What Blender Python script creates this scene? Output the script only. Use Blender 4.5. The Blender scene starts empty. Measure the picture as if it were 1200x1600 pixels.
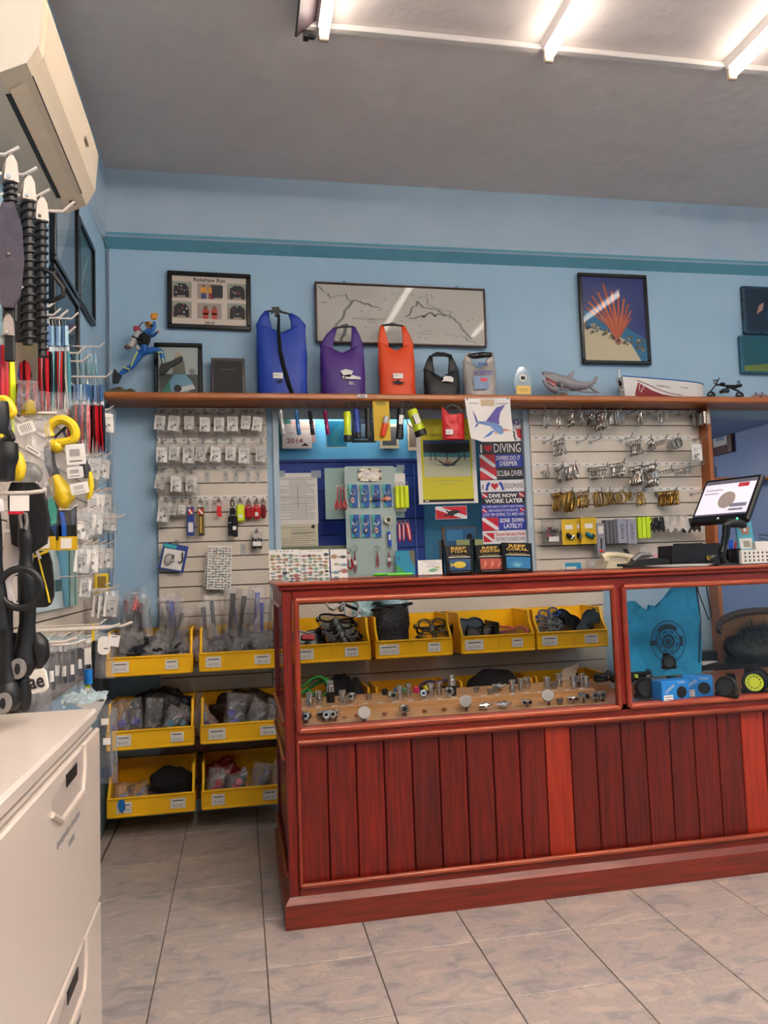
import bpy, bmesh, math, random
from math import pi, sin, cos, radians, sqrt, atan2
from mathutils import Vector as V, Matrix, Euler, noise
C = bpy.context.scene.collection
SC = bpy.context.scene
RN = random.Random(7)
# ---------------------------------------------------------------- camera, world, exposure
CX, CY, CZ, YAW, PIT, ROL, FPX = 0.27326, -2.77852, 1.20653, 0.18867, 0.071244, -0.03474, 1193.72
def cam_axes():
    cy, sy, cp, sp = cos(YAW), sin(YAW), cos(PIT), sin(PIT)
    f = V((sy*cp, cy*cp, sp)); r = V((cy, -sy, 0)); u = r.cross(f)
    cr, sr = cos(ROL), sin(ROL)
    return r*cr+u*sr, u*cr-r*sr, f
AR, AU, AF = cam_axes()
cd = bpy.data.cameras.new('camera'); cam = bpy.data.objects.new('camera', cd); C.objects.link(cam)
cd.sensor_fit = 'VERTICAL'; cd.sensor_height = 36.0; cd.sensor_width = 27.0; cd.lens = FPX*36.0/1600; cd.clip_start = 0.02
mr = Matrix((AR, AU, -AF)).transposed(); cam.matrix_world = Matrix.Translation((CX, CY, CZ)) @ mr.to_4x4()
SC.camera = cam
W = bpy.data.worlds.new('world'); SC.world = W; W.use_nodes = True
W.node_tree.nodes['Background'].inputs[0].default_value = (.75, .82, .95, 1)
W.node_tree.nodes['Background'].inputs[1].default_value = 0.1
SC.view_settings.view_transform = 'Standard'; SC.view_settings.look = 'None'
SC.view_settings.gamma = 1.0; SC.view_settings.use_curve_mapping = False
SC.view_settings.exposure = 2.45
TUBE_E = 22.0
SC.cycles.max_bounces = 12; SC.cycles.transparent_max_bounces = 40; SC.cycles.caustics_reflective = False
# a point on the plane y=Y (or x=X) behind a spot of the frame measured in 1200x1600
def ray(u, v): return (AR*((u-600)/FPX) - AU*((v-800)/FPX) + AF)
def P(u, v, y=1.3):
    d = ray(u, v); t = (y-CY)/d.y; return (CX+t*d.x, CZ+t*d.z)
def PL(u, v, x=-.385):
    d = ray(u, v); t = (x-CX)/d.x; return (CY+t*d.y, CZ+t*d.z)
def bb(u0, v0, u1, v1, y=1.3):      # -> centre x, bottom z, width, height
    um, vm = (u0+u1)/2, (v0+v1)/2
    a = P(u0, vm, y)[0]; b = P(u1, vm, y)[0]; t = P(um, v0, y)[1]; z = P(um, v1, y)[1]
    return (a+b)/2, z, b-a, t-z
# ---------------------------------------------------------------- materials
def s2l(c): return c/12.92 if c <= .04045 else ((c+.055)/1.055)**2.4
def rgb(h): return tuple(s2l(int(h[i:i+2], 16)/255) for i in (0, 2, 4))+(1,)
MC = {}
def mat(name, h, rough=.5, metal=0, noise_=0, scale=20, bump=0, h2=None, trans=0, emit=0, spec=.5, coat=0, rnd=0):
    if name in MC: return MC[name]
    m = bpy.data.materials.new(name); m.use_nodes = True; nt = m.node_tree; b = nt.nodes['Principled BSDF']
    c = rgb(h); b.inputs['Base Color'].default_value = c; b.inputs['Roughness'].default_value = rough; b.inputs['Metallic'].default_value = metal
    b.inputs['Specular IOR Level'].default_value = spec; b.inputs['Coat Weight'].default_value = coat
    if trans: b.inputs['Transmission Weight'].default_value = trans
    if emit: b.inputs['Emission Color'].default_value = c; b.inputs['Emission Strength'].default_value = emit
    L = nt.links
    if noise_ or bump:
        tc = nt.nodes.new('ShaderNodeTexCoord'); n = nt.nodes.new('ShaderNodeTexNoise'); n.inputs['Scale'].default_value = scale; n.inputs['Detail'].default_value = 5
        L.new(tc.outputs['Object'], n.inputs['Vector'])
        if noise_:
            mx = nt.nodes.new('ShaderNodeMix'); mx.data_type = 'RGBA'
            c2 = rgb(h2) if h2 else tuple(x*.6 for x in c[:3])+(1,)
            mx.inputs[6].default_value = c; mx.inputs[7].default_value = c2
            mp = nt.nodes.new('ShaderNodeMapRange'); mp.inputs[1].default_value = .4; mp.inputs[2].default_value = .7; mp.inputs[4].default_value = noise_
            L.new(n.outputs['Fac'], mp.inputs[0]); L.new(mp.outputs[0], mx.inputs[0])
            out = mx.outputs[2]
            L.new(out, b.inputs['Base Color'])
        if bump:
            bp = nt.nodes.new('ShaderNodeBump'); bp.inputs['Strength'].default_value = bump; bp.inputs['Distance'].default_value = .01
            L.new(n.outputs['Fac'], bp.inputs['Height']); L.new(bp.outputs[0], b.inputs['Normal'])
    MC[name] = m; return m
def col(h, rough=.55): return mat('c_'+h+('' if rough == .55 else '_%d' % (rough*100)), h, rough)
def wood(name, h1, h2, axis='z', scale=6, rough=.35, coat=.2, fine=90, rnd=.25):
    if name in MC: return MC[name]
    m = bpy.data.materials.new(name); m.use_nodes = True; nt = m.node_tree; b = nt.nodes['Principled BSDF']; L = nt.links
    tc = nt.nodes.new('ShaderNodeTexCoord'); mp = nt.nodes.new('ShaderNodeMapping'); s = [fine, fine, fine]; s['xyz'.index(axis)] = fine*.05
    mp.inputs['Scale'].default_value = s; L.new(tc.outputs['Object'], mp.inputs[0])
    oi = nt.nodes.new('ShaderNodeObjectInfo'); ad = nt.nodes.new('ShaderNodeVectorMath'); ad.operation = 'ADD'; L.new(mp.outputs[0], ad.inputs[0])
    ml = nt.nodes.new('ShaderNodeMath'); ml.operation = 'MULTIPLY'; ml.inputs[1].default_value = 50; L.new(oi.outputs['Random'], ml.inputs[0]); L.new(ml.outputs[0], ad.inputs[1])
    n = nt.nodes.new('ShaderNodeTexNoise'); n.inputs['Scale'].default_value = 1; n.inputs['Detail'].default_value = 4; n.inputs['Distortion'].default_value = .6; L.new(ad.outputs[0], n.inputs['Vector'])
    mr_ = nt.nodes.new('ShaderNodeMapRange'); mr_.inputs[1].default_value = .3; mr_.inputs[2].default_value = .7; L.new(n.outputs['Fac'], mr_.inputs[0])
    mx = nt.nodes.new('ShaderNodeMix'); mx.data_type = 'RGBA'; mx.inputs[6].default_value = rgb(h1); mx.inputs[7].default_value = rgb(h2); L.new(mr_.outputs[0], mx.inputs[0])
    hv = nt.nodes.new('ShaderNodeHueSaturation'); L.new(mx.outputs[2], hv.inputs['Color'])
    m2 = nt.nodes.new('ShaderNodeMapRange'); m2.inputs[3].default_value = 1-rnd; m2.inputs[4].default_value = 1+rnd; L.new(oi.outputs['Random'], m2.inputs[0]); L.new(m2.outputs[0], hv.inputs['Value'])
    L.new(hv.outputs[0], b.inputs['Base Color']); b.inputs['Roughness'].default_value = rough; b.inputs['Coat Weight'].default_value = coat; b.inputs['Coat Roughness'].default_value = .2
    MC[name] = m; return m
def clear(name, h, amount, rough=.1, gl=1.0, bump=0, scale=60, thick=0):   # see-through film or pane: transparent + a little body colour + fresnel gloss
    if name in MC: return MC[name]
    m = bpy.data.materials.new(name); m.use_nodes = True; nt = m.node_tree; L = nt.links
    for n in list(nt.nodes): nt.nodes.remove(n)
    o = nt.nodes.new('ShaderNodeOutputMaterial'); t = nt.nodes.new('ShaderNodeBsdfTransparent'); d = nt.nodes.new('ShaderNodeBsdfDiffuse'); g = nt.nodes.new('ShaderNodeBsdfGlossy')
    d.inputs[0].default_value = rgb(h); g.inputs['Roughness'].default_value = rough
    a = nt.nodes.new('ShaderNodeMixShader'); a.inputs[0].default_value = amount; L.new(t.outputs[0], a.inputs[1]); L.new(d.outputs[0], a.inputs[2])
    f = nt.nodes.new('ShaderNodeFresnel'); f.inputs[0].default_value = 1.45
    mu = nt.nodes.new('ShaderNodeMath'); mu.operation = 'MULTIPLY'; mu.inputs[1].default_value = gl; L.new(f.outputs[0], mu.inputs[0])
    b = nt.nodes.new('ShaderNodeMixShader'); L.new(mu.outputs[0], b.inputs[0]); L.new(a.outputs[0], b.inputs[1]); L.new(g.outputs[0], b.inputs[2]); L.new(b.outputs[0], o.inputs[0])
    if bump:
        tc = nt.nodes.new('ShaderNodeTexCoord'); n = nt.nodes.new('ShaderNodeTexNoise'); n.inputs['Scale'].default_value = scale; L.new(tc.outputs['Object'], n.inputs['Vector'])
        bp = nt.nodes.new('ShaderNodeBump'); bp.inputs['Strength'].default_value = bump; bp.inputs['Distance'].default_value = .01; L.new(n.outputs[0], bp.inputs['Height']); L.new(bp.outputs[0], g.inputs['Normal']); L.new(bp.outputs[0], f.inputs['Normal'])
    MC[name] = m; return m
GLASS = clear('clear_glass', 'd8ece8', .0, .01, .34)
FILM = clear('plastic_film', 'ece6ec', .08, .16, 2.4, .9, 70)
FILM2 = clear('plastic_film_milky', 'fffcfa', .07, .2, 1.8, .8, 60)
SILI = clear('clear_silicone', 'aab4b6', .45, .15, 1.6, .3, 30)
SKIRT_G = clear('green_silicone', '2f9a48', .5, .15, 1.5)
BLACK = mat('black_rubber', '0e0d10', .45); BLKG = mat('black_gloss', '0b0a0d', .2); BLKF = mat('black_fabric', '0f0f13', .85, bump=.3, scale=300)
CHROME = mat('chrome', 'd4d0cc', .18, 1); STEEL = mat('steel', 'aaa49e', .32, 1); BRASS = mat('brass', 'b08a48', .3, 1, .5, 40, h2='7a5524')
WHITE = mat('white_plastic', 'e8e2da', .35); PAPER = mat('paper', 'e6e1db', .8); CREAM = mat('cream_laminate', 'd6cbbd', .45, 0, .25, 3, h2='bcae9e')
INK = col('2b2a30', .8); GREYI = col('8a8888', .8); YEL = mat('yellow_plastic', 'ffc40a', .38, 0, .15, 8, h2='ecac00')
# ---------------------------------------------------------------- mesh building
class MB:
    SUB = 1
    def __init__(s): s.v = []; s.f = []; s.m = []; s.T = None
    def add(s, vs, fs, m=None, T=None):
        b = len(s.v)
        if T is not None: vs = [T @ V(p) for p in vs]
        if s.T is not None: vs = [s.T @ V(p) for p in vs]
        s.v += [tuple(p) for p in vs]; s.f += [tuple(i+b for i in q) for q in fs]; s.m += [m]*len(fs); return s
    def box(s, c, d, m=None, T=None, b=0):
        x, y, z = c; a, e, h = d[0]/2, d[1]/2, d[2]/2
        if b:
            b = min(b, a*.9, e*.9, h*.9); vs = []; ix = {}
            for i in (-1, 1):
                for j in (-1, 1):
                    for k in (-1, 1):
                        ix[i, j, k] = len(vs)
                        vs += [(x+i*a, y+j*(e-b), z+k*(h-b)), (x+i*(a-b), y+j*e, z+k*(h-b)), (x+i*(a-b), y+j*(e-b), z+k*h)]
            fs = []
            def q(l, n):
                p = [V(vs[t]) for t in l]; nn = (p[1]-p[0]).cross(p[2]-p[0]); fs.append(tuple(l) if nn.dot(V(n)) > 0 else tuple(l[::-1]))
            for t in (-1, 1):
                q([ix[t, -1, -1], ix[t, 1, -1], ix[t, 1, 1], ix[t, -1, 1]], (t, 0, 0))
                q([ix[-1, t, -1]+1, ix[1, t, -1]+1, ix[1, t, 1]+1, ix[-1, t, 1]+1], (0, t, 0))
                q([ix[-1, -1, t]+2, ix[1, -1, t]+2, ix[1, 1, t]+2, ix[-1, 1, t]+2], (0, 0, t))
                for w in (-1, 1):
                    q([ix[t, w, -1], ix[t, w, -1]+1, ix[t, w, 1]+1, ix[t, w, 1]], (t, w, 0))
                    q([ix[t, -1, w], ix[t, -1, w]+2, ix[t, 1, w]+2, ix[t, 1, w]], (t, 0, w))
                    q([ix[-1, t, w]+1, ix[-1, t, w]+2, ix[1, t, w]+2, ix[1, t, w]+1], (0, t, w))
            for i, j, k in ix: q([ix[i, j, k], ix[i, j, k]+1, ix[i, j, k]+2], (i, j, k))
            return s.add(vs, fs, m, T)
        vs = [(x+i*a, y+j*e, z+k*h) for i in (-1, 1) for j in (-1, 1) for k in (-1, 1)]
        return s.add(vs, [(0, 1, 3, 2), (4, 6, 7, 5), (0, 4, 5, 1), (2, 3, 7, 6), (0, 2, 6, 4), (1, 5, 7, 3)], m, T)
    def tube(s, pts, r, n=8, m=None, closed=False, T=None, flat=1.0):
        pts = [V(p) for p in pts]
        if MB.SUB > 1 and 3 <= len(pts) <= 16 and not closed:        # round the bends of a coarse path
            q = [pts[0]]+pts+[pts[-1]]; rl = list(r) if isinstance(r, (list, tuple)) else [r]*len(pts); o = []; ro = []
            for i in range(1, len(q)-2):
                for j in range(MB.SUB):
                    t = j/MB.SUB; a, b_, c, d = q[i-1:i+3]; o.append(.5*((2*b_)+(c-a)*t+(2*a-5*b_+4*c-d)*t*t+(3*b_-a-3*c+d)*t**3)); ro.append(rl[i-1]*(1-t)+rl[i]*t)
            pts = o+[pts[-1]]; r = ro+[rl[-1]]
        k = len(pts); rs = r if isinstance(r, (list, tuple)) else [r]*k
        vs = []; up = None
        for i, p in enumerate(pts):
            a = pts[(i-1) % k] if (i or closed) else p; b = pts[(i+1) % k] if (i < k-1 or closed) else p
            t = (b-a)
            if t.length < 1e-9: t = V((0, 0, 1))
            t.normalize()
            if up is None: up = V((0, 0, 1)) if abs(t.z) < .9 else V((1, 0, 0))
            x = up-t*up.dot(t)
            if x.length < 1e-4: x = V((1, .3, .2))-t*t.dot(V((1, .3, .2)))
            x.normalize(); up = x; y = t.cross(x)
            for j in range(n):
                q = 2*pi*j/n; vs.append(p+(x*cos(q)+y*sin(q)*flat)*rs[i])
        fs = []; e = k if closed else k-1
        for i in range(e):
            a0, b0 = i*n, ((i+1) % k)*n
            for j in range(n): fs.append((a0+j, a0+(j+1) % n, b0+(j+1) % n, b0+j))
        if not closed: fs += [tuple(range(n))[::-1], tuple((k-1)*n+j for j in range(n))]
        return s.add(vs, fs, m, T)
    def cyl(s, p0, p1, r0, r1=None, n=12, m=None, T=None): return s.tube([p0, p1], [r0, r0 if r1 is None else r1], n, m, T=T)
    def lathe(s, prof, n=16, m=None, T=None, c=(0, 0, 0)):       # profile (r, z) around z
        vs = [(c[0]+max(r, 1e-5)*cos(2*pi*j/n), c[1]+max(r, 1e-5)*sin(2*pi*j/n), c[2]+z) for r, z in prof for j in range(n)]
        fs = [(i*n+j, i*n+(j+1) % n, (i+1)*n+(j+1) % n, (i+1)*n+j) for i in range(len(prof)-1) for j in range(n)]
        return s.add(vs, fs, m, T)
    def prism(s, poly, y0, y1, m=None, T=None):                  # (x, z) outline, front face at y0
        k = len(poly); vs = [(x, y0, z) for x, z in poly]+[(x, y1, z) for x, z in poly]
        ar = sum(poly[i][0]*poly[(i+1) % k][1]-poly[(i+1) % k][0]*poly[i][1] for i in range(k))
        f0 = tuple(range(k)); f1 = tuple(range(k, 2*k))[::-1]; sd = [(i+k, (i+1) % k+k, (i+1) % k, i) for i in range(k)]
        fs = [f0, f1]+sd
        if ar < 0: fs = [t[::-1] for t in fs]
        return s.add(vs, fs, m, T)
    def flat(s, poly, y, m=None, T=None):                        # one printed patch facing -y
        k = len(poly); ar = sum(poly[i][0]*poly[(i+1) % k][1]-poly[(i+1) % k][0]*poly[i][1] for i in range(k))
        if ar < 0: poly = poly[::-1]
        return s.add([(x, y, z) for x, z in poly], [tuple(range(k))], m, T)
    def sph(s, c, r, m=None, nu=14, nv=8, T=None):
        if not isinstance(r, (tuple, list)): r = (r, r, r)
        vs = [(c[0]+r[0]*sin(pi*i/nv)*cos(2*pi*j/nu), c[1]+r[1]*sin(pi*i/nv)*sin(2*pi*j/nu), c[2]+r[2]*cos(pi*i/nv)) for i in range(1, nv) for j in range(nu)]
        fs = [(i*nu+j, (i+1)*nu+j, (i+1)*nu+(j+1) % nu, i*nu+(j+1) % nu) for i in range(nv-2) for j in range(nu)]
        a = len(vs); vs += [(c[0], c[1], c[2]+r[2]), (c[0], c[1], c[2]-r[2])]
        fs += [(j, (j+1) % nu, a) for j in range(nu)]+[((nv-2)*nu+(j+1) % nu, (nv-2)*nu+j, a+1) for j in range(nu)]
        return s.add(vs, fs, m, T)
    def grid(s, fn, nu, nv, m=None, T=None):
        vs = [fn(i/nu, j/nv) for j in range(nv+1) for i in range(nu+1)]
        return s.add(vs, [(j*(nu+1)+i, j*(nu+1)+i+1, (j+1)*(nu+1)+i+1, (j+1)*(nu+1)+i) for j in range(nv) for i in range(nu)], m, T)
def mesh(name, mb, m=None, smooth=False):
    me = bpy.data.meshes.new(name); me.from_pydata(mb.v, [], mb.f)
    ms = []
    for q in mb.m:
        q = q or m
        if q not in ms: ms.append(q)
    for q in ms: me.materials.append(q)
    if len(ms) > 1: me.polygons.foreach_set('material_index', [ms.index(q or m) for q in mb.m])
    if smooth:
        me.polygons.foreach_set('use_smooth', [True]*len(me.polygons))
        if smooth != 2: me.set_sharp_from_angle(angle=radians(40))
    me.update(); return me
def part(name, mb, m, parent, label=None, smooth=False, loc=None, rot=None, kind=None):
    me = mb if isinstance(mb, bpy.types.Mesh) else mesh(name, mb, m, smooth)
    o = bpy.data.objects.new(name, me); C.objects.link(o); o.parent = parent
    if label: o['label'] = label
    if kind: o['kind'] = kind
    if loc: o.location = loc
    if rot: o.rotation_euler = rot
    return o
def thing(name, label, cat, loc=(0, 0, 0), rot=(0, 0, 0), group=None):
    o = bpy.data.objects.new(name, None); C.objects.link(o); o.empty_display_size = .05
    o.location = loc; o.rotation_euler = rot; o['label'] = label; o['category'] = cat
    if group: o['group'] = group
    return o
def solo(name, mb, m, label, cat, loc=(0, 0, 0), rot=(0, 0, 0), group=None, smooth=False):
    o = part(name, mb, m, None, label, smooth, loc, rot); o['category'] = cat
    if group: o['group'] = group
    return o
def struct(name, mb, m, smooth=False, parent=None):
    o = part(name, mb, m, parent, None, smooth)
    if parent is None: o['kind'] = 'structure'
    return o
def dup(r, loc, rot, label=None, group=None, scale=None):
    c = r.copy(); C.objects.link(c); c.location = loc; c.rotation_euler = rot
    if label: c['label'] = label
    if group: c['group'] = group
    if scale: c.scale = scale if isinstance(scale, tuple) else (scale,)*3
    def rec(a, b):
        for ch in list(a.children):
            if ch.parent is not a: continue
            d = ch.copy(); C.objects.link(d); d.parent = b; rec(ch, d)
    rec(r, c); return c
TX = {}
def txt(parent, s, x, z, w, h, m, y=-.001, name='lettering', rot=0, label=None, bold=0):
    if s not in TX:
        cu = bpy.data.curves.new('t', 'FONT'); cu.body = s; cu.resolution_u = 2; cu.offset = bold; ob = bpy.data.objects.new('t', cu)
        me = bpy.data.meshes.new_from_object(ob); vs = [(q.co.x, q.co.y) for q in me.vertices]; fs = [tuple(p.vertices) for p in me.polygons]
        bpy.data.objects.remove(ob); bpy.data.curves.remove(cu); bpy.data.meshes.remove(me)
        x0 = min(p[0] for p in vs); x1 = max(p[0] for p in vs); y0 = min(p[1] for p in vs); y1 = max(p[1] for p in vs)
        TX[s] = ([((p[0]-x0)/(x1-x0)-.5, (p[1]-y0)/(y1-y0)-.5) for p in vs], fs)
    vs, fs = TX[s]; c, n = cos(rot), sin(rot); mb = MB()
    mb.add([(x+(a*w*c-b*h*n), y, z+(a*w*n+b*h*c)) for a, b in vs], fs)
    return part(name, mb, m, parent, label)
def rbox(poly_w, poly_h, r, n=4):
    a, b = poly_w/2, poly_h/2; o = []
    for cx, cz, s in ((a-r, b-r, 0), (-a+r, b-r, 1), (-a+r, -b+r, 2), (a-r, -b+r, 3)):
        for i in range(n+1):
            q = pi/2*(s+i/n); o.append((cx+r*cos(q), cz+r*sin(q)))
    return o
def rect(x0, z0, x1, z1): return [(x0, z0), (x1, z0), (x1, z1), (x0, z1)]
def circ(x, z, r, n=14, rz=None): return [(x+r*cos(2*pi*i/n), z+(rz or r)*sin(2*pi*i/n)) for i in range(n)]
def nz(x, y, z, s=0): return noise.noise(V((x+s*7.3, y-s*3.1, z+s*1.7)))
def bagmesh(w, h, d, seed, n=9, crumple=1.0, m=None):   # a sealed pillow of thin film, base at z=0 front -y
    mb = MB()
    for sgn in (-1, 1):
        def fn(a, b):
            e = max(0., (1-(2*a-1)**4)*(1-(2*b-1)**6))
            x = (a-.5)*w*(1-.12*sin(pi*b)*crumple*.5); z = b*h
            q = nz(a*5, b*6, sgn, seed)*.35*crumple+nz(a*13, b*13, sgn, seed)*.22*crumple
            return (x+nz(b*4, sgn, a, seed)*w*.05*crumple, sgn*(d/2)*(sqrt(e)*(.75+q)+.02)+nz(a*2, b*2, 5, seed)*d*.2, z+nz(a*4, 3, sgn, seed)*h*.03*crumple)
        mb.grid(fn, n, int(n*1.2), m)
    return mb
ORD = ['first', 'second', 'third', 'fourth', 'fifth', 'sixth', 'seventh', 'eighth', 'ninth', 'tenth', 'eleventh', 'twelfth', 'thirteenth', 'fourteenth', 'fifteenth', 'sixteenth', 'seventeenth', 'eighteenth', 'nineteenth', 'twentieth']
for t_ in ('twenty', 'thirty', 'forty', 'fifty'): ORD += ['%s-%s' % (t_, q) for q in ORD[:9]] + ['sixtieth']
LW = radians(90)      # things on the left wall: local -y looks into the room
# ================================================================ THE SETTING
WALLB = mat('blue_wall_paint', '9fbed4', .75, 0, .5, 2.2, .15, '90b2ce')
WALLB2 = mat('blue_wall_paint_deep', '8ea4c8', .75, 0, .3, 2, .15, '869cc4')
BEAMM = mat('blue_beam_paint', 'a9bccc', .7, 0, .6, 4, .3, '9ab2c6'); TEALSH = mat('teal_beam_shade', '5f9aae', .7, 0, .5, 8, .2, '548fa6')  # teal is the beam underside's shade, put into the colour
CEILM = mat('ceiling_plaster', 'dcd2cd', .85, 0, .35, 9, .8, 'ccc2be')
TH = .12
def tile_mat():
    m = bpy.data.materials.new('marbled_floor_tile'); m.use_nodes = True; nt = m.node_tree; b = nt.nodes['Principled BSDF']; L = nt.links
    g = nt.nodes.new('ShaderNodeNewGeometry'); oi = nt.nodes.new('ShaderNodeObjectInfo'); ad = nt.nodes.new('ShaderNodeVectorMath'); ad.operation = 'ADD'
    ml = nt.nodes.new('ShaderNodeMath'); ml.operation = 'MULTIPLY'; ml.inputs[1].default_value = 30; L.new(oi.outputs['Random'], ml.inputs[0]); L.new(g.outputs['Position'], ad.inputs[0]); L.new(ml.outputs[0], ad.inputs[1])
    mp = nt.nodes.new('ShaderNodeMapping'); mp.inputs['Scale'].default_value = (1, 1.7, 1); L.new(ad.outputs[0], mp.inputs[0])
    n = nt.nodes.new('ShaderNodeTexNoise'); n.inputs['Scale'].default_value = 8; n.inputs['Detail'].default_value = 10; n.inputs['Roughness'].default_value = .65; n.inputs['Distortion'].default_value = .7; L.new(mp.outputs[0], n.inputs['Vector'])
    r = nt.nodes.new('ShaderNodeValToRGB'); e = r.color_ramp.elements
    e[0].position = .32; e[0].color = rgb('8f8985'); e[1].position = .66; e[1].color = rgb('c3b2a6')
    for p_, h_ in ((.44, 'a39a98'), (.5, 'b6a8a0'), (.54, 'a89c96'), (.58, 'bbaca2')): q = r.color_ramp.elements.new(p_); q.color = rgb(h_)
    L.new(n.outputs['Fac'], r.inputs[0]); L.new(r.outputs[0], b.inputs['Base Color']); b.inputs['Roughness'].default_value = .32
    return m
def setting():
    TM = tile_mat(); s = .33
    fl = struct('floor', MB().box((1.8, -1.7, -.055), (4.8, 10.8, .102)), col('5a4c42', .9))
    t = mesh('tile', MB().box((0, 0, -.001), (s-.0035, s-.0035, .008), b=.0012), TM)
    for i in range(-1, 13):
        for j in range(-11, 4):
            o = part('tile', t, None, fl, loc=((i+.5)*s, (j+.5)*s, -.0035))
    for j in range(-11, 4):
        part('tile', MB().box((0, 0, -.001), (.045, s-.0035, .008), b=.001), TM, fl, loc=(-.36, (j+.5)*s, -.0035))
    struct('ceiling', MB().box((1.8, -1.7, 3.37), (5.2, 11.0, .1)), CEILM)
    wl = struct('wall_left', MB().box((-.385-TH/2, -2.8, 1.66), (TH, 8.4, 3.32)), WALLB)
    wb = MB(); y = 1.3+TH/2
    X0, X1, XP, XC = .46, 1.93, 2.99, 3.62
    wb.box(((-.5+X0)/2, y, 1.66), (X0+.5, TH, 3.32)); wb.box(((X0+X1)/2, y, .55), (X1-X0, TH, 1.1)); wb.box(((X0+X1)/2, y, 2.69), (X1-X0, TH, 1.26))
    wb.box(((X1+XP)/2, y, 1.66), (XP-X1, TH, 3.32)); wb.box(((XP+XC)/2, y, 2.68), (XC-XP, TH, 1.28)); wb.box((XC+.34, y, 1.66), (.68, TH, 3.32))
    struct('wall_back', wb, WALLB)
    struct('wall_right', MB().box((4.3+TH/2, -2.8, 1.66), (TH, 8.4, 3.32)), WALLB)
    struct('wall_front', MB().box((1.9, -6.96, 1.66), (4.8, TH, 3.32)), mat('dark_front_wall', '4a4744', .8))
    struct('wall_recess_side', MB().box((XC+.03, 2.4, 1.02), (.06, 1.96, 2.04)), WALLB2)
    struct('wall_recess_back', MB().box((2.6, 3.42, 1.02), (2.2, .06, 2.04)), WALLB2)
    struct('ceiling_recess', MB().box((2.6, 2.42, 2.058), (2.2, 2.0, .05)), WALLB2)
    # beam under the ceiling; teal on its sloped underside paints in the shade
    struct('trim_1', MB().prism([(1.24, 3.32), (1.24, 2.965), (1.3, 2.915), (1.3, 3.32)], -4.3, .385, T=Matrix.Rotation(radians(90), 4, 'Z')), BEAMM)
    mb = MB().add([(-.385, 1.239, 2.966), (4.3, 1.239, 2.966), (4.3, 1.3, 2.914), (-.385, 1.3, 2.914), (-.385, 1.24, 2.98), (4.3, 1.24, 2.98)], [(3, 2, 1, 0), (0, 1, 5, 4)])
    struct('trim_2', mb, TEALSH)
    mb = MB().add([(-.384, -3.6, 2.93), (-.368, -3.6, 2.98), (-.368, 1.24, 2.98), (-.384, 1.24, 2.93), (-.368, -3.6, 3.32), (-.368, 1.24, 3.32)], [(0, 1, 2, 3), (1, 4, 5, 2)])
    struct('trim_3', mb, BEAMM)
    # the white strip on the ceiling where the lamps end
    struct('trim_4', MB().box((2.4, .035, 3.308), (3.7, .035, .024), b=.004), mat('white_strip', 'cfc8c4', .5))
setting()
TUBE = mat('lamp_tube', 'fff3e6', .4, emit=3.4)
TUBE_FILL = mat('lamp_tube_fill', 'fff3e6', .4, emit=TUBE_E)
def lamp(x, y0, label, ln=1.22, dark=False, tm=None):
    t = thing('tube_lamp', label, 'lamp', (x, y0, 3.32), group='ceiling tube lamps')
    part('housing', MB().prism([(-.03, 0), (.03, 0), (.022, -.035), (-.022, -.035)], 0, -ln), mat('lamp_housing', 'd8d0cc', .5), t)
    part('tube', MB().cyl((.0, -.02, -.062), (0, -ln+.02, -.062), .019, n=14), tm or TUBE, t, smooth=True)
    part('lamp_holder', MB().box((0, -.008, -.052), (.038, .022, .07), b=.004), mat('holder', 'b9a78e', .5), t)
    part('lamp_holder', MB().box((0, -ln+.008, -.052), (.038, .022, .07), b=.004), mat('holder', 'b9a78e', .5), t)
    if dark:
        part('reflector', MB().add([(-.03, 0, -.002), (-.105, 0, -.075), (-.105, -ln, -.075), (-.03, -ln, -.002), (-.035, 0, 0), (-.112, 0, -.073), (-.112, -ln, -.073), (-.035, -ln, 0)], [(0, 1, 2, 3), (7, 6, 5, 4), (0, 4, 5, 1), (1, 5, 6, 2), (2, 6, 7, 3)]), mat('dark_reflector', '4a3c40', .5), t, 'dark reflector flap')
        part('end_clip', MB().box((-.055, 0, -.06), (.05, .03, .03), b=.008).box((-.07, -.01, -.075), (.02, .03, .02)), BLACK, t, 'black end clip')
lamp(.635, .02, 'tube lamp with the dark flap, leftmost of those on the ceiling', dark=True)
lamp(1.555, .02, 'glowing tube lamp on the ceiling, between two others')
lamp(2.39, .02, 'glowing tube lamp on the ceiling at the right edge of the photo')
lamp(3.22, .02, 'tube lamp outside the frame on the right')
for i, x in enumerate((.635, 1.555, 2.39, 3.22)):  # rows out of view, added and driven brighter for frontal fill light
    lamp(x, -1.55, 'tube lamp just above the camera, %s from the left wall' % ORD[i], tm=TUBE_FILL)
    if i < 3: lamp(x, -3.6, 'tube lamp well behind the camera, %s from the left wall' % ORD[i], tm=TUBE_FILL)

# tube lamp added out of view to light the little room behind the window
t = thing('tube_lamp', 'added unseen tube lamp above the window inside the little back room', 'lamp', (1.2, 1.5, 2.13))
part('tube', MB().cyl((-.6, 0, -.05), (.6, 0, -.05), .014, n=12), mat('lamp_tube_added_room', 'fff6ee', .4, emit=3), t, smooth=True); part('housing', MB().box((0, 0, -.015), (1.24, .05, .03), b=.004), WHITE, t)
for q in (-.61, .61): part('lamp_holder', MB().box((q, 0, -.04), (.02, .03, .05), b=.004), WHITE, t)

t = thing('tube_lamp', 'added tube lamp on the low ceiling of the back passage, out of view', 'lamp', (2.6, 2.4, 2.03))  # lamp added out of view to brighten the passage
part('tube', MB().cyl((-.5, 0, -.05), (.5, 0, -.05), .014, n=12), mat('lamp_tube_added_passage', 'fff6ee', .4, emit=7), t, smooth=True); part('housing', MB().box((0, 0, -.015), (1.04, .05, .03), b=.004), WHITE, t)
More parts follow.
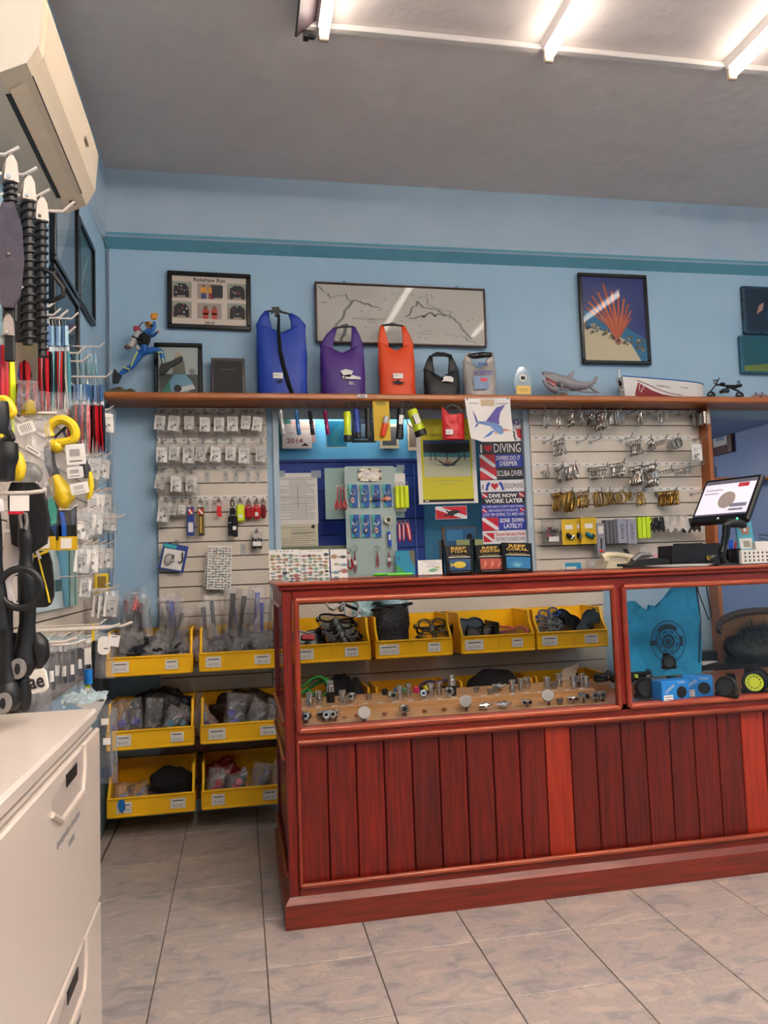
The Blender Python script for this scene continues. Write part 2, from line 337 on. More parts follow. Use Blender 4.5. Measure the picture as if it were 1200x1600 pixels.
# ================================================================ THE DISPLAY COUNTER
CW = wood('cherry_wood', '801608', '4c0b05', 'z', rough=.42, coat=.08); CWH = wood('cherry_wood_rail', '8e220f', '64140a', 'x', rough=.35, coat=.15, rnd=.05)
BEADM = wood('cherry_bead', 'b5502a', '8a2e16', 'x', rough=.3, coat=.25, rnd=.05); BEADV = wood('cherry_bead_upright', 'a23c20', '7a2012', 'z', rough=.3, coat=.25, rnd=.05)
PLM = wood('plinth_wood', '8a2a18', '5e2414', 'x', rough=.45, rnd=.05); SHW = wood('shelf_wood', '9c5526', '7a3c18', 'x', rough=.3, coat=.3, rnd=.05)
PINE = wood('light_plywood', 'c79a68', 'ad7c4c', 'x', rough=.4, rnd=.1, fine=40); POSTM = wood('orange_post_wood', 'b5672e', '98501f', 'z', rough=.4, rnd=.05)
FY = -.09; X0C = .415; XE = 3.0; BK = .66
def counter():
    t = thing('display_counter', 'long cherry wood counter with glazed display case above red planks', 'counter', (0, 0, 0))
    m = MB()
    m.box(((.4+XE)/2, (-.105+BK+.02)/2, .04), (XE-.4, BK+.125, .08))
    m.add([(.4, -.105, .08), (XE, -.105, .08), (XE, BK+.02, .08), (.4, BK+.02, .08), (.422, -.083, .108), (XE, -.083, .108), (XE, BK, .108), (.422, BK, .108)], [(0, 1, 5, 4), (4, 5, 6, 7), (3, 0, 4, 7)])
    part('plinth', m, PLM, t)
    def up(x0, x1, z0, z1, y0=FY, y1=FY+.03, name='stile', mm=CW): part(name, MB().box(((x0+x1)/2, (y0+y1)/2, (z0+z1)/2), (x1-x0, y1-y0, z1-z0), b=.003), mm, t)
    def hz(x0, x1, z0, z1, y0=FY, y1=FY+.03, name='rail', mm=CWH): part(name, MB().box(((x0+x1)/2, (y0+y1)/2, (z0+z1)/2), (x1-x0, y1-y0, z1-z0), b=.003), mm, t)
    def bead(p, q, r=.0095): part('bead_moulding', MB().tube([p, q], r, 10), BEADV if abs(p[2]-q[2]) > .1 else BEADM, t, smooth=True)
    up(X0C, .45, .1, 1.135); up(1.655, 1.70, .64, 1.10)
    up(X0C, .45, .1, 1.135, BK-.05, BK-.02)
    hz(.45, XE, .1, .128); hz(.45, XE, .595, .665); hz(.45, XE, 1.095, 1.135)
    hz(.45, XE, 1.095, 1.135, BK-.05, BK-.02); hz(.45, XE, .1, .64, BK-.05, BK-.03, 'back_panel')
    # planks
    n = int((XE-.46)/.1005)+1
    pk = mesh('plank', MB().box((0, 0, 0), (.0975, .014, .475), b=.003), CW); pk2 = mesh('plank', MB().box((0, 0, 0), (.0975, .014, .475), b=.003), wood('cherry_bright', 'b23212', '8e200c', 'z', rnd=.05))
    part('panel_backing', MB().box(((.45+XE)/2, -.05, .36), (XE-.45, .01, .5)), col('2a0806'), t)
    for i in range(n):
        w = .458+.1005*(i+.5); br = i in (9, 17, 24)
        part('plank', pk2 if br else pk, None, t, 'brighter red plank' if br else None, loc=(w, -.066, .364))
    # beads: plank panel frame and the two glass frames
    y = FY-.004
    bead((.457, y, .135), (XE, y, .135)); bead((.457, y, .612), (XE, y, .612)); bead((.457, y, .135), (.457, y, .612), .007)
    for a, b in ((.462, 1.655), (1.695, XE-.05)):
        bead((a, y, .652), (b, y, .652), .011); bead((a, y, 1.098), (b, y, 1.098), .011); bead((a, y, .652), (a, y, 1.098), .011); bead((b, y, .652), (b, y, 1.098), .011)
        part('glass_front', MB().box(((a+b)/2, FY+.012, .875), (b-a, .004, .45)), GLASS, t, 'clear front pane')
    # top edge moulding, two steps
    for z, o, h, mm in ((1.143, .012, .016, CWH), (1.1565, .02, .012, BEADM)):
        part('top_moulding', MB().box(((X0C-o+XE)/2, FY-o+.03, z), (XE-X0C+o, .06, h), b=.004), mm, t)
        part('top_moulding', MB().box((X0C-o+.03, (FY-o+BK)/2+.03, z), (.06, BK-FY-.06, h), b=.004), mm, t)
        part('top_moulding', MB().box(((X0C-o+XE)/2, BK-.02, z), (XE-X0C+o, .05, h), b=.004), mm, t)
    part('glass_top', MB().box(((X0C+.05+XE)/2, (FY+BK)/2, 1.158), (XE-X0C-.05, BK-FY-.05, .006)), GLASS, t, 'clear glass top')
    # left end: rails, lower panel, glass
    x = X0C
    for z0, z1 in ((.1, .16), (.56, .665), (1.08, 1.135)): part('rail', MB().box((x+.012, (FY+BK)/2, (z0+z1)/2), (.024, BK-FY-.06, z1-z0), b=.003), CW, t)
    part('side_panel', MB().box((x+.016, (FY+BK)/2, .36), (.01, BK-FY-.06, .42)), CW, t); part('glass_side', MB().box((x+.012, (FY+BK)/2, .87), (.004, BK-FY-.06, .43)), GLASS, t)
    for z in (.165, .555, .672, 1.075):
        part('bead_moulding', MB().tube([(x-.003, FY+.03, z), (x-.003, BK-.05, z)], .008, 8), BEADV, t, smooth=True)
    part('case_floor', MB().box(((.44+XE)/2, (FY+BK)/2+.0, .637), (XE-.46, BK-FY-.06, .016)), SHW, t)
    return t
counter()
# riser of light plywood that carries the fittings, in the left bay
rz = thing('fitting_board', 'light plywood stepped board full of chrome fittings inside the display case', 'board', (0, 0, .645))
part('front_step', MB().prism([(-.055, 0), (-.055, .006), (.09, .030), (.09, 0)], 0, 1, T=Matrix(((0, 1.185, 0, .462), (1, 0, 0, 0), (0, 0, 1, 0), (0, 0, 0, 1)))), PINE, rz)
part('back_step', MB().box((1.055, .21, .024), (1.185, .24, .048), b=.002), PINE, rz)
# ---- chrome fittings
def fit(kind, label, x, y, z, s=1., rz_=0.):
    m = MB(); k = kind
    t = thing('valve_fitting', label, 'fitting', (x, y, z), (0, 0, rz_), 'chrome fittings in the display case')
    if k == 0:      # stepped screw adaptor standing upright
        part('body', m.lathe([(0, 0), (.011, 0), (.011, .012), (.014, .013), (.014, .022), (.008, .023), (.008, .030), (.012, .031), (.012, .044), (.006, .045), (0, .045)], 12), CHROME, t, smooth=True)
    elif k == 1:    # hex body with a port facing out
        part('body', m.lathe([(0, 0), (.009, 0), (.009, .01), (.016, .012), (.018, .02), (.016, .03), (.008, .034), (0, .034)], 8), CHROME, t, smooth=True)
        part('port', MB().cyl((0, 0, .02), (0, -.022, .024), .010, n=12), CHROME, t, smooth=True); part('bore', MB().cyl((0, -.0215, .024), (0, -.0228, .024), .006, n=10), BLACK, t)
    elif k == 2:    # two-port block
        part('body', m.box((0, 0, .014), (.036, .02, .02), b=.006), CHROME, t)
        for d in (-.009, .009): part('bore', MB().cyl((d, -.009, .016), (d, -.0108, .016), .005, n=10), BLACK, t)
        part('foot', MB().cyl((0, 0, 0), (0, 0, .006), .008), CHROME, t)
    elif k == 3:    # knob disc on a stem
        part('stem', m.cyl((0, 0, 0), (0, 0, .018), .008), CHROME, t, smooth=True); part('disc', MB().cyl((0, .006, .028), (0, -.008, .034), .019, n=18), mat('matt_nickel', '9c9894', .5, .35), t, smooth=True)
    elif k == 4:    # lying swivel
        part('body', m.cyl((-.018, 0, .012), (.012, -.004, .014), .010), CHROME, t, smooth=True); part('collar', MB().cyl((.0, -.002, .013), (.006, -.003, .0135), .0135, n=8), CHROME, t); part('nozzle', MB().cyl((.012, -.004, .014), (.026, -.006, .020), .005), CHROME, t, smooth=True)
    elif k == 5:    # short dust plug
        part('body', m.lathe([(0, 0), (.008, 0), (.008, .008), (.011, .009), (.011, .02), (0, .021)], 12), STEEL, t, smooth=True)
    elif k == 6:    # black gripped tall adaptor
        part('grip', m.cyl((0, 0, 0), (0, 0, .03), .013), BLACK, t, smooth=True); part('head', MB().lathe([(.010, .03), (.013, .032), (.013, .05), (.008, .055), (.011, .058), (.011, .066), (0, .067)], 12), CHROME, t, smooth=True)
    t.scale = (s, s, s); return t
K = ['stepped adaptor', 'elbow valve', 'two-port block', 'round knob valve', 'lying swivel', 'short plug', 'black-gripped adaptor']
front = [(478, 1, 1120), (512, 1, 1122), (505, 2, 1122), (523, 1, 1118), (566, 3, 1135), (632, 1, 1108), (729, 3, 1104), (758, 4, 1102), (788, 4, 1100), (824, 2, 1098), (858, 3, 1096), (876, 5, 1096), (896, 2, 1094), (912, 1, 1092), (931, 1, 1090), (949, 1, 1088)]
back = [(483, 0), (499, 0), (519, 6), (534, 0), (551, 1), (579, 5), (611, 1), (626, 0), (643, 0), (661, 1), (675, 0), (692, 0), (700, 1), (709, 6), (751, 5), (764, 5), (777, 5), (786, 4), (799, 0), (817, 0), (832, 0), (853, 0), (869, 5), (882, 0), (894, 0), (904, 5), (920, 1), (936, 0), (948, 0)]
ci = {}
for i, (u, k, v) in enumerate(front):
    x = P(u, 1125, .0)[0]; x = max(.48, min(1.63, x)); yy = .0 if i not in (2, 4) else (.03 if i == 2 else -.045)
    ci[k, 0] = ci.get((k, 0), 0)+1
    fit(k, 'chrome %s, front row of the plywood board, %s such from the left' % (K[k], ORD[ci[k, 0]-1]), x, yy, .645+.006+(yy+.055)*.165, 1.18, RN.uniform(-.4, .4))
for i, (u, k) in enumerate(back):
    x = P(u, 1095, .15)[0]; x = max(.48, min(1.63, x))
    ci[k, 1] = ci.get((k, 1), 0)+1
    fit(k, 'chrome %s, raised back row of the board, %s such from the left' % (K[k], ORD[ci[k, 1]-1]), x, .13+(i % 3)*.035, .693, RN.uniform(1.05, 1.25), RN.uniform(-.5, .5))
pl = mesh('price_label', MB().box((0, 0, 0), (.02, .016, .0008)).flat(rect(-.006, -.002, .006, .0), -.01, INK), PAPER)
for i in range(22):
    x = .485+i*.053; o = part('price_label', pl, None, rz, loc=(x, -.035+(i % 2)*.006, .0105), rot=(.16, 0, RN.uniform(-.2, .2)))
for i in range(20):
    part('price_label', pl, None, rz, loc=(.495+i*.058, .105, .0492), rot=(0, 0, RN.uniform(-.2, .2)))
for j, (u, h_) in enumerate(((539, 'c08048'), (557, 'a02020'), (569, 'a02020'), (601, '8a4a20'), (664, '8a4a20'), (695, '8a4a20'))):
    o = solo('dust_cap', MB().lathe([(0, 0), (.008, 0), (.009, .003), (.006, .006), (0, .006)], 12), col(h_), 'small %s dust cap on the plywood board, %s from the left' % ('red' if h_[0] == 'a' else 'brown', ORD[j]), 'cap', (P(u, 1122, .02)[0], .02, .668), smooth=True, group='dust caps on the board')
for j, (u, h_, n_) in enumerate(((620, '2a6ab0', 'blue'), (634, '3aa060', 'green'), (651, 'e02a6a', 'pink'), (668, 'd8d020', 'yellow'), (602, '141418', 'black'))):
    solo('rubber_plug', MB().box((0, 0, .014), (.024, .02, .026), b=.005), col(h_), '%s rubber plug standing behind the chrome fittings in the case' % n_, 'plug', (P(u, 1098, .27)[0], .27, .693))
# ================================================================ right bay of the case
def dive_computer(name, label, x, y, z, rz_, face='101216', s=1., neon=False, strap=True, face_out=True):
    t = thing(name, label, 'gauge', (x, y, z), (0, 0, rz_))
    T = Matrix.Translation((0, 0, .045)) @ Matrix.Rotation(radians(78), 4, 'X')
    part('case', MB().lathe([(0, -.012), (.030, -.012), (.036, -.006), (.036, .006), (.031, .011), (.0, .011)], 24, T=T), BLACK, t, smooth=True)
    part('bezel', MB().lathe([(.027, .011), (.034, .011), (.033, .015), (.027, .015)], 24, T=T), BLKG, t, smooth=True)
    part('dial', MB().lathe([(0, .012), (.027, .0125)], 24, T=T), col('c8d818' if neon else '1a2226', .3), t)
    if neon: part('dial_marks', MB().add([p for k in range(12) for p in [(cos(k*pi/6)*.018-.002, sin(k*pi/6)*.018-.002, .0132), (cos(k*pi/6)*.018+.002, sin(k*pi/6)*.018-.002, .0132), (cos(k*pi/6)*.018+.002, sin(k*pi/6)*.018+.002, .0132), (cos(k*pi/6)*.018-.002, sin(k*pi/6)*.018+.002, .0132)]], [(4*k, 4*k+1, 4*k+2, 4*k+3) for k in range(12)], None, T), INK, t)
    if strap:
        pts = [(.0, .006+.05*(1-cos(a))*.9, .045+.042*sin(a)) for a in [pi*.5*(1-2*i/12)*2 for i in range(3, 10)]]
        for sx in (1,):
            m = MB(); arc = [(0, .012+.045*(1-cos(a)), .045+.043*sin(a)) for a in [pi*(.5+i/9) for i in range(10)]]
            arc = [(0, .058-.05*cos(radians(d)), .045+.042*sin(radians(d))) for d in range(-70, 251, 20)]
            arc = [(0, .03+.035*sin(radians(d)), .045+.043*cos(radians(d))) for d in range(-10, 191, 20)]
            for i in range(len(arc)-1):
                a, b = V(arc[i]), V(arc[i+1]); m.add([a+V((-.014, 0, 0)), a+V((.014, 0, 0)), b+V((.014, 0, 0)), b+V((-.014, 0, 0)), a*1.0+V((-.014, .004, 0)), a+V((.014, .004, 0)), b+V((.014, .004, 0)), b+V((-.014, .004, 0))], [(0, 1, 2, 3), (7, 6, 5, 4), (0, 3, 7, 4), (1, 5, 6, 2)])
            part('strap', m, BLACK, t)
    for q in (.028, -.028): part('lug', MB().box((q, 0, .02), (.02, .02, .02), b=.005), BLACK, t)
    t.scale = (s, s, s); return t
def spot(u, v, z):     # point on the horizontal plane z
    d = ray(u, v); k = (z-CZ)/d.z; return CX+k*d.x, CY+k*d.y
DZ = .645
def gb(u, v): x, y = spot(u, v, DZ); return x, y
x, y = gb(1016, 1098); dive_computer('wrist_compass', 'black wrist compass with neon patch standing left of the blue boxes', x, y+.03, DZ, -.35, s=1.15)
part('neon_patch', MB().box((-.028, .0, .085), (.012, .02, .012), b=.003), col('b8e020'), bpy.data.objects[-1] if False else [o for o in C.objects if o.name.startswith('wrist_compass')][0])
def blue_box(label, u, v, w, rz_, z=DZ, txt2='COMPASS'):
    x, y = gb(u, v); B = mat('blue_card_box', '1f86d8', .45)
    t = thing('compass_box', label, 'box', (x, y+.03, z), (0, 0, rz_), 'blue boxes in the case')
    part('carton', MB().box((0, 0, .045), (w, .062, .09), b=.002), B, t)
    part('round_window', MB().flat(circ(w*.2, .045, .023, 22), -.0316), BLACK, t)
    txt(t, txt2, -w*.22, .06, .05, .012, PAPER, -.0318, rot=.6); txt(t, txt2, w*.2, .082, .034, .008, PAPER, -.0318)
    part('price_sticker', MB().flat(rect(-w*.45, .012, -w*.12, .038), -.0317).flat(rect(0, .0, .03, .012), -.0317), PAPER, t)
    part('sticker_lines', MB().flat(rect(-w*.42, .03, -w*.15, .032), -.0319).flat(rect(-w*.42, .02, -w*.2, .022), -.0319), INK, t)
    return t
blue_box('blue COMPASS carton with round black window, front one of two', 1056, 1101, .125, .12)
blue_box('blue COMPASS carton partly behind the other, on its right', 1098, 1093, .11, -.5)
x, y = gb(1054, 1085); dive_computer('dive_computer', 'black dive computer resting on top of the front blue carton', x, y+.03, DZ+.091, -.3, s=.8)
x, y = gb(1144, 1097); dive_computer('dive_computer', 'round black dive computer to the right of the blue cartons', x, y+.03, DZ, -.9, s=1.15)
x, y = gb(1190, 1092); dive_computer('dive_computer', 'black gauge with lime green dial at the right of the case', x, y+.04, DZ, -.5, s=1.25, neon=True)
x, y = gb(1210, 1092); dive_computer('dive_computer', 'black gauge behind the lime green dial one', x+.05, y+.16, DZ, -.2, s=1.2)
x, y = gb(1008, 1082)
for i in range(3):
    t = thing('black_camera_strap', '%s' % ['black rolled gauge hose lying under the teal bag', 'black buckle and webbing under the teal bag, near the cartons', 'black webbing roll under the teal bag at the divider'][i], 'strap', (x+(.0, .11, -.06)[i], y+.19+.03*i, DZ+.02), (0, 0, .3*i))
    part('webbing', MB().tube([(.05*cos(a)*(1-a*.02), .03*sin(a), .006*a*.4) for a in [k*.5 for k in range(26)]], .011, 6), BLACK, t, smooth=True)
    part('buckle', MB().box((.0, -.035, .016), (.045, .008, .018), b=.003), CHROME, t)
t = solo('brochure', MB().box((0, 0, .002), (.21, .12, .003)).box((.0, 0, .0042), (.19, .1, .0006), GREYI), PAPER, 'printed leaflet lying flat at the front of the case by the wrist compass', 'paper', (1.86, -.01, DZ), (0, 0, .1))
for i, (u, v, w, h) in enumerate(((1115, 1055, .06, .05), (1095, 1060, .05, .05), (1125, 1068, .07, .04), (1084, 1048, .04, .03))):
    x, y = gb(u, v+28); t = thing('gauge_module', 'small black gauge module behind the cartons, %s from the back divider' % ORD[i], 'gauge', (x, y+.16, DZ))
    part('body', MB().box((0, 0, h/2), (w, .05, h), b=.008), BLKG, t); part('screen', MB().flat(rect(-w*.3, h*.35, w*.3, h*.8), -.0256), col('4a5258', .2), t)
# teal drawstring tote hanging behind the case
def tote():
    TEAL = mat('teal_cloth', '2aa0d2', .9, 0, .4, 30, .35, '1c86b8')
    x, z, w, h = bb(975, 925, 1085, 1054, .52); z = .66
    t = thing('tote_bag', 'teal drawstring bag printed with a diving mask inside the display case', 'bag', (x, .5, z))
    h = .41; w = .37
    def fn(sg):
        def g(a, b):
            top = h*(1-.0) - .10*max(0, 1-abs(a-.42)*3.6)*b - .07*(1-a)*b*(1 if a < .35 else 0)
            return ((a-.5)*w*(1+.06*sin(b*3)), sg*(.022*sin(pi*a)*(.4+sin(pi*b*.9)))+nz(a*4, b*4, sg)*.018-.01*sg, b*top)
        return g
    m = MB(); m.grid(fn(-1), 22, 22); m.grid(fn(1), 22, 22); part('cloth', m, TEAL, t, smooth=2)
    D = col('123a52'); m = MB(); yy = -.052; cx, cz = .0, .16
    def ring(r0, r1, a0=0, a1=360, sz=1.1):
        n = max(4, int((a1-a0)/12)); pa = [radians(a0+(a1-a0)*i/n) for i in range(n+1)]
        for i in range(n): m.flat([(cx+r0*cos(pa[i]), cz+r0*sz*sin(pa[i])), (cx+r1*cos(pa[i]), cz+r1*sz*sin(pa[i])), (cx+r1*cos(pa[i+1]), cz+r1*sz*sin(pa[i+1])), (cx+r0*cos(pa[i+1]), cz+r0*sz*sin(pa[i+1]))], yy)
    ring(.083, .087); ring(.056, .062, sz=1); ring(.022, .032, sz=1); ring(0.0001, .014, sz=1)
    for a in range(0, 360, 45): ring(.043, .048, a+8, a+36, 1)
    ring(.062, .078, 50, 135, 1); ring(.062, .074, -20, 20, 1); m.flat(rect(cx-.092, cz-.015, cx-.058, cz+.008), yy)
    part('printed_mask', m, D, t, 'dark printed diving mask in a ring')
    cxm = MB()
    for k in range(11):
        for q in (62, 242):
            a = radians(q+k*5.6)
            cxm.box((.073*cos(a), -.0525, cz+.08*sin(a)), (.0035, .0006, .006))
    part('lettering', cxm, D, t, kind='stuff')
    part('drawstring', MB().tube([(w/2-.01, -.01, .05), (w/2+.012, -.01, .25), (w/2-.005, -.01, .46)], .003, 6), BLACK, t)
    part('drawstring', MB().tube([(w/2, -.0, .44), (w/2+.02, -.0, .36), (w/2+.06, .0, .245), (w/2+.075, 0, .26), (w/2+.065, 0, .35), (w/2+.05, 0, .46)], .003, 6), BLACK, t)
tote()
# ================================================================ SHELF, SLAT WALLS, WINDOW
SW_ = wood('orange_shelf_wood', 'bc6c2c', '96501e', 'x', rough=.35, coat=.3, rnd=.05)
t = thing('wall_shelf', 'long orange wood shelf along the blue wall holding bags and models', 'shelf', (0, 0, 2.07))
part('board', MB().box((1.95, 1.19, .016), (4.62, .22, .028), b=.003), SW_, t)
part('front_lip', MB().box((1.95, 1.083, .0165), (4.62, .022, .035), b=.008), SW_, t)
part('post', MB().box((2.9795, 1.240, -1.031), (.025, .09, 2.058), b=.003), POSTM, t, 'upright orange wood post carrying the shelf')
SLP = .0762
def slat_panel(name, label, x0, x1, z1, n, brown_from=None):
    t = thing(name, label, 'slatwall', ((x0+x1)/2, 1.3, z1))
    w = x1-x0; me = mesh('slat', MB().box((0, 0, 0), (w, .014, SLP-.0048), b=.0015), CREAM)
    mb_ = mesh('slat', MB().box((0, 0, 0), (w, .014, SLP-.0048), b=.0015), wood('brown_board', '6a3c1e', '4c2812', 'x'))
    part('backing', MB().box((0, -.006, -n*SLP/2), (w-.004, .006, n*SLP)), col('4a3226', .8), t)
    for i in range(n): part('slat', mb_ if brown_from is not None and i >= brown_from else me, None, t, loc=(0, -.0155, -(i+.5)*SLP))
    return t
SY = 1.277      # front face of the slats
slat_panel('slatwall_panel', 'narrow cream slatwall left of the window hung with parts bags', -.133, .428, 2.052, 26, 20)
slat_panel('slatwall_panel', 'low cream slatwall seen through the glass case behind the yellow bins', .432, 2.30, 1.10, 13, 7)
slat_panel('slatwall_panel', 'cream slatwall right of the window hung with steel and brass clips', 1.905, 2.965, 2.052, 12)
# upper rows are 3 in boards: grooves at 2.052-k*SLP
def groove(z): return 2.052-round((2.052-z)/SLP)*SLP
def price_strip(x0, x1, z, lab):
    t = thing('price_strip', lab, 'label', ((x0+x1)/2, SY-.0015, z)); part('strip', MB().box((0, 0, 0), (x1-x0, .0016, .022)), PAPER, t)
    k = int((x1-x0)/.05); m = MB()
    for i in range(k): m.flat(rect(-(x1-x0)/2+.02+i*.05, -.003, -(x1-x0)/2+.04+i*.05, .003), -.0012)
    part('price_figures', m, GREYI, t, kind='stuff')
for i, v in enumerate((641, 688, 731, 777)):
    price_strip(-.125, .42, P(330, v)[1]-.004, 'thin price strip on the left slat panel, %s from the top' % ORD[i])
for i, v in enumerate((644, 684, 725, 765)):
    price_strip(1.91, 2.95-.0*(i), P(960, v)[1]-.004, 'thin dotted price strip on the right slat panel, %s from the top' % ORD[i])
# ---- pegs
def peg_mesh(L=.12, up=.025): return MB().tube([(0, 0, 0), (0, -L, 0), (0, -L-.018, up)], .0028, 6).box((0, .0, 0), (.018, .004, .02))
PEGM = mesh('peg_hook', peg_mesh(), STEEL); PEGS = mesh('peg_hook', peg_mesh(.05, .012), STEEL); PEGW = mesh('peg_hook', peg_mesh(.24, .04), mat('white_wire', 'd8ccc4', .4))
def peg(x, z, lab, y=SY-.004, me=None, grp=None, rot=(0, 0, 0), s=None):
    o = part('peg_hook', me or PEGM, None, None, lab, loc=(x, y, z), rot=rot); o['category'] = 'hook'
    if grp: o['group'] = grp
    if s: o.scale = s
    return o
# ---- small clear parts bags
def small_bag(seed, w=.058, h=.10, metal=False, card=True):
    t = thing('parts_bag', 'x', 'bag')
    part('film', MB().add([(p[0], p[1], p[2]-h) for p in bagmesh(w, h, .026, seed).v], bagmesh(w, h, .026, seed).f), FILM2, t, smooth=True)
    if card:
        a = RN.uniform(-.15, .15); T = Matrix.Rotation(a, 4, 'Y')
        part('card', MB().box((0, -.007, -h*.52), (w*.8, .002, h*.66), T=T), PAPER, t)
        m = MB(); m.T = T
        m.flat(rect(-w*.2, -h*.36, w*.22, -h*.34), -.0086).flat(rect(-w*.25, -h*.44, w*.1, -h*.425), -.0086)
        m.flat(circ(w*.08, -h*.6, w*.09, 10), -.0086).flat(rect(-w*.2, -h*.72, -w*.05, -h*.62), -.0086)
        part('print', m, GREYI, t, kind='stuff')
    part('contents', MB().sph((w*.1, .004, -h*.72), (w*.24, .007, h*.13)).cyl((-w*.2, .003, -h*.8), (w*.1, .0, -h*.6), .005), CHROME if metal else STEEL, t, smooth=True)
    return t
BAGP = [small_bag(3), small_bag(11, .06, .105), small_bag(5, .056, .1, True), small_bag(9, .064, .11)]
USED = set()
def put_bag(k, u, v, y, label, grp, sc=1., rz_=0., top=True, left=False):
    proto = BAGP[k]
    if left: a, z = PL(u, v, y); loc = (y, a, z); rot = (0, RN.uniform(-.05, .05), LW+rz_)
    else: x, z = P(u, v, y); loc = (x, y, z); rot = (0, RN.uniform(-.08, .08), rz_)
    if k not in USED:
        USED.add(k); proto.location = loc; proto.rotation_euler = rot; proto['label'] = label; proto['group'] = grp; proto.scale = (sc,)*3; return proto
    return dup(proto, loc, rot, label, grp, sc)
def z8(x, y): return 230+x/4.705, 600+y/4.705
RWN = ['top', 'second', 'third', 'fourth']
rows = [[(100, 200), (205, 200), (310, 205), (425, 212), (530, 215), (628, 205), (730, 202), (820, 212)],
        [(110, 430), (205, 425), (305, 432), (410, 430), (510, 430), (615, 432), (715, 435), (838, 432)],
        [(110, 640), (215, 645), (325, 650)], [(135, 860), (200, 868), (258, 865)]]
for r, row in enumerate(rows):
    for i, (x, y) in enumerate(row):
        u, v = z8(x, y); sc = 1.12 if r < 3 or i == 0 else .72
        put_bag((i*3+r) % 4, u, v+1, 1.232, 'clear parts bag, %s row of the left slat panel, %s from the left' % (RWN[r], ORD[i]), 'clear parts bags on the left slat panel', sc*RN.uniform(.95, 1.05))
        px, pz = P(u, v, 1.25); peg(px, pz+.004, 'short wire hook of the %s bag from the left, %s row, left slat panel' % (ORD[i], RWN[r]), me=PEGS, grp='hooks behind parts bags on the left panel')
for i, (x, y) in enumerate(((440, 640), (578, 640), (652, 640), (740, 640), (812, 640), (437, 850), (490, 850), (705, 1170))):
    u, v = z8(x, y); a, z = P(u, v, 1.275)
    t = thing('empty_hook', 'bare wire hook over a small tag, left slat panel, %s %s' % (ORD[i] if i < 5 else ['left', 'right', 'lone low'][i-5], 'in the third row' if i < 5 else 'one below'), 'hook', (a, SY, z))
    part('tag', MB().box((0, -.002, -.032), (.024, .002, .06)), clear('tag_film', 'e8e4e0', .6, .2), t)
    part('wire', MB().tube([(0, -.003, 0), (0, -.006, -.02), (.004, -.03, -.028), (.0, -.045, -.018)], .002, 6), STEEL, t)
# key tags, pouches, keychains of the fourth row
def ring(t, z=0, r=.013, m=None, name='split_ring'): part(name, MB().tube([(r*cos(a), -.002*sin(2*a), z-r+r*sin(a)) for a in [2*pi*k/14 for k in range(14)]], .0016, 5, closed=True), m or STEEL, t, smooth=True)
def hang(name, label, cat, x, y, build, yy=1.24, grp=None):
    u, v = z8(x, y); a, z = P(u, v, yy); t = thing(name, label, cat, (a, yy, z), group=grp); build(t)
    peg(a, z+.003, 'wire hook carrying the %s' % ' '.join(label.split()[:9]), me=PEGS, grp='hooks behind keychains on the left panel'); return t
FL_R = col('d0281e'); FL_W = col('e8e4e0')
def striptag(h_, edge):
    def b(t):
        ring(t, 0); ring(t, -.02, .008)
        part('tag', MB().box((0, 0, -.105), (.036, .004, .148), b=.002), col(h_), t)
        part('dive_flag', MB().flat(rect(-.012, -.07, .012, -.04), -.0026, FL_R).flat([(-.012, -.046), (-.006, -.04), (.012, -.064), (.006, -.07)], -.003, FL_W), FL_R, t)
        if edge: part('border', MB().flat(rect(-.016, -.175, -.012, -.035), -.0026).flat(rect(.012, -.175, .016, -.035), -.0026).flat(rect(-.006, -.165, .006, -.08), -.0026), mat('gold', 'b89a50', .4, .6), t)
        else: part('price_sticker', MB().flat(rect(-.012, -.16, .012, -.11), -.0026), PAPER, t)
    return b
hang('key_tag', 'long blue key tag with a small dive flag on the left slat panel', 'keychain', 317, 860, striptag('1a3a8a', 0))
hang('key_tag', 'long black and gold key tag with dive flag on the left slat panel', 'keychain', 392, 860, striptag('1c1a18', 1))
def b_red(t):
    ring(t, 0, .016, col('b01820')); part('strap', MB().prism([(-.010, -.03), (.012, -.03), (.014, -.078), (.018, -.085), (-.004, -.085), (-.01, -.07)], -.003, .003), col('d81e24', .3), t)
hang('key_strap', 'glossy red ribbon keychain hanging alone on the left slat panel', 'keychain', 525, 855, b_red)
def b_blk(t):
    part('carabiner', MB().tube([(.008*cos(a), 0, -.016+.018*sin(a)) for a in [2*pi*k/12 for k in range(12)]], .003, 6, closed=True), BLACK, t, smooth=True)
    for i, (x, z, h) in enumerate(((0, -.04, .085), (-.010, -.085, .10), (.012, -.085, .105))):
        part('strap', MB().box((x, -.004*i, z-h/2+.0), (.026, .008, h), b=.003), BLKF, t)
    part('price_sticker', MB().flat(rect(.0, -.155, .018, -.135), -.014), PAPER, t); part('edge_stripe', MB().flat(rect(-.02, -.118, -.008, -.115), -.0135).flat(rect(-.006, -.08, .01, -.077), -.0135), PAPER, t)
hang('webbing_clip', 'black webbing pouch clip with two hanging ends, left slat panel', 'clip', 625, 855, b_blk)
def b_yel(t):
    ring(t, 0, .01); part('case', MB().box((0, 0, -.065), (.042, .018, .09), b=.008), mat('neon_yellow', 'd8e81a', .4), t); part('price_sticker', MB().flat(rect(-.01, -.09, .01, -.075), -.0095), PAPER, t)
hang('whistle_case', 'neon yellow plastic case on a ring, left slat panel', 'keychain', 683, 858, b_yel)
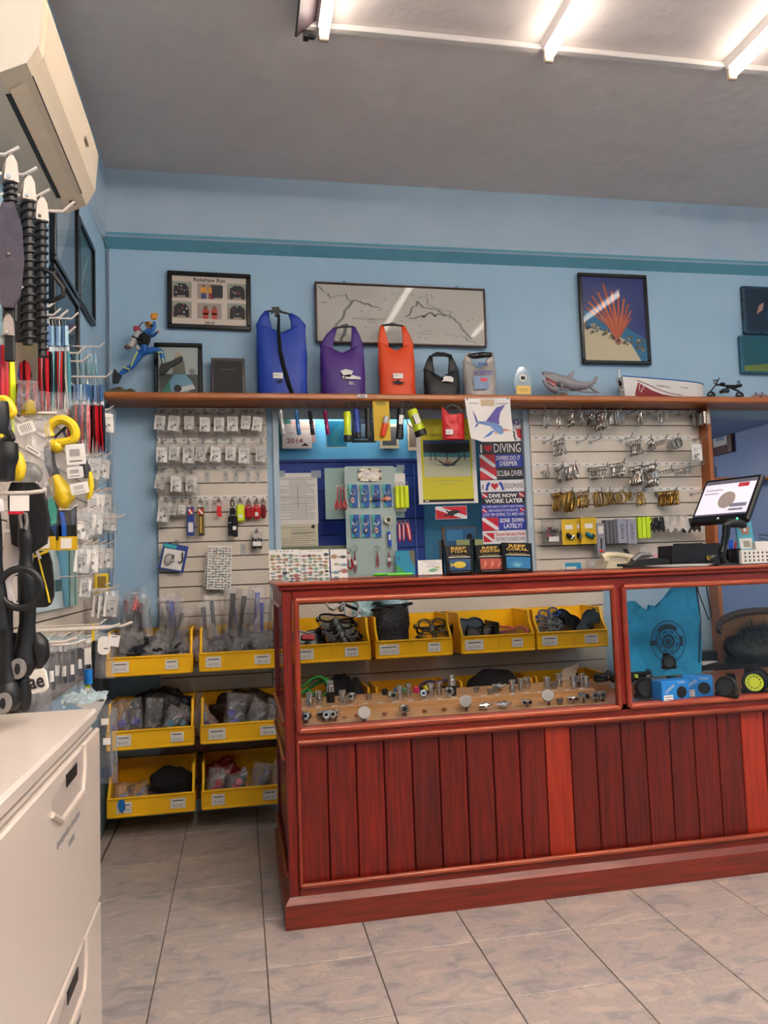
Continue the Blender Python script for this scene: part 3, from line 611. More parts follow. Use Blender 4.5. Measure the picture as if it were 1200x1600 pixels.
def b_r2(c, w, tag):
    def b(t):
        ring(t, 0, .012, BLACK); part('loop', MB().tube([(w*.5*cos(a), 0, -.055+.035*sin(a)) for a in [2*pi*k/16 for k in range(16)]], .006, 7, closed=True), col(c, .3), t, smooth=True)
        part('body', MB().box((0, -.004, -.06), (w*.7, .01, .05), b=.004), col(c, .3), t)
        if tag: part('price_sticker', MB().flat(rbox(w*.5, .022, .004), -.0095, T=Matrix.Translation((0, 0, -.068))), PAPER, t)
    return b
hang('carabiner_keychain', 'dark red carabiner keychains bunched, third from the panel edge', 'keychain', 745, 862, b_r2('a01420', .036, 0))
hang('whistle_keychain', 'red and white oval keychain near the right edge of the left panel', 'keychain', 803, 862, b_r2('c81a22', .034, 1))
hang('carabiner_keychain', 'slim dark red keychain at the right edge of the left panel', 'keychain', 852, 858, b_r2('7a1018', .02, 0))
def b_clip(t):
    part('film', MB().add([(p[0], p[1], p[2]-.09) for p in bagmesh(.06, .09, .03, 21).v], bagmesh(.06, .09, .03, 21).f), FILM, t, smooth=True)
    for i in range(4): part('clip', MB().box((-.02+.013*i, -.004, -.06-.004*(i % 2)), (.011, .02, .055), b=.004), BLACK, t)
    part('price_sticker', MB().flat(rect(-.022, -.075, .022, -.052), -.02), PAPER, t)
hang('bagged_clips', 'bag of black plastic clips with a white sticker, left slat panel', 'bag', 805, 1085, b_clip)
def b_blister(t):
    T = Matrix.Rotation(radians(12), 4, 'Y')
    part('card', MB().box((0, 0, -.075), (.125, .003, .135), T=T), col('20408a'), t)
    m = MB(); m.T = T; m.flat(rect(-.058, -.03, .005, -.012), -.002, col('35b0b0')).flat(rect(-.052, -.135, .05, -.035), -.0022, PAPER); part('print', m, PAPER, t)
    m = MB(); m.T = T; m.sph((-.022, -.01, -.09), (.02, .011, .03)); part('blister', m, FILM, t, smooth=True)
    part('regulator_part', MB().cyl((-.02, -.008, -.08), (-.016, -.008, -.06), .008).sph((-.02, -.008, -.09), .009), CHROME, t, smooth=True)
    part('hook_part', MB().tube([(.03, -.006, -.05), (.028, -.006, -.09), (.018, -.006, -.105), (.008, -.006, -.095)], .004, 6), BLACK, t, smooth=True)
hang('blister_card', 'tilted blue blister card with chrome part, lower left slat panel', 'package', 215, 1168, b_blister)
# ---- printed cards covered with little fish
FC = ['7c9080', '8a7a60', '6a7478', 'a07a58', '7a9a90', 'a0605a', '8a8a84', '7890a0', '3a3a3c', '90966c']
def fish_rows(w, h, seed, cols=5, rows_=9, big=1.0, y=-.0022, mono=False):
    r = random.Random(seed); m = MB()
    for j in range(rows_):
        for i in range(cols):
            cx = -w/2+w*(i+.5)/cols+r.uniform(-.18, .18)*w/cols; cz = h-h*(j+.75+r.uniform(-.2, .2))/(rows_+.6); l = w/cols*.52*big*r.uniform(.7, 1.05); q = l*r.uniform(.42, .75); s = r.choice((1, 1, -1))
            c_ = col(r.choice(FC[:3] if mono else FC))
            m.flat([(cx+s*(l*.55+l*.45*cos(a)) if False else cx+s*l*.8*cos(a), cz+q*.8*sin(a)) for a in [2*pi*k/8 for k in range(8)]], y, c_)
            m.flat([(cx-s*l*.7, cz), (cx-s*l*1.15, cz+q*.6), (cx-s*l*1.15, cz-q*.6)], y, c_)
    return m
def fish_card(label, u0, v0, u1, v1, y, seed, c=5, r=9, rot=0., big=1., lean=0., title=None, mono=False):
    x, z, w, h = bb(u0, v0, u1, v1, y); t = thing('fish_chart', label, 'card', (x, y, z), (lean, rot, 0))
    part('card', MB().box((0, 0, h/2), (w, .003, h)), PAPER, t); part('printed_fish', fish_rows(w*.94, h*(.9 if title else .97), seed, c, r, big, mono=mono), INK, t, kind='stuff')
    if title: txt(t, title, 0, h*.955, w*.55, h*.028, INK, -.0023)
    return t
fish_card('slim sticker sheet of tiny fish tilted on the left slat panel', 322, 852, 360, 921, 1.225, 1, 7, 16, radians(3), 1.1, mono=True)
fish_card('second sticker sheet half hidden behind the tilted fish sheet', 317, 866, 352, 917, 1.25, 2, 7, 12, radians(6), 1.1, mono=True)
# ================================================================ WINDOW
def window():
    wx0, wx1, wz0, wz1 = .46, 1.93, 1.1, 2.06
    PW = mat('pale_blue_frame', 'b6c8d4', .5, 0, .3, 10, h2='a2b8c8')
    w = struct('window_1', MB().box(((wx0+wx1)/2, 1.318, wz1-.02), (wx1-wx0, .03, .04)), PW)
    struct('window_frame', MB().box((wx0+.016, 1.312, 1.58), (.032, .05, .96), b=.003), PW, parent=w)
    struct('window_frame', MB().box((wx1-.03, 1.312, 1.58), (.06, .05, .96), b=.003), PW, parent=w)
    struct('window_frame', MB().box(((wx0+wx1)/2, 1.312, 1.12), (wx1-wx0, .05, .04), b=.003), PW, parent=w)
    struct('window_pane', MB().box(((wx0+wx1)/2, 1.33, 1.58), (wx1-wx0-.06, .005, .9)), GLASS, parent=w)
    # the little room behind
    B1 = mat('sky_blue_inner', '5aa6cc', .7); B2 = mat('deep_blue_board', '1440a0', .5, 0, .4, 5, h2='0e3488')
    r = MB().box(((wx0+wx1)/2, 1.62, 1.58), (wx1-wx0+.3, .04, 1.1)); struct('wall_inner', r, B1)
    for i, (x0, x1) in enumerate(((wx0-.17, wx0-.15), (wx1+.15, wx1+.17))): struct('wall_inner_side', MB().box(((x0+x1)/2, 1.52, 1.58), (.02, .2, 1.1)), B1)
    struct('floor_inner', MB().box(((wx0+wx1)/2, 1.52, 1.04), (wx1-wx0+.3, .2, .02)), B1)
    z = P(540, 722, 1.56)[1]; x1 = P(662, 800, 1.56)[0]
    t = thing('blue_board', 'deep blue slatted board behind the window glass', 'board', (0, 1.57, 1.06))
    nb = 9; hh = (z-1.06)/nb
    for i in range(nb): part('slat', MB().box(((wx0-.1+x1)/2, 0, hh*(i+.5)), (x1-wx0+.1, .02, hh-.003), b=.002), B2, t)
    part('seam_trim', MB().box((x1-.05, -.012, (z-1.06)/2), (.004, .004, z-1.06-.02)), col('6a8ac8'), t)
    part('top_edge', MB().box(((wx0-.1+x1)/2, -.005, z-1.06+.008), (x1-wx0+.1, .03, .016)), col('0c2a7a'), t)
window()
def z1(x, y): return 410+x/4.8, 600+y/4.8
def zb(x0, y0, x1, y1, y): a = z1(x0, y0); b = z1(x1, y1); return bb(a[0], a[1], b[0], b[1], y)
def card(name, label, cat, box, y, m=PAPER, th=.002, rot=0., lean=0., grp=None):
    x, z, w, h = box; t = thing(name, label, cat, (x, y, z), (lean, rot, 0), grp)
    part('sheet', MB().box((0, 0, h/2), (w, th, h)), m, t); return t, w, h
def lines(w, h, z0, z1, n, seed=0, x0=-.42, x1=.42, y=-.0016, th=.25):
    m = MB(); r = random.Random(seed); st = (z1-z0)*h/n
    for i in range(n):
        z = z1*h-(i+.5)*st; e = x1*r.uniform(.5, 1) if r.random() < .4 else x1; s_ = x0*(1 if r.random() < .8 else .5)
        m.flat(rect(s_*w, z-st*th/2, e*w, z+st*th/2), y)
    return m
YG = 1.322
t, w, h = card('calendar', 'beige 2014 calendar seen through the window behind the silver flashlight', 'calendar', zb(148, 300, 370, 485, 1.55), 1.55, col('c8b8ac'))
part('band', MB().flat(rect(-w*.1, h*.75, w*.5, h*1.0), -.0012).flat(rect(-w*.5, h*.0, w*.5, h*.05), -.0012), col('b09a92'), t); txt(t, '2014', -w*.08, h*.32, w*.55, h*.2, col('8a3a40'), -.0016, bold=.02)
txt(t, 'COZUM', -w*.2, h*.62, w*.25, h*.09, col('a06a6a'), -.0016); part('emblem', MB().flat([(w*.12, h*.1), (w*.4, h*.1), (w*.27, h*.24)], -.0016), INK, t)
t, w, h = card('notice', 'green notice in the upper left corner behind the window', 'paper', zb(65, 240, 210, 470, 1.56), 1.56, col('3f7a68')); part('print', lines(w, h, .1, .9, 8, 1), col('2a6050'), t, kind='stuff')
t, w, h = card('notice', 'pink edged sheet behind the 2014 calendar', 'paper', zb(215, 270, 395, 440, 1.565), 1.565, col('b88a84'))
t, w, h = card('island_map', 'cyan island map with pale border behind the magenta flashlight', 'map', zb(475, 272, 635, 480, 1.50), 1.50, col('c8dce0')); part('sea', MB().flat(rect(-w*.46, h*.04, w*.46, h*.97), -.0013), col('1c9cc0'), t)
part('island', MB().flat([(-w*.25, h*.2), (-w*.05, h*.15), (w*.15, h*.4), (w*.3, h*.75), (w*.15, h*.85), (-w*.1, h*.65), (-w*.25, h*.45)], -.0016), col('4ab0c4'), t)
t, w, h = card('dark_photo', 'dark photo behind the blue torch inside the window', 'picture', zb(668, 265, 850, 440, 1.50), 1.50, col('1a2430')); part('print', MB().flat(rect(-w*.1, h*.25, w*.1, h*.8), -.0012).flat(rect(-w*.4, h*.1, w*.2, h*.2), -.0012), col('8aa0b0'), t)
for i, (b_, lb) in enumerate((((880, 300, 1020, 485), 'small photo in a cream frame behind the window glass'), ((1090, 290, 1160, 500), 'small brown framed photo behind the yellow poster edge'))):
    t, w, h = card('framed_photo', lb, 'picture', zb(*b_, 1.58), 1.58, col('b8a888'), .012); part('photo', MB().flat(rect(-w*.38, h*.12, w*.38, h*.88), -.0065), col('3a3e40' if i == 0 else '6a5a4c'), t)
t, w, h = card('paper_form', 'white printed form taped inside the window glass', 'paper', zb(112, 668, 415, 1052, 1.345), 1.345, PAPER)
part('print', lines(w, h, .08, .92, 26, 3), GREYI, t, kind='stuff'); part('ruled_boxes', MB().flat(rect(0, .3*h, .002, .75*h), -.0017).flat(rect(-w*.4, .52*h, w*.42, .523*h), -.0017).flat(rect(-w*.4, .4*h, w*.42, .403*h), -.0017).flat(rect(w*.2, .1*h, w*.204, .5*h), -.0017), INK, t)
part('tape', MB().flat(rect(-w*.55, h*.93, -w*.3, h*1.05), -.002).flat(rect(w*.35, h*.9, w*.6, h*1.05), -.002), clear('tape', 'cfe0e0', .5), t)
t, w, h = card('paper_form', 'cream printed form below the white one in the window', 'paper', zb(120, 1050, 418, 1235, 1.343), 1.343, col('d4ccb0'))
part('print', lines(w, h, .1, .9, 9, 5), GREYI, t, kind='stuff'); part('seal', MB().flat(circ(w*.38, h*.88, .010), -.0018).flat(rect(-w*.15, h*.62, w*.42, h*.64), -.0018), INK, t)
t, w, h = card('plastic_sleeve', 'pale green sheet taped in the window behind the red keychains', 'sheet', zb(470, 628, 1060, 1008, 1.346), 1.346, mat('pale_green_sheet', 'a4c4bc', .5, 0, .3, 5, h2='8fb4b4')); part('tape', MB().flat(rect(w*.42, h*.92, w*.52, h*1.05), -.002), clear('tape', '', .5), t)
t, w, h = card('paper_form', 'olive slip beneath the forms at the window bottom', 'paper', zb(118, 1215, 640, 1250, 1.34), 1.34, col('7a8268'))
# poster and stickers
def z2(x, y): return 640+x/5, 600+y/5
def zc(x0, y0, x1, y1, y): a = z2(x0, y0); b = z2(x1, y1); return bb(a[0], a[1], b[0], b[1], y)
t, w, h = card('poster', 'yellow poster with a hammock picture taped to the window', 'poster', zc(62, 265, 522, 935, 1.318), 1.318, WHITE, rot=radians(-.5))
part('yellow_field', MB().flat(rect(-w*.43, h*.045, w*.43, h*.985), -.0013), mat('poster_yellow', 'd2c814', .5), t); part('black_bar', MB().flat(rect(-w*.43, h*.02, w*.43, h*.05), -.0015), INK, t)
pm = MB(); a, b_ = -w*.39, w*.4; q0, q1 = h*.31, h*.74
pm.flat(rect(a, q0, b_, q1), -.0016, col('c4c4a4')).flat(rect(a, h*.62, b_, q1), -.0018, col('2a4a74')).flat([(a, h*.7), (b_, h*.7), (b_, h*.6), (w*.1, h*.585), (a, h*.6)], -.002, col('12161c'))
pm.flat([(a, h*.605), (b_, h*.6), (b_, h*.53), (0, h*.54), (a, h*.55)], -.0019, col('4a8a94'))
for x in (-.28, -.2, 0, .2, .3): pm.flat(rect(w*x, h*.5, w*(x+.015), h*.62), -.0021, INK)
pm.flat([(-w*.2, h*.53), (-w*.05, h*.44), (w*.12, h*.44), (w*.28, h*.56), (w*.1, h*.475), (-w*.05, h*.475)], -.0022, col('3a2e34')).flat([(-w*.1, h*.47), (w*.1, h*.46), (w*.02, h*.5)], -.0024, col('b08070'))
pm.flat([(-w*.3, h*.47), (w*.0, h*.43), (w*.3, h*.45), (0, h*.44)], -.0021, col('3a5a60'))
part('picture', pm, INK, t, 'hammock under trees on pale sand', kind='stuff')
txt(t, 'se Gusto', -w*.22, h*.805, w*.28, h*.035, INK, -.0018); txt(t, 'da', w*.32, h*.81, w*.09, h*.035, INK, -.0018); part('small_print', MB().flat(rect(-w*.25, h*.26, w*.25, h*.264), -.0018).flat(rect(-w*.15, h*.225, w*.15, h*.229), -.0018).flat(rect(-w*.4, h*.028, -w*.33, h*.042), -.0018, PAPER), GREYI, t)
RED = col('c8102a', .4); SBLK = col('151318', .4); SBLU = col('2838a8', .4); SWH = col('e4e0e2', .4)
def stk(label, x0, y0, x1, y1, base, rot=0.):
    return card('bumper_sticker', label, 'sticker', zc(x0, y0, x1, y1, 1.316), 1.316, base, .0014, rot)
def flagpatch(t, x0, z0, x1, z1):
    part('dive_flag', MB().flat(rect(x0, z0, x1, z1), -.0011, RED).flat([(x0, z1), (x0+(x1-x0)*.16, z1), (x1, z0+(z1-z0)*.2), (x1, z0), (x1-(x1-x0)*.16, z0), (x0, z1-(z1-z0)*.2)], -.0014, SWH), RED, t)
def heart(t, cx, cz, s):
    pts = [(cx+s*.062*16*sin(a)**3, cz+s*.062*(13*cos(a)-5*cos(2*a)-2*cos(3*a)-cos(4*a))) for a in [2*pi*k/24 for k in range(24)]]; part('heart', MB().flat(pts, -.0014), RED, t)
R0 = radians(-.6)
t, w, h = stk('white sticker ending in KS, topmost behind the marlin paper', 560, 248, 868, 350, SWH, R0); txt(t, 'KS', w*.38, h*.5, w*.17, h*.5, SBLU, -.0015, bold=.02, rot=.15)
t, w, h = stk('red and white sticker ending in R behind the marlin paper', 560, 352, 872, 448, SWH, R0); txt(t, 'R', w*.32, h*.45, w*.12, h*.75, SBLK, -.0015, bold=.03); part('red_mark', MB().flat([(w*.4, h*.35), (w*.5, h*.15), (w*.5, h*1), (w*.38, h*1)], -.0012), RED, t)
t, w, h = stk('black sticker reading I heart DIVING', 545, 450, 875, 550, SBLK, R0); txt(t, 'I', -w*.46, h*.47, w*.045, h*.66, SWH, -.0015); heart(t, -w*.3, h*.5, h*.36); txt(t, 'DIVING', w*.16, h*.5, w*.64, h*.7, SWH, -.0015, bold=.01)
t, w, h = stk('blue sticker reading DIVERS DO IT DEEPER with a dive flag', 548, 548, 882, 650, SBLU, R0); flagpatch(t, -w/2, 0, -w*.14, h); txt(t, 'DiVERS DO iT', w*.17, h*.7, w*.56, h*.34, SWH, -.0016, bold=.02); txt(t, 'DEEPER', w*.17, h*.28, w*.42, h*.34, SWH, -.0016, bold=.02)
t, w, h = stk('black sticker reading SCUBA DIVER with a dive flag', 550, 652, 886, 745, SBLK, R0); flagpatch(t, -w/2, 0, -w*.12, h); txt(t, 'SCUBA DIVER', w*.19, h*.5, w*.6, h*.48, SWH, -.0016, bold=.01)
t, w, h = stk('white sticker with two dolphins around a heart reading DOLPHINS', 555, 750, 895, 842, SWH, R0); txt(t, 'I', -w*.45, h*.42, w*.02, h*.42, SBLK, -.0016); heart(t, -w*.18, h*.5, h*.33)
for s in (-1, 1): part('dolphin', MB().flat([(-w*.18+s*w*x, h*z) for x, z in ((.1, .8), (.14, .85), (.19, .65), (.2, .4), (.22, .15), (.17, .12), (.15, .3), (.14, .5), (.1, .65))], -.0014), SBLU, t)
txt(t, 'DOLPHINS', w*.26, h*.5, w*.42, h*.42, SBLK, -.0016)
t, w, h = stk('black sticker reading DIVE NOW WORK LATER', 562, 846, 898, 938, SBLK, R0); txt(t, 'DIVE NOW', -w*.0, h*.72, w*.66, h*.36, SWH, -.0016, bold=.04); txt(t, 'WORK LATER', w*.02, h*.27, w*.9, h*.38, SWH, -.0016, bold=.04); flagpatch(t, -w*.49, h*.56, -w*.36, h*.95); flagpatch(t, w*.37, h*.56, w*.49, h*.95)
t, w, h = stk('blue sticker reading GOD IM GOING TO MISS HER', 563, 940, 902, 1038, SBLU, R0); txt(t, "MY WIFE SAID IF I DON'T QUIT DIVING", 0, h*.82, w*.94, h*.2, SWH, -.0016, bold=.01); txt(t, 'SHE IS GOING TO DIVORCE ME', 0, h*.52, w*.68, h*.2, SWH, -.0016, bold=.01); txt(t, "GOD I'M GOING TO MISS HER", 0, h*.2, w*.96, h*.26, SWH, -.0016, bold=.01); flagpatch(t, -w*.49, h*.38, -w*.38, h*.68); flagpatch(t, w*.38, h*.38, w*.49, h*.68)
t, w, h = stk('blue sticker reading GONE DOWN LATELY with a dive flag', 568, 1040, 908, 1140, SBLU, R0); flagpatch(t, -w/2, 0, -w*.13, h); txt(t, 'GONE  DOWN', w*.18, h*.74, w*.56, h*.34, SWH, -.0016, bold=.03); txt(t, 'LATELY?', w*.2, h*.3, w*.42, h*.36, SWH, -.0016, bold=.03)
t, w, h = stk('white sticker reading THE MORE ID RATHER BE DIVING, lowest one', 572, 1145, 912, 1245, SWH, R0); flagpatch(t, -w*.48, h*.15, -w*.24, h*.85); txt(t, 'The more I learn about Women', w*.13, h*.73, w*.68, h*.28, RED, -.0016, bold=.02); txt(t, "THE MORE I'D RATHER BE DIVING", w*.13, h*.33, w*.68, h*.3, SBLK, -.0016)
t, w, h = stk('red dive flag sticker with a swimming diver on the window', 202, 955, 448, 1055, SWH, R0); flagpatch(t, -w*.49, h*.03, w*.49, h*.97); part('diver_figure', MB().flat([(-w*.25, h*.3), (-w*.1, h*.42), (-w*.2, h*.85), (-w*.08, h*.6), (w*.1, h*.7), (w*.25, h*.65), (w*.28, h*.5), (w*.1, h*.35), (w*.02, h*.2), (-w*.1, h*.3), (-w*.22, h*.2)], -.0018), SBLK, t)
t, w, h = card('framed_print', 'blue print in a brown frame low behind the window', 'picture', zc(252, 1118, 520, 1270, 1.37), 1.37, col('6a5040'), .012); part('print', MB().flat(rect(-w*.42, 0, w*.48, h*.94), -.0065, col('1c5a8a')).flat(circ(w*.3, h*.5, .018), -.007, INK).flat(rect(-w*.36, h*.3, w*.1, h*.85), -.0068, col('2a78a8')), INK, t)
t, w, h = card('green_slip', 'olive green paper slip above the reef books', 'paper', zc(365, 1215, 575, 1262, 1.315), 1.315, col('8a9460'))
# marlin sheet pinned to the shelf edge
x, z, w, h = zc(445, 108, 800, 455, 1.062)
t = thing('marlin_print', 'white sheet with a leaping marlin pinned to the shelf edge', 'paper', (x, 1.066, z), (0, radians(-1), 0))
def mf(a, b): return ((a-.5)*w*(1-.12*(1-b)*(1-a)), -.02*(1-b)**2-.004*sin(a*6)*(1-b), b*h+(.035*(1-b)*(max(0, .3-a)*2)))
part('sheet', MB().grid(mf, 12, 12), PAPER, t, smooth=2)
def mp(pts, c_, m_):
    o = []
    for a, b in pts: q = mf(a, b); o.append((q[0], q[1]-.0022, q[2]))
    cc = [sum(k[i] for k in o)/len(o) for i in range(3)]; n_ = len(o)
    m_.add(o+[cc], [(i, (i+1) % n_, n_) for i in range(n_)], c_)
m = MB(); BL = col('3a6ac0'); PU = col('5a50a0'); OR = col('c87a60')
mp([(.18, .45), (.35, .47), (.52, .45), (.66, .42), (.78, .34), (.8, .2), (.72, .16), (.62, .24), (.5, .36), (.35, .4), (.22, .41)], col('6a8ac0'), m)
mp([(.42, .47), (.55, .62), (.68, .78), (.88, .84), (.76, .66), (.72, .5), (.72, .4), (.6, .44)], PU, m); mp([(.19, .43), (.14, .72), (.21, .55), (.23, .45)], PU, m); mp([(.2, .41), (.13, .28), (.24, .38)], PU, m)
mp([(.78, .3), (.98, .25), (.78, .24)], OR, m); mp([(.62, .26), (.48, .14), (.3, .08), (.52, .24)], BL, m); mp([(.7, .36), (.76, .33), (.76, .2), (.7, .18), (.66, .28)], BL, m); mp([(.62, .24), (.6, .14), (.65, .2)], OR, m)
mp([(.34, .82), (.64, .82), (.64, .97), (.34, .97)], col('c0a888'), m); mp([(.34, .86), (.64, .86), (.64, .9), (.34, .9)], col('8a3a20'), m); mp([(.08, .87), (.3, .87), (.3, .885), (.08, .885)], GREYI, m); mp([(.68, .86), (.95, .86), (.95, .875), (.68, .875)], GREYI, m)
part('print', MB().add([], []) if False else m, BL, t, 'blue and purple marlin print', kind='stuff'); part('pin', MB().sph((-w*.45, -.003, h*.98), .004).sph((w*.45, -.003, h*.98), .004), INK, t)
# ---- keychain board
bx0 = zb(625, 618, 1002, 1488, 1.30); x, z, w, h = bx0
t = thing('display_board', 'pale grey board propped in front of the window holding keychains', 'board', (x, 1.292, z)); part('panel', MB().prism([(a, b+h/2) for a, b in rbox(w, h, .012)], 0, .006), col('a6bab6', .4), t)
def lb(px, py): # point on that board plane
    a = z1(px, py); return P(a[0], a[1], 1.285)
a, b_ = lb(805, 680); tt = thing('chrome_label_plate', 'ornate silver frame with a white label at the top of the board', 'plate', (a, 1.288, b_))
part('frame', MB().prism(rbox(.13, .07, .02), -.004, .003), mat('silver_cast', 'b8b0a0', .35, .9, bump=.5, scale=90), tt); part('label', MB().flat(rbox(.08, .036, .003), -.0046), PAPER, tt)
part('bosses', MB().sph((-.058, -.004, .02), .009).sph((.058, -.004, .02), .009).sph((-.058, -.004, -.02), .009).sph((.058, -.004, -.02), .009).sph((0, -.004, .032), .008).sph((0, -.004, -.032), .008), STEEL, tt, smooth=True, kind='stuff'); txt(tt, '$15.95', -.01, 0, .03, .008, INK, -.005)
def chain_card(i, px, py, charm, lab):
    a, b = lb(px, py); t = thing('keychain_card', lab, 'keychain', (a, 1.283, b), group='blue keychain cards on the board')
    part('card', MB().prism([(-.023, 0), (.023, 0), (.026, -.04), (.026, -.122), (.0, -.122), (-.02, -.09)], -.001, .001), col('1c56a4'), t)
    part('card_accent', MB().flat([(-.023, 0), (-.006, 0), (-.02, -.09)], -.0014).flat([(-.018, -.095), (-.02, -.09), (0, -.122), (-.016, -.122)], -.0014), col('3ab0a8'), t)
    part('ring', MB().tube([(.014*cos(a), -.005, -.04+.014*sin(a)) for a in [2*pi*k/14 for k in range(14)]], .0022, 5, closed=True), CHROME, t, smooth=True)
    for k in range(4): part('chain_link', MB().tube([(.012-.006*k+.003*cos(a), -.007, -.045-.006*k+.005*sin(a)) for a in [2*pi*q/8 for q in range(8)]], .0014, 4, closed=True), CHROME, t)
    if charm == 'slipper':
        part('slipper', MB().sph((-.003, -.007, -.086), (.012, .003, .016)), col('c8b8a8'), t, smooth=True); part('strap', MB().box((-.003, -.011, -.084), (.02, .003, .006)), col('b04838'), t)
    elif charm == 'star': part('star', MB().prism([((.016 if k % 2 == 0 else .006)*cos(pi/2+k*pi/5), -.082+(.016 if k % 2 == 0 else .006)*sin(pi/2+k*pi/5)) for k in range(10)], -.009, -.004), STEEL, t)
    elif charm in ('tang', 'clown'):
        c_ = '14245a' if charm == 'tang' else 'd8743a'
        part('fish', MB().sph((0, -.01, -.08), (.022, .005, .012)), col(c_), t, smooth=True); part('fin', MB().prism([(-.018, -.08), (-.03, -.07), (-.03, -.09)], -.012, -.008), col('d0c020' if charm == 'tang' else c_), t)
        if charm == 'clown': part('band', MB().box((0, -.013, -.08), (.004, .006, .02)).box((.012, -.012, -.08), (.003, .005, .014)), SWH, t)
    else: part('shell', MB().lathe([(0, -.018), (.008, -.012), (.01, 0), (.006, .01), (0, .014)], 10, T=Matrix.Translation((0, -.009, -.085)) @ Matrix.Rotation(.5, 4, 'Y')), STEEL, t, smooth=True)
for i, (px, py, c_, l_) in enumerate(((675, 755, 'slipper', 'blue card keychain with a slipper charm, upper row'), (762, 755, 'star', 'blue card keychain with a silver star charm'), (845, 755, 'tang', 'blue card keychain with a dark blue fish charm'), (930, 752, 'clown', 'blue card keychain with an orange striped fish charm'), (690, 980, 'tail', 'blue card keychain with a pale tail charm, lower left'), (770, 980, 'shell', 'blue card keychain with a grey shell charm, lower row middle'), (852, 980, 'slipper', 'blue card keychain with a slipper charm, lower row'))): chain_card(i, px, py, c_, l_)
def loop_bunch(px, py, n, c_, lab, long=.13, wd=.022):
    a, b = lb(px, py)
    for k in range(n):
        t = thing('strap_keychain', lab % ORD[k] if '%s' in lab else lab, 'keychain', (a+(k-(n-1)/2)*wd*.62, 1.268-.004*k, b), (0, radians((k-(n-1)/2)*-5), 0), group='strap keychains %s' % c_)
        ring(t, .012, .012); part('strap', MB().tube([(0, 0, -.004), (.001, -.002, -long*.6), (wd*.35, -.002, -long*.85), (0, -.002, -long), (-wd*.35, -.002, -long*.85), (-.001, 0, -long*.6)], .0035, 6, flat=2), col(c_, .3), t, smooth=True)
loop_bunch(582, 770, 3, 'b0141e', 'red cord keychain left of the blue cards, %s in its bunch', .13)
for k in range(3):
    a, b = lb(1005+32*k, 755); t = thing('float_keychain', 'neon yellow float keychain at the right of the board, %s in its bunch' % ORD[k], 'keychain', (a, 1.27-.006*k, b), group='neon float keychains'); ring(t, .012, .012); part('float', MB().box((0, 0, -.07), (.026, .014, .125), b=.006), mat('neon_yellow', '', .4), t)
t, w, h = card('white_backer', 'white card behind the neon floats', 'card', zb(985, 670, 1075, 955, 1.29), 1.294, PAPER)
for k in range(3):
    a, b = lb(1022+28*k, 1050); t = thing('board_keychain', 'red and white board shaped keychain right of the grey board, %s in its row' % ORD[k], 'keychain', (a, 1.27-.006*k, b), (0, radians(-8 if k == 2 else 0), 0), group='board shaped keychains'); ring(t, .02, .012)
    part('body', MB().sph((0, 0, -.045), (.014 if k == 2 else .009, .004, .055)), col('c02430', .3), t, smooth=True); part('stripe', MB().box((.0, -.0045, -.045), (.005, .002, .08)), SWH, t)
a, b = lb(940, 985); t = thing('compass_keychain', 'round metal keychain with a small blue float below it', 'keychain', (a, 1.275, b)); part('dial', MB().prism(circ(0, -.025, .022, 18), -.006, .002), mat('silver_cast', '', .35), t); part('hole', MB().flat(circ(0, -.025, .012), -.007), col('38433a'), t)
part('chain', MB().tube([(0, -.002, -.045), (.003, -.002, -.065), (0, -.002, -.085)], .003, 5), STEEL, t); part('float', MB().cyl((0, -.002, -.09), (.006, -.002, -.17), .009), col('1c50c0'), t, smooth=True); part('price_sticker', MB().box((.002, -.012, -.12), (.01, .001, .03)), PAPER, t)
for k, (px, l_) in enumerate(((690, .13), (860, .1), (945, .1))):
    a, b = lb(px, 1240); t = thing('cord_keychain', 'single dark red cord keychain low on the board, %s from the left' % ORD[k], 'keychain', (a, 1.278, b), group='single cord keychains'); ring(t, .02, .016)
    part('cord', MB().tube([(0, 0, -.005), (.004, 0, -l_*.5), (.006, 0, -l_*.8), (0, 0, -l_), (-.006, 0, -l_*.8), (-.004, 0, -l_*.5)], .003, 6, closed=True), col('9a1422', .4), t, smooth=True)
    if k != 1: part('price_sticker', MB().box((0, -.005, -l_*.55), (.014, .001, .022)), PAPER, t)
for k in range(3):
    a, b = lb(562+36*k, 1250); t = thing('red_clip_keychain', 'chunky red clip keychain before the third fish chart, %s in its bunch' % ORD[k], 'keychain', (a, 1.255-.006*k, b), (0, radians((1-k)*6), 0), group='chunky red keychains'); ring(t, .01, .013)
    part('clip', MB().tube([(0, 0, -.01), (.012, 0, -.05), (.014, 0, -.085), (0, 0, -.1), (-.014, 0, -.085), (-.012, 0, -.05)], .006, 7, closed=True), col('b01420', .3), t, smooth=True); part('price_sticker', MB().box((0, -.008, -.035), (.018, .001, .03)), PAPER, t)
t, w, h = card('reef_card', 'green and blue island picture card right of the board', 'card', zb(1002, 1250, 1145, 1465, 1.25), 1.25, col('2f9cc0'))
part('print', MB().flat([(-w*.5, h*.55), (-w*.1, h*.3), (w*.4, h*.05), (w*.2, 0), (-w*.5, 0)], -.0013, col('4aa860')).flat([(w*.2, h), (w*.5, h), (w*.5, h*.4), (w*.25, h*.75)], -.0013, col('7a7a58')).flat([(-w*.4, h*.7), (-w*.3, h*.72), (-w*.35, h*.8)], -.0015, INK), INK, t)
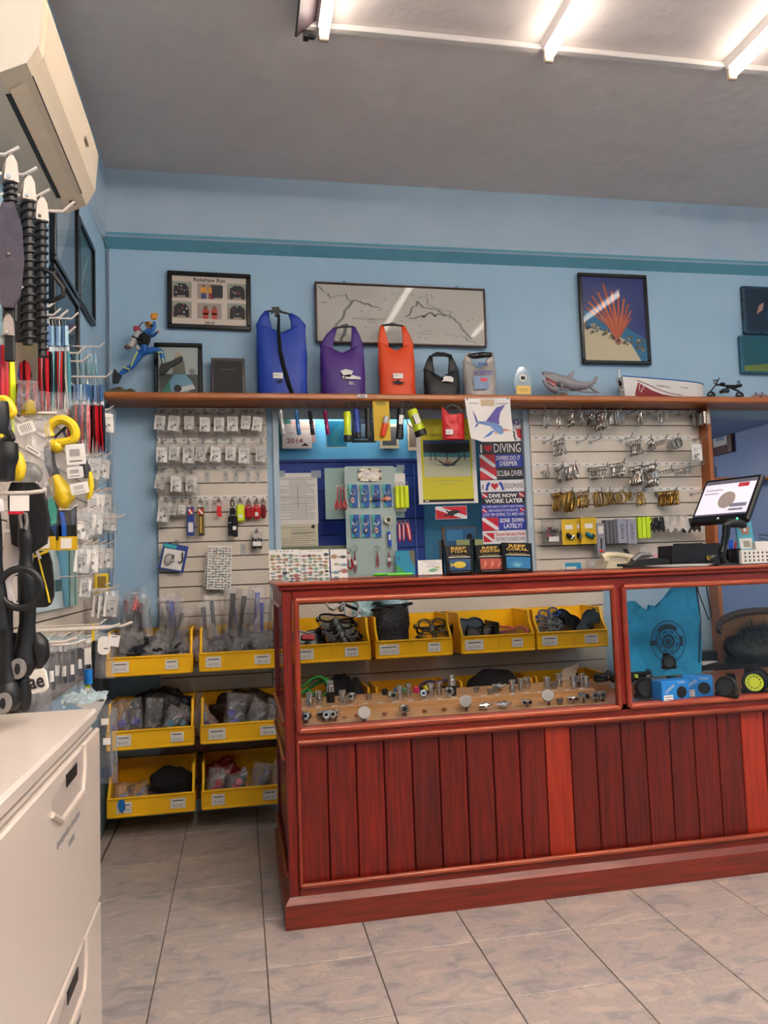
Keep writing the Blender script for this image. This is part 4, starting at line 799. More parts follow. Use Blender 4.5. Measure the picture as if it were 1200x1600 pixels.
# ---- fish charts standing on the counter back edge
fish_card('white chart of coloured fish, left of the pair on the counter', *z1(52, 1240), *z1(288, 1512), .60, 11, 5, 9, big=1.15, lean=radians(-8), title='FISH')
fish_card('white chart of coloured fish, right of the pair on the counter', *z1(290, 1238), *z1(505, 1508), .60, 12, 5, 9, big=1.15, lean=radians(-8), title='CREATURES')
fish_card('chart with larger fish half behind the chunky red keychains', *z1(515, 1236), *z1(640, 1508), .62, 13, 2, 4, big=1.1, lean=radians(-8))
# ================================================================ RIGHT SLAT PANEL: steel and brass clips
def oval(rx, rz, n=14): return [(rx*cos(2*pi*k/n), 0, -rz+rz*sin(2*pi*k/n)) for k in range(n)]
def clip_proto(kind, m, nm):
    t = thing('snap_clip', 'x', 'clip')
    if kind == 'carabiner': part('ring_body', MB().tube([(x*(1+.35*(-z/.09)), y, z) for x, y, z in oval(.014, .042)], .0035, 6, closed=True), m, t, smooth=True); part('gate', MB().tube([(.019, 0, -.025), (.022, 0, -.06)], .0042, 6), m, t, smooth=True)
    elif kind == 'bolt': part('eye', MB().tube([(.011*cos(2*pi*k/12), 0, -.011+.011*sin(2*pi*k/12)) for k in range(12)], .003, 6, closed=True), m, t, smooth=True); part('swivel', MB().cyl((0, 0, -.02), (0, 0, -.034), .006, n=8), m, t); part('hook', MB().tube([(0, 0, -.034), (-.002, 0, -.045), (-.012, 0, -.055), (-.013, 0, -.072), (0, 0, -.082), (.012, 0, -.072), (.012, 0, -.06)], .004, 6), m, t, smooth=True); part('bolt_pin', MB().cyl((.011, 0, -.06), (.008, 0, -.04), .003, n=6).sph((.013, 0, -.05), .004, nu=6, nv=4), m, t, smooth=True)
    elif kind == 'frame': part('frame', MB().tube([(-.022, 0, -.002), (.022, 0, -.002), (.026, 0, -.03), (.022, 0, -.06), (-.022, 0, -.06), (-.026, 0, -.03)], .003, 5, closed=True), m, t, smooth=True)
    elif kind == 'cage':
        part('frame', MB().tube([(-.02, 0, 0), (.02, 0, 0), (.02, 0, -.045), (-.02, 0, -.045)], .0022, 5, closed=True), m, t)
    elif kind == 'double':
        for s in (0, 1): part('hook', MB().tube([(.009*cos(2*pi*k/12), 0, -.014-s*.05+.014*sin(2*pi*k/12)) for k in range(12)], .0032, 6, closed=True), m, t, smooth=True)
        part('barrel', MB().cyl((0, 0, -.026), (0, 0, -.052), .006, n=8), m, t, smooth=True)
    elif kind == 'tri': part('loop', MB().tube([(0, 0, 0), (.02, 0, -.045), (-.02, 0, -.045)], .003, 6, closed=True), m, t, smooth=True); part('inner_loop', MB().tube(oval(.008, .016), .0026, 6, closed=True), m, t, smooth=True)
    elif kind == 'band': part('ring_body', MB().lathe([(.020, -.003), (.024, -.003), (.024, .003), (.020, .003), (.020, -.003)], 16, T=Matrix.Translation((0, 0, -.026)) @ Matrix.Rotation(pi/2, 4, 'X')), m, t, smooth=True)
    return t
CP = {}
def clips(kind, metal, u0, v0, u1, v1, n, desc, sc=1., y0=1.255, y1=1.14, yaw=.5):
    m = BRASS if metal == 'brass' else (mat('clip_steel', 'bdb4ac', .25, 1) if metal == 'steel' else STEEL)
    a = P(u0, v0, SY-.004)[0]; z = P(u0, v0, 1.2)[1]; b = P(u1, v1, y1); pg = peg(b[0], z, 'long wire hook holding the %s' % desc, rot=(0, 0, 0)); pg.location = (a, SY-.004, z)
    # the hook runs straight out from the board: the clips hang along it
    key = (kind, metal); new = key not in CP
    if new: CP[key] = clip_proto(kind, m, metal)
    base = CP[key]; pcs = []
    p0 = V((a, y0, z)); p1 = V((b[0], y1, z))
    pg.rotation_euler = (0, 0, atan2(p1.x-p0.x, -(p1.y-p0.y))); 
    for i in range(n):
        q = p0.lerp(p1, (i+.5)/n); lab = '%s, %s from the board' % (desc, ORD[i]) if n > 1 else desc
        loc = (q.x, q.y, q.z+.003); rot = (RN.uniform(-.08, .08), RN.uniform(-.12, .12), yaw+RN.uniform(-.2, .2))
        if new and i == 0:
            base.location = loc; base.rotation_euler = rot; base['label'] = lab; base['group'] = '%s clips on the right slat panel' % metal; base.scale = (sc,)*3
        else: dup(base, loc, rot, lab, '%s clips on the right slat panel' % metal, sc)
def z3(x, y): return 820+x/4, 600+y/4
def z4(x, y): return 820+x/4, 740+y/4
def cz(f, kind, metal, x0, y0, x1, n, desc, sc=1., **k):
    a = f(x0, y0); b = f(x1, y0); clips(kind, metal, a[0], a[1], b[0], b[1], n, desc, sc, **k)
cz(z3, 'carabiner', 'steel', 118, 185, 135, 2, 'big steel carabiner, top row, leftmost hook', 1.0)
cz(z3, 'carabiner', 'steel', 203, 190, 215, 1, 'lone steel carabiner, top row, second hook from the left', 1.0)
cz(z3, 'bolt', 'steel', 265, 190, 300, 4, 'steel snap, top row, third hook', .85)
cz(z3, 'bolt', 'steel', 330, 180, 355, 3, 'steel snap, top row, fourth hook', .9)
cz(z3, 'tri', 'steel', 395, 185, 430, 4, 'steel triangle clip, top row, in the wide bunch', 1.5)
cz(z3, 'bolt', 'steel', 430, 185, 505, 7, 'steel snap, top row, in the wide bunch', 1.2)
cz(z3, 'frame', 'grey', 530, 180, 605, 5, 'grey square buckle, top row, past the wide bunch', 1.15)
cz(z3, 'frame', 'steel', 695, 195, 735, 7, 'thin steel frame ring, top row, middle hook', .95, yaw=.9)
cz(z3, 'cage', 'steel', 815, 195, 895, 8, 'steel wire loop, top row, right of the middle', 1.0, yaw=.9)
cz(z3, 'cage', 'steel', 1035, 190, 1150, 13, 'bright steel wire loop, top row, before the orange post', 1.5, yaw=.9)
cz(z3, 'double', 'steel', 170, 355, 245, 7, 'double ended steel snap, second row, left hook', 1.1)
cz(z3, 'double', 'steel', 640, 360, 725, 7, 'double ended steel snap, second row, middle hook', 1.05)
cz(z3, 'tri', 'steel', 760, 355, 800, 4, 'steel triangle clip, second row', 1.2)
cz(z3, 'band', 'grey', 800, 355, 890, 6, 'narrow grey hose band, second row', .6, yaw=.2)
cz(z3, 'band', 'grey', 900, 345, 965, 6, 'wide grey hose band, second row by the post', 1.25, yaw=.2)
cz(z3, 'carabiner', 'steel', 110, 540, 150, 4, 'small steel clip, third row, leftmost hook', .55)
cz(z3, 'bolt', 'steel', 190, 520, 240, 6, 'steel snap, third row, second hook', 1.05)
cz(z3, 'carabiner', 'steel', 250, 515, 320, 8, 'steel carabiner, third row, third hook', .95)
cz(z3, 'double', 'steel', 400, 525, 520, 13, 'double ended steel snap, third row, long bunch', .85)
cz(z3, 'double', 'steel', 520, 500, 625, 9, 'double ended steel snap, third row, next to the long bunch', 1.0)
cz(z3, 'bolt', 'steel', 650, 520, 735, 8, 'large steel snap, third row, mid right', 1.3)
cz(z3, 'double', 'steel', 735, 510, 820, 8, 'large double ended steel snap, third row', 1.6)
cz(z3, 'band', 'grey', 840, 540, 920, 4, 'narrow grey ring, third row', .5)
cz(z3, 'tri', 'steel', 925, 530, 1035, 6, 'steel triangle clip, third row by the post', .8)
cz(z4, 'bolt', 'brass', 170, 125, 230, 6, 'brass snap, leftmost brass hook', 1.2)
cz(z4, 'carabiner', 'brass', 235, 120, 300, 7, 'brass carabiner, second brass hook', 1.3)
cz(z4, 'bolt', 'brass', 315, 118, 400, 5, 'brass snap, third brass hook', 1.1)
cz(z4, 'frame', 'brass', 430, 120, 485, 4, 'brass square buckle, middle brass hook', 1.3)
cz(z4, 'bolt', 'brass', 500, 118, 540, 4, 'brass snap right of the square buckles', .9)
cz(z4, 'band', 'brass', 545, 115, 620, 4, 'brass ring band, in the brass row', 1.4, yaw=.1)
cz(z4, 'tri', 'brass', 640, 120, 665, 3, 'brass triangle clip in the brass row', 1.0)
cz(z4, 'bolt', 'brass', 685, 118, 745, 4, 'brass snap, in the small bunch right of the ring bands', .95)
cz(z4, 'double', 'brass', 820, 115, 960, 14, 'double ended brass snap, long bunch at the right', 1.05)
for i, (f, x, y) in enumerate(((z3, 640, 190), (z3, 770, 190), (z3, 960, 195), (z3, 120, 365), (z3, 330, 365), (z3, 410, 365), (z3, 600, 355), (z3, 1060, 350), (z3, 1040, 520), (z4, 1040, 130))):
    u, v = f(x, y); a, z = P(u, v, SY-.004); peg(a, z, 'empty long wire hook on the right slat panel, %s counting by rows' % ORD[i])
t_ = put_bag(1, *z3(1065, 350), 1.17, 'clear bag of parts hanging before the orange post', 'clear parts bags on the right slat panel', 1.35)
# ---- lower goods row of the right panel
def gdrow(name, lab, cat, x0, y0, x1, y1, build, yy=1.225, f=z4, grp=None, rot=0.):
    a = f(x0, y0); b = f(x1, y1); x, z, w, h = bb(a[0], a[1], b[0], b[1], yy); t = thing(name, lab, cat, (x, yy, z+h), (0, rot, 0), grp); build(t, w, h); return t
def filmbag(t, w, h, seed, d=.05, m=None): b = bagmesh(w, h, d, seed); b.v = [(p[0], p[1], p[2]-h) for p in b.v]; part('film', b, m or FILM, t, smooth=True)
def g_misc(t, w, h):
    filmbag(t, w, h, 31, .06)
    for i in range(5): part('cord', MB().tube([(RN.uniform(-.3, .3)*w, RN.uniform(-.015, .01), -h*RN.uniform(.3, .8)) for _ in range(5)], .006, 6), BLACK if i != 2 else RED, t, smooth=True)
    part('sticker', MB().box((.0, -.028, -h*.8), (w*.5, .002, h*.2)), PAPER, t)
gdrow('bagged_gear', 'clear bag of black and red gear, left end of the lower row', 'bag', 105, 290, 228, 440, g_misc)
def g_ycard(teal):
    def g(t, w, h):
        part('card', MB().box((0, 0, -h/2), (w, .003, h), b=.001), mat('yellow_card', 'd8b010', .5), t)
        m = MB(); r = random.Random(4)
        for k in range(26): m.flat(circ(r.uniform(-.44, .44)*w, -h*r.uniform(.04, .96), .0016, 5), -.002)
        part('dots', m, col('a88408'), t, kind='stuff'); part('price_sticker', MB().flat(rect(-w*.25, -h*.4, w*.25, -h*.22), -.0022), PAPER, t)
        part('light', MB().cyl((-w*.15, -.014, -h*.65), (w*.2, -.014, -h*.75), .012).sph((-w*.15, -.014, -h*.62), .012), col('0a7a9a', .3) if teal else BLACK, t, smooth=True); part('lens', MB().cyl((w*.05, -.016, -h*.78), (w*.22, -.018, -h*.66), .010), CHROME if not teal else BLACK, t, smooth=True)
    return g
gdrow('carded_light', 'yellow carded marker light with black body, lower row', 'package', 232, 285, 322, 445, g_ycard(0), 1.2, grp='yellow carded lights')
gdrow('carded_light', 'yellow card edge behind the teal light card', 'package', 318, 280, 350, 442, g_ycard(0), 1.22, grp='yellow carded lights')
gdrow('carded_light', 'yellow carded light with a teal body, lower row', 'package', 350, 275, 450, 440, g_ycard(1), 1.2, grp='yellow carded lights')
def g_box(tx, c_='8c8c98'):
    def g(t, w, h):
        part('carton', MB().box((0, 0.02, -h/2), (w, .05, h), b=.002), col(c_, .5), t)
        if tx: txt(t, tx, .0, -h*.5, h*.62, w*.3, INK, -.0062, rot=pi/2)
        else: part('knife_picture', MB().flat([(-w*.1, -h*.5), (w*.12, -h*.5), (w*.08, -h*.85), (-w*.12, -h*.85)], -.0062, INK).flat(rect(-w*.3, -h*.96, w*.2, -h*.88), -.0062, col('e0402a')).flat(rect(-w*.3, -h*.35, w*.3, -h*.1), -.0062, PAPER), INK, t)
    return g
gdrow('knife_box', 'tall grey box with a knife picture and orange patch, lower row', 'box', 448, 310, 500, 500, g_box(None), 1.2)
for i, (x0, x1) in enumerate(((503, 530), (530, 552), (552, 575))): gdrow('knife_box', 'edge of a grey knife box in the stack, %s of three' % ORD[i], 'box', x0, 290, x1, 440, g_box(None, '6c6c70') if False else (lambda t, w, h: part('carton', MB().box((0, .02, -h/2), (w*.85, .05, h), b=.002), col('68686c', .45), t)), 1.22-.008*i, grp='edges of knife boxes')
gdrow('knife_box', 'grey KNIFE box with a white price sticker, lower row', 'box', 578, 282, 636, 436, g_box('KNIFE', '9898a8'), 1.19)
gdrow('knife_box', 'grey POCKET KNIFE box, lower row', 'box', 640, 284, 697, 440, g_box('POCKET KNIFE', '9898a8'), 1.19)
def g_neon(t, w, h):
    for i in range(3): part('sleeve', MB().prism([(-w*.42+i*w*.28, 0), (-w*.16+i*w*.28, 0), (-w*.14+i*w*.28, -h), (-w*.44+i*w*.28, -h)], -.012-.006*i, .012), mat('neon_green', 'c8e420', .4), t)
    part('sleeve_lip', MB().tube([(w*.36+.014*cos(a), -.02, -.018+.018*sin(a)) for a in [2*pi*k/12 for k in range(12)]], .004, 6, closed=True), mat('neon_green', '', .4), t, smooth=True)
gdrow('neon_sleeves', 'neon green plastic sleeves hanging in the lower row', 'accessory', 697, 272, 778, 403, g_neon, 1.19)
def g_sock(c_, n):
    def g(t, w, h):
        for i in range(n):
            x = (i-(n-1)/2)*w/max(1, n)*.9
            b = MB().grid(lambda a, b_: (x+(a-.5)*w/n*1.25*(.75+.35*b_), -.012*sin(pi*a)-.01*i+nz(a*4, b_*4, i)*.006, -b_*h*(.88+.12*sin(a*9+i))), 8, 8); part('cover', b, c_, t, smooth=2)
    return g
gdrow('mouthpiece_cover', 'black rubber covers hanging right of the neon sleeves', 'accessory', 770, 275, 862, 372, g_sock(BLACK, 3), 1.19)
gdrow('mouthpiece_cover', 'milky clear rubber covers hanging in the lower row', 'accessory', 852, 265, 1015, 368, g_sock(mat('milky_rubber', 'c4bcb4', .35), 3), 1.185)
gdrow('mouthpiece_cover', 'black rubber covers behind the monitor edge', 'accessory', 985, 280, 1085, 372, g_sock(BLACK, 3), 1.19)
put_bag(2, *z4(1110, 320), 1.19, 'tiny clear bag by the orange post in the lower row', 'clear parts bags on the right slat panel', .55)
put_bag(0, *z4(735, 455), 1.24, 'tiny clear bag with a grey cap below the neon sleeves', 'clear parts bags on the right slat panel', .5)
gdrow('mouthpiece_clip', 'small black clip below the KNIFE box', 'clip', 615, 470, 655, 520, lambda t, w, h: part('body', MB().prism([(-w*.5, 0), (w*.1, 0), (w*.5, -h*.8), (w*.1, -h), (-w*.1, -h*.5)], -.008, .008), BLACK, t), 1.24)
gdrow('blister_card', 'pale blue carded piece near the phone', 'package', 245, 555, 355, 640, lambda t, w, h: (part('card', MB().box((0, 0, -h/2), (w, .003, h)), PAPER, t), part('print', MB().flat(rect(-w*.45, -h*.5, w*.48, -h*.02), -.002, col('2a90b8')).flat(rect(-w*.4, -h*.9, w*.2, -h*.3), -.0024, PAPER), PAPER, t)), 1.2)
gdrow('bagged_gear', 'clear bag of grey beads beside the phone', 'bag', 385, 525, 485, 630, lambda t, w, h: (filmbag(t, w, h, 44), part('ring_part', MB().tube([(.012*cos(a)+w*.2, -.005, -h*.7+.012*sin(a)) for a in [2*pi*k/12 for k in range(12)]], .005, 6, closed=True), BLACK, t, smooth=True), part('capsule', MB().sph((-w*.1, 0, -h*.4), (.012, .008, .02)), PAPER, t)), 1.19)
# ================================================================ YELLOW BINS
BW, BD, BH = .385, .30, .20
def bin_proto():
    t = thing('storage_bin', 'x', 'bin'); w, d = BW, BD; th = .005
    sp = [(0.012, 0), (0, .012), (0, .088), (.05, .145), (.062, .2), (d, .2), (d, 0)]     # side outline in depth, height
    Rz = Matrix(((0, 1, 0, 0), (1, 0, 0, 0), (0, 0, 1, 0), (0, 0, 0, 1)))
    part('floor', MB().box((0, d/2, .005), (w-.01, d-.02, .006)), YEL, t)
    for s in (-1, 1):
        m = MB(); m.prism(sp, s*w/2-(th if s > 0 else 0), s*w/2+(0 if s > 0 else th), T=Rz)
        part('side_wall', m, YEL, t)
        m = MB(); ps = [(0, .088), (.05, .145), (.062, .2), (d, .2)]
        m.tube([(s*(w/2-.004), a, b) for a, b in ps], .0065, 6); part('side_rim', m, YEL, t, smooth=True)
        m = MB(); m.box((s*(w/2-.001), .012, .045), (.012, .022, .088), b=.003); part('corner_post', m, YEL, t)
    part('front_wall', MB().box((0, .004, .048), (w, .008, .08), b=.002), YEL, t)
    part('front_rim', MB().box((0, .001, .086), (w, .014, .01), b=.003), YEL, t)
    part('foot_rim', MB().box((0, .004, .006), (w, .014, .012), b=.003), YEL, t)
    for s in (-1, 0, 1): part('label_ridge', MB().box((s*w*.32, -.001, .048), (.006 if s == 0 else .004, .004, .07)), YEL, t)
    part('back_wall', MB().box((0, d-.003, .1), (w, .006, .2)), YEL, t)
    return t
BP = bin_proto(); BY = .98
BX = [-.150, .272, .704, 1.123, 1.562, 1.968]
BZ = [.738, .402, .100]
bins = []
nm_ = {(0, 0): 'clear bagged snorkels with red tips', (0, 1): 'bagged masks and blue snorkels', (0, 2): 'black and clear masks behind the glass', (0, 3): 'a black bag and clear goggles', (0, 4): 'black masks and a pink mask', (0, 5): 'clear goggles and black masks', (1, 0): 'bagged blue mouthpieces', (1, 1): 'bags with blue caps', (1, 2): 'a green and a black mask in the middle row', (1, 3): 'a purple mask in the middle row', (1, 4): 'a dark mesh heap in the middle row', (1, 5): 'a white envelope in the middle row', (2, 0): 'a black cloth in the bottom row', (2, 1): 'pink and blue caps in the bottom row'}
first = True
for r in range(3):
    for c_ in range(6 if r < 2 else 2):
        lab = 'yellow plastic bin holding %s' % nm_[r, c_]; loc = (BX[c_], BY, BZ[r]+(.012 if r == 0 and c_ > 1 else 0))
        if first: BP.location = loc; BP['label'] = lab; BP['group'] = 'yellow wall bins'; first = False; b = BP
        else: b = dup(BP, loc, (0, 0, 0), lab, 'yellow wall bins')
        bins.append(b)
for r in range(3):
    for c_ in range(6 if r < 2 else 2):
        b = bins[r*6+c_]
        for k, x in enumerate(((-.12, .12) if r else (-.13, .1))):
            rr = random.Random(r*17+c_*5+k); wl_ = rr.uniform(.075, .1) if r < 1 and c_ > 1 and k == 0 else rr.uniform(.055, .08)
            pa = part('price_label', MB().box((x, -.003, .045), (wl_, .0016, .05 if k == 0 else .044)), PAPER, b)
            part('print', MB().flat(rect(x-wl_*.36, .055, x+wl_*.36, .059), -.0042), INK, pa)
            if (r, c_) == (0, 3) and k == 1: tx = 'M-6223'
            tx = rr.choice(['$22.95', '$17.95', '$4.95', '$12.95', '$18.95'])
            if (r, c_, k) == (0, 3, 1): tx = '$21.95'
            txt(pa, tx, x, .034, wl_*.6, .012, GREYI, -.0042)
# ---- masks, snorkels and bags that fill them
def mask_outline(w, h, n=28):
    o = []
    for k in range(n):
        a = 2*pi*k/n; x = cos(a); z = sin(a); ex = .62
        X = (abs(x)**ex)*(1 if x > 0 else -1)*w/2; Z = (abs(z)**ex)*(1 if z > 0 else -1)*h/2
        if z < 0: Z += h*.62*math.exp(-(X/(w*.11))**2)
        else: Z -= h*.1*math.exp(-(X/(w*.12))**2)
        o.append((X, Z))
    return o
def mask(lab, loc, rot, frame='black', skirt=None, s=1., lens=None, two=False, grp='diving masks in the bins', strap=True):
    F = {'black': BLKG, 'green': col('28a848', .3), 'purple': col('3a3468', .3), 'pink': col('c8506a', .35), 'grey': col('6a6e76', .3), 'white': col('b8bcc0', .3), 'blue': col('26408a', .3)}[frame]
    SK = skirt or SILI; t = thing('diving_mask', lab, 'mask', loc, rot, grp); w, h = .165, .09; o = mask_outline(w, h)
    n = len(o); m = MB(); lv = [(1.0, 0), (1.06, .02), (.98, .045), (.90, .055)]
    vs = [(x*k, y, z*k-(.006 if j else 0)) for j, (k, y) in enumerate(lv) for x, z in o]
    m.add(vs, [(j*n+i, j*n+(i+1) % n, (j+1)*n+(i+1) % n, (j+1)*n+i) for j in range(3) for i in range(n)])
    m.sph((0, .012, -h*.16), (.017, .028, .026), None, 10, 6); part('skirt', m, SK, t, smooth=True)
    if two:
        for q in (-1, 1): part('lens_frame', MB().tube([(q*w*.245+w*.2*cos(a)*(1+.12*sin(a)*q), -.002, h*.07+h*.36*sin(a)) for a in [2*pi*k/18 for k in range(18)]], .0045, 6, closed=True), F, t, smooth=True); part('lens', MB().flat([(q*w*.245+w*.2*cos(a), h*.07+h*.36*sin(a)) for a in [2*pi*k/18 for k in range(18)]], -.001), lens or GLASS, t)
        part('bridge', MB().tube([(-.012, -.002, .018), (0, -.005, .024), (.012, -.002, .018)], .004, 6), F, t)
    else:
        part('lens_frame', MB().tube([(x, -.002, z) for x, z in o], .005, 6, closed=True), F, t, smooth=True)
        m = MB(); m.add([(x, -.001, z) for x, z in o]+[(0, -.001, h*.2)], [(i, (i+1) % n, n) for i in range(n)]); part('lens', m, lens or GLASS, t)
    for q in (-1, 1): part('buckle', MB().box((q*(w/2+.008), .012, .004), (.016, .022, .022), b=.004), F, t)
    if strap: part('strap', MB().tube([(-w/2-.01, .015, .004), (-w*.45, .06, .012), (-w*.2, .09, .014), (w*.2, .09, .014), (w*.45, .06, .012), (w/2+.01, .015, .004)], .008, 6, flat=.3), BLACK if SK is not SKIRT_G else F, t, smooth=True)
    t.scale = (s, s, s); return t
BSK = BLACK
up = -.35
b1 = BZ[0]+.012
mask('black mask with a red patch at the left of the glass case bins', (.60, 1.08, b1+.10), (up, .1, .2), 'black', BSK, 1.1, BLKG)
part('red_patch', MB().box((0, -.012, .015), (.06, .006, .025), b=.003), col('c02a30'), [o for o in C.objects if o.name == 'diving_mask'][0])
mask('second black mask stacked beside the red patch one', (.66, 1.15, b1+.11), (up, -.3, .1), 'black', BSK, 1.05, BLKG)
for i in range(5): mask('clear mask with black frame, %s from the bottom of the leaning pile' % ORD[i], (.79-.012*i, 1.03+.012*i, b1+.075+.032*i), (-.75-.1*i, .1*(-1)**i, .1*(i % 3-1)), 'black' if i != 2 else 'grey', SILI, .98)
mask('white framed clear mask topping the leaning pile', (.78, 1.05, b1+.275), (-.2, .45, -.2), 'white', SILI, 1.0)
# black mesh bag
def blob(name, lab, cat, loc, r, m, amp=.25, f=14, seed=0, grp=None, nu=26, nv=18, flatb=True, kind=None):
    b = MB(); b.sph((0, 0, 0), (1, 1, 1), None, nu, nv); vs = []
    for p in b.v:
        q = 1+amp*nz(p[0]*2, p[1]*2, p[2]*2, seed)+amp*.5*nz(p[0]*f*.4, p[1]*f*.4, p[2]*f*.4, seed); z = p[2]*q*r[2]+r[2]
        vs.append((p[0]*q*r[0], p[1]*q*r[1], max(0, z) if flatb else z))
    b.v = vs; o = part(name, b, m, None, lab, 2, loc); o['category'] = cat
    if grp: o['group'] = grp
    return o
MESHB = mat('black_mesh_cloth', '15161a', .35, 0, .5, 90, .9, '3a3e46')
t = thing('mesh_bag', 'black shiny mesh bag standing stuffed in the third upper bin', 'bag', (1.03, 1.10, b1+.012))
bm = MB()
def bf(a, b): q = 2*pi*a; r_ = (.085+.012*nz(cos(q)*2, sin(q)*2, b*4))*(1.0-.06*b); return (r_*cos(q)*1.12+.012*nz(a*9, b*9, 1), r_*.75*sin(q), b*(.235+.02*nz(cos(q)*2, sin(q)*2, 3)))
bm.grid(bf, 30, 16); part('cloth', bm, MESHB, t, smooth=2); part('top_fold', MB().tube([(-.10, -.02, .225), (-.04, -.05, .24), (.03, -.04, .235), (.11, -.01, .25), (.05, .05, .24), (-.06, .05, .238)], .008, 6, closed=True), BLKG, t, smooth=True)
o = solo('swim_bag', MB().grid(lambda a, b: ((a-.5)*.30, .02*sin(a*9)*b, b*.10*(1-.5*abs(a-.5))+.02*nz(a*6, b*6, 2)), 16, 8), mat('pale_blue_film', '9cc0c8', .3, 0, .7, 25, h2='4a6a74'), 'pale blue crumpled plastic bag behind the black mesh bag', 'bag', (.99, 1.16, b1+.2), smooth=2)
mask('clear two-lens mask on top of the pair in the third upper bin', (1.235, 1.06, b1+.145), (-.35, 0, .05), 'black', SILI, .95, two=True)
mask('clear two-lens mask below the other in the third upper bin', (1.24, 1.03, b1+.085), (-.3, .05, -.05), 'black', SILI, .98, two=True)
mask('black two-lens mask lying in the fourth upper bin', (1.50, 1.05, b1+.09), (-.55, 0, .1), 'black', BSK, 1.1, BLKG, True)
mask('black mask at the back of the fourth upper bin', (1.46, 1.16, b1+.12), (-.3, 0, .2), 'black', BSK, 1.1, BLKG)
mask('pink framed clear mask at the right of the fourth upper bin', (1.66, 1.04, b1+.075), (-.6, -.25, -.2), 'pink', SILI, .95)
mask('second pink mask wrapped in film in the fourth upper bin', (1.64, 1.12, b1+.09), (-.7, .2, .2), 'pink', SILI, .9)
for i in range(4): mask('clear blue-grey goggle in the fifth upper bin, %s from the bottom' % ORD[i], (1.86+.01*i, 1.03+.02*i, b1+.07+.035*i), (-.7, .12*(-1)**i, .1*i), 'blue' if i == 3 else 'grey', SILI, .85, two=True)
mask('black mask leaning at the middle of the fifth upper bin', (2.01, 1.12, b1+.13), (-.2, .5, .2), 'black', BSK, 1.0, BLKG)
mask('black mask at the right end of the fifth upper bin', (2.09, 1.06, b1+.11), (-.2, -1.1, -.3), 'black', BSK, .95, BLKG)
for i, (bx, w) in enumerate(((1.575, .0), (1.985, .0))):
    solo('bin_divider', MB().box((0, .12, .07), (.004, .23, .14), T=Matrix.Rotation(.0, 4, 'Z')), BLACK, 'black divider plate in the %s upper bin' % ('fourth' if i == 0 else 'fifth'), 'divider', (bx, BY+.02, b1+.01), group='bin dividers')
b2 = BZ[1]
mask('green framed mask in the middle row at the left of the case', (.60, 1.04, b2+.20), (-.2, -.5, .1), 'green', SKIRT_G, 1.15)
mask('second green mask beneath the other green one', (.58, 1.06, b2+.12), (-.4, .3, .2), 'green', SKIRT_G, 1.1)
blob('dark_pouch', 'dark pouch slumped beside the green masks', 'bag', (.76, 1.12, b2+.008), (.075, .06, .13), BLKF, .2, seed=3)
blob('dark_pouch', 'tall black pouch in the middle row before the gap', 'bag', (.83, 1.05, b2+.008), (.05, .05, .12), BLKF, .2, seed=8)
solo('snorkel_keeper', MB().tube([(.05*cos(a), .0, .055*sin(a)) for a in [pi*(-.1+k*.1) for k in range(13)]], .006, 7), mat('grey_clear_tube', 'a8aab0', .2), 'clear grey tube loop in the middle row bin', 'tube', (1.05, 1.03, b2+.13), (0, 0, .3), smooth=True)
mask('purple framed clear mask in the middle row', (1.245, 1.02, b2+.17), (-.2, 0, 0), 'purple', SILI, 1.15)
mask('clear mask behind the purple one in the middle row', (1.22, 1.10, b2+.11), (-.3, .1, 0), 'purple', SILI, 1.0)
blob('mesh_heap', 'dark heap of black mesh straps in the middle row', 'bag', (1.57, 1.10, b2+.008), (.16, .09, .12), mat('dark_mesh_cloth', '101014', .8, 0, .4, 90, .9, '22262a'), .2, seed=5)
solo('black_cable', MB().tube([(-.16, 0, .0), (-.05, -.03, .012), (.06, -.02, .01), (.15, -.03, .02)], .004, 6), BLACK, 'thin black hose lying along the middle row bins', 'hose', (1.55, 1.0, b2+.095))
solo('envelope', MB().prism([(-.09, -.02), (.0, .10), (.10, .13), (.03, .0), (-.02, -.03)], -.003, .003), mat('kraft_white', 'cbb79c', .7), 'cream envelope standing tilted in the last middle row bin', 'envelope', (1.94, 1.05, b2+.13), (-.2, 0, 0))
blob('dark_pouch', 'black pouch behind the cream envelope', 'bag', (2.02, 1.12, b2+.008), (.07, .06, .1), BLKF, .2, seed=12)
mask('black mask right of the cream envelope', (2.10, 1.05, b2+.1), (-.4, -.3, .0), 'black', BSK, .9, BLKG)
# bagged snorkels in the first two columns
def snorkel_in_bag(lab, loc, rot, tube, tip, s=1., seed=1, h=.30, w=.09, grp='bagged snorkels in the bins', film=None, mouth=True):
    t = thing('bagged_snorkel', lab, 'snorkel', loc, rot, grp)
    part('tube', MB().tube([(0, 0, .05), (-.004, 0, .13), (.0, 0, h*.92)], [.010, .0095, .0095], 9), tube, t, smooth=True)
    if mouth: part('mouthpiece', MB().tube([(0, 0, .05), (.01, -.006, .025), (.03, -.014, .03), (.038, -.018, .05)], [.012, .013, .012, .008], 9).sph((.042, -.02, .056), (.02, .008, .01)), BLACK, t, smooth=True)
    part('tip', MB().cyl((0, 0, h*.80), (0, 0, h*.95), .0115, .012), tip, t, smooth=True)
    part('film', bagmesh(w, h*1.04, .045, seed), film or FILM, t, smooth=True); t.scale = (s, s, s); return t
BLU = col('1c3cc8', .3); RDP = col('e8242a', .35); CLR = mat('smoke_tube', '3c3e46', .25); b0 = BZ[0]
rr = random.Random(5)
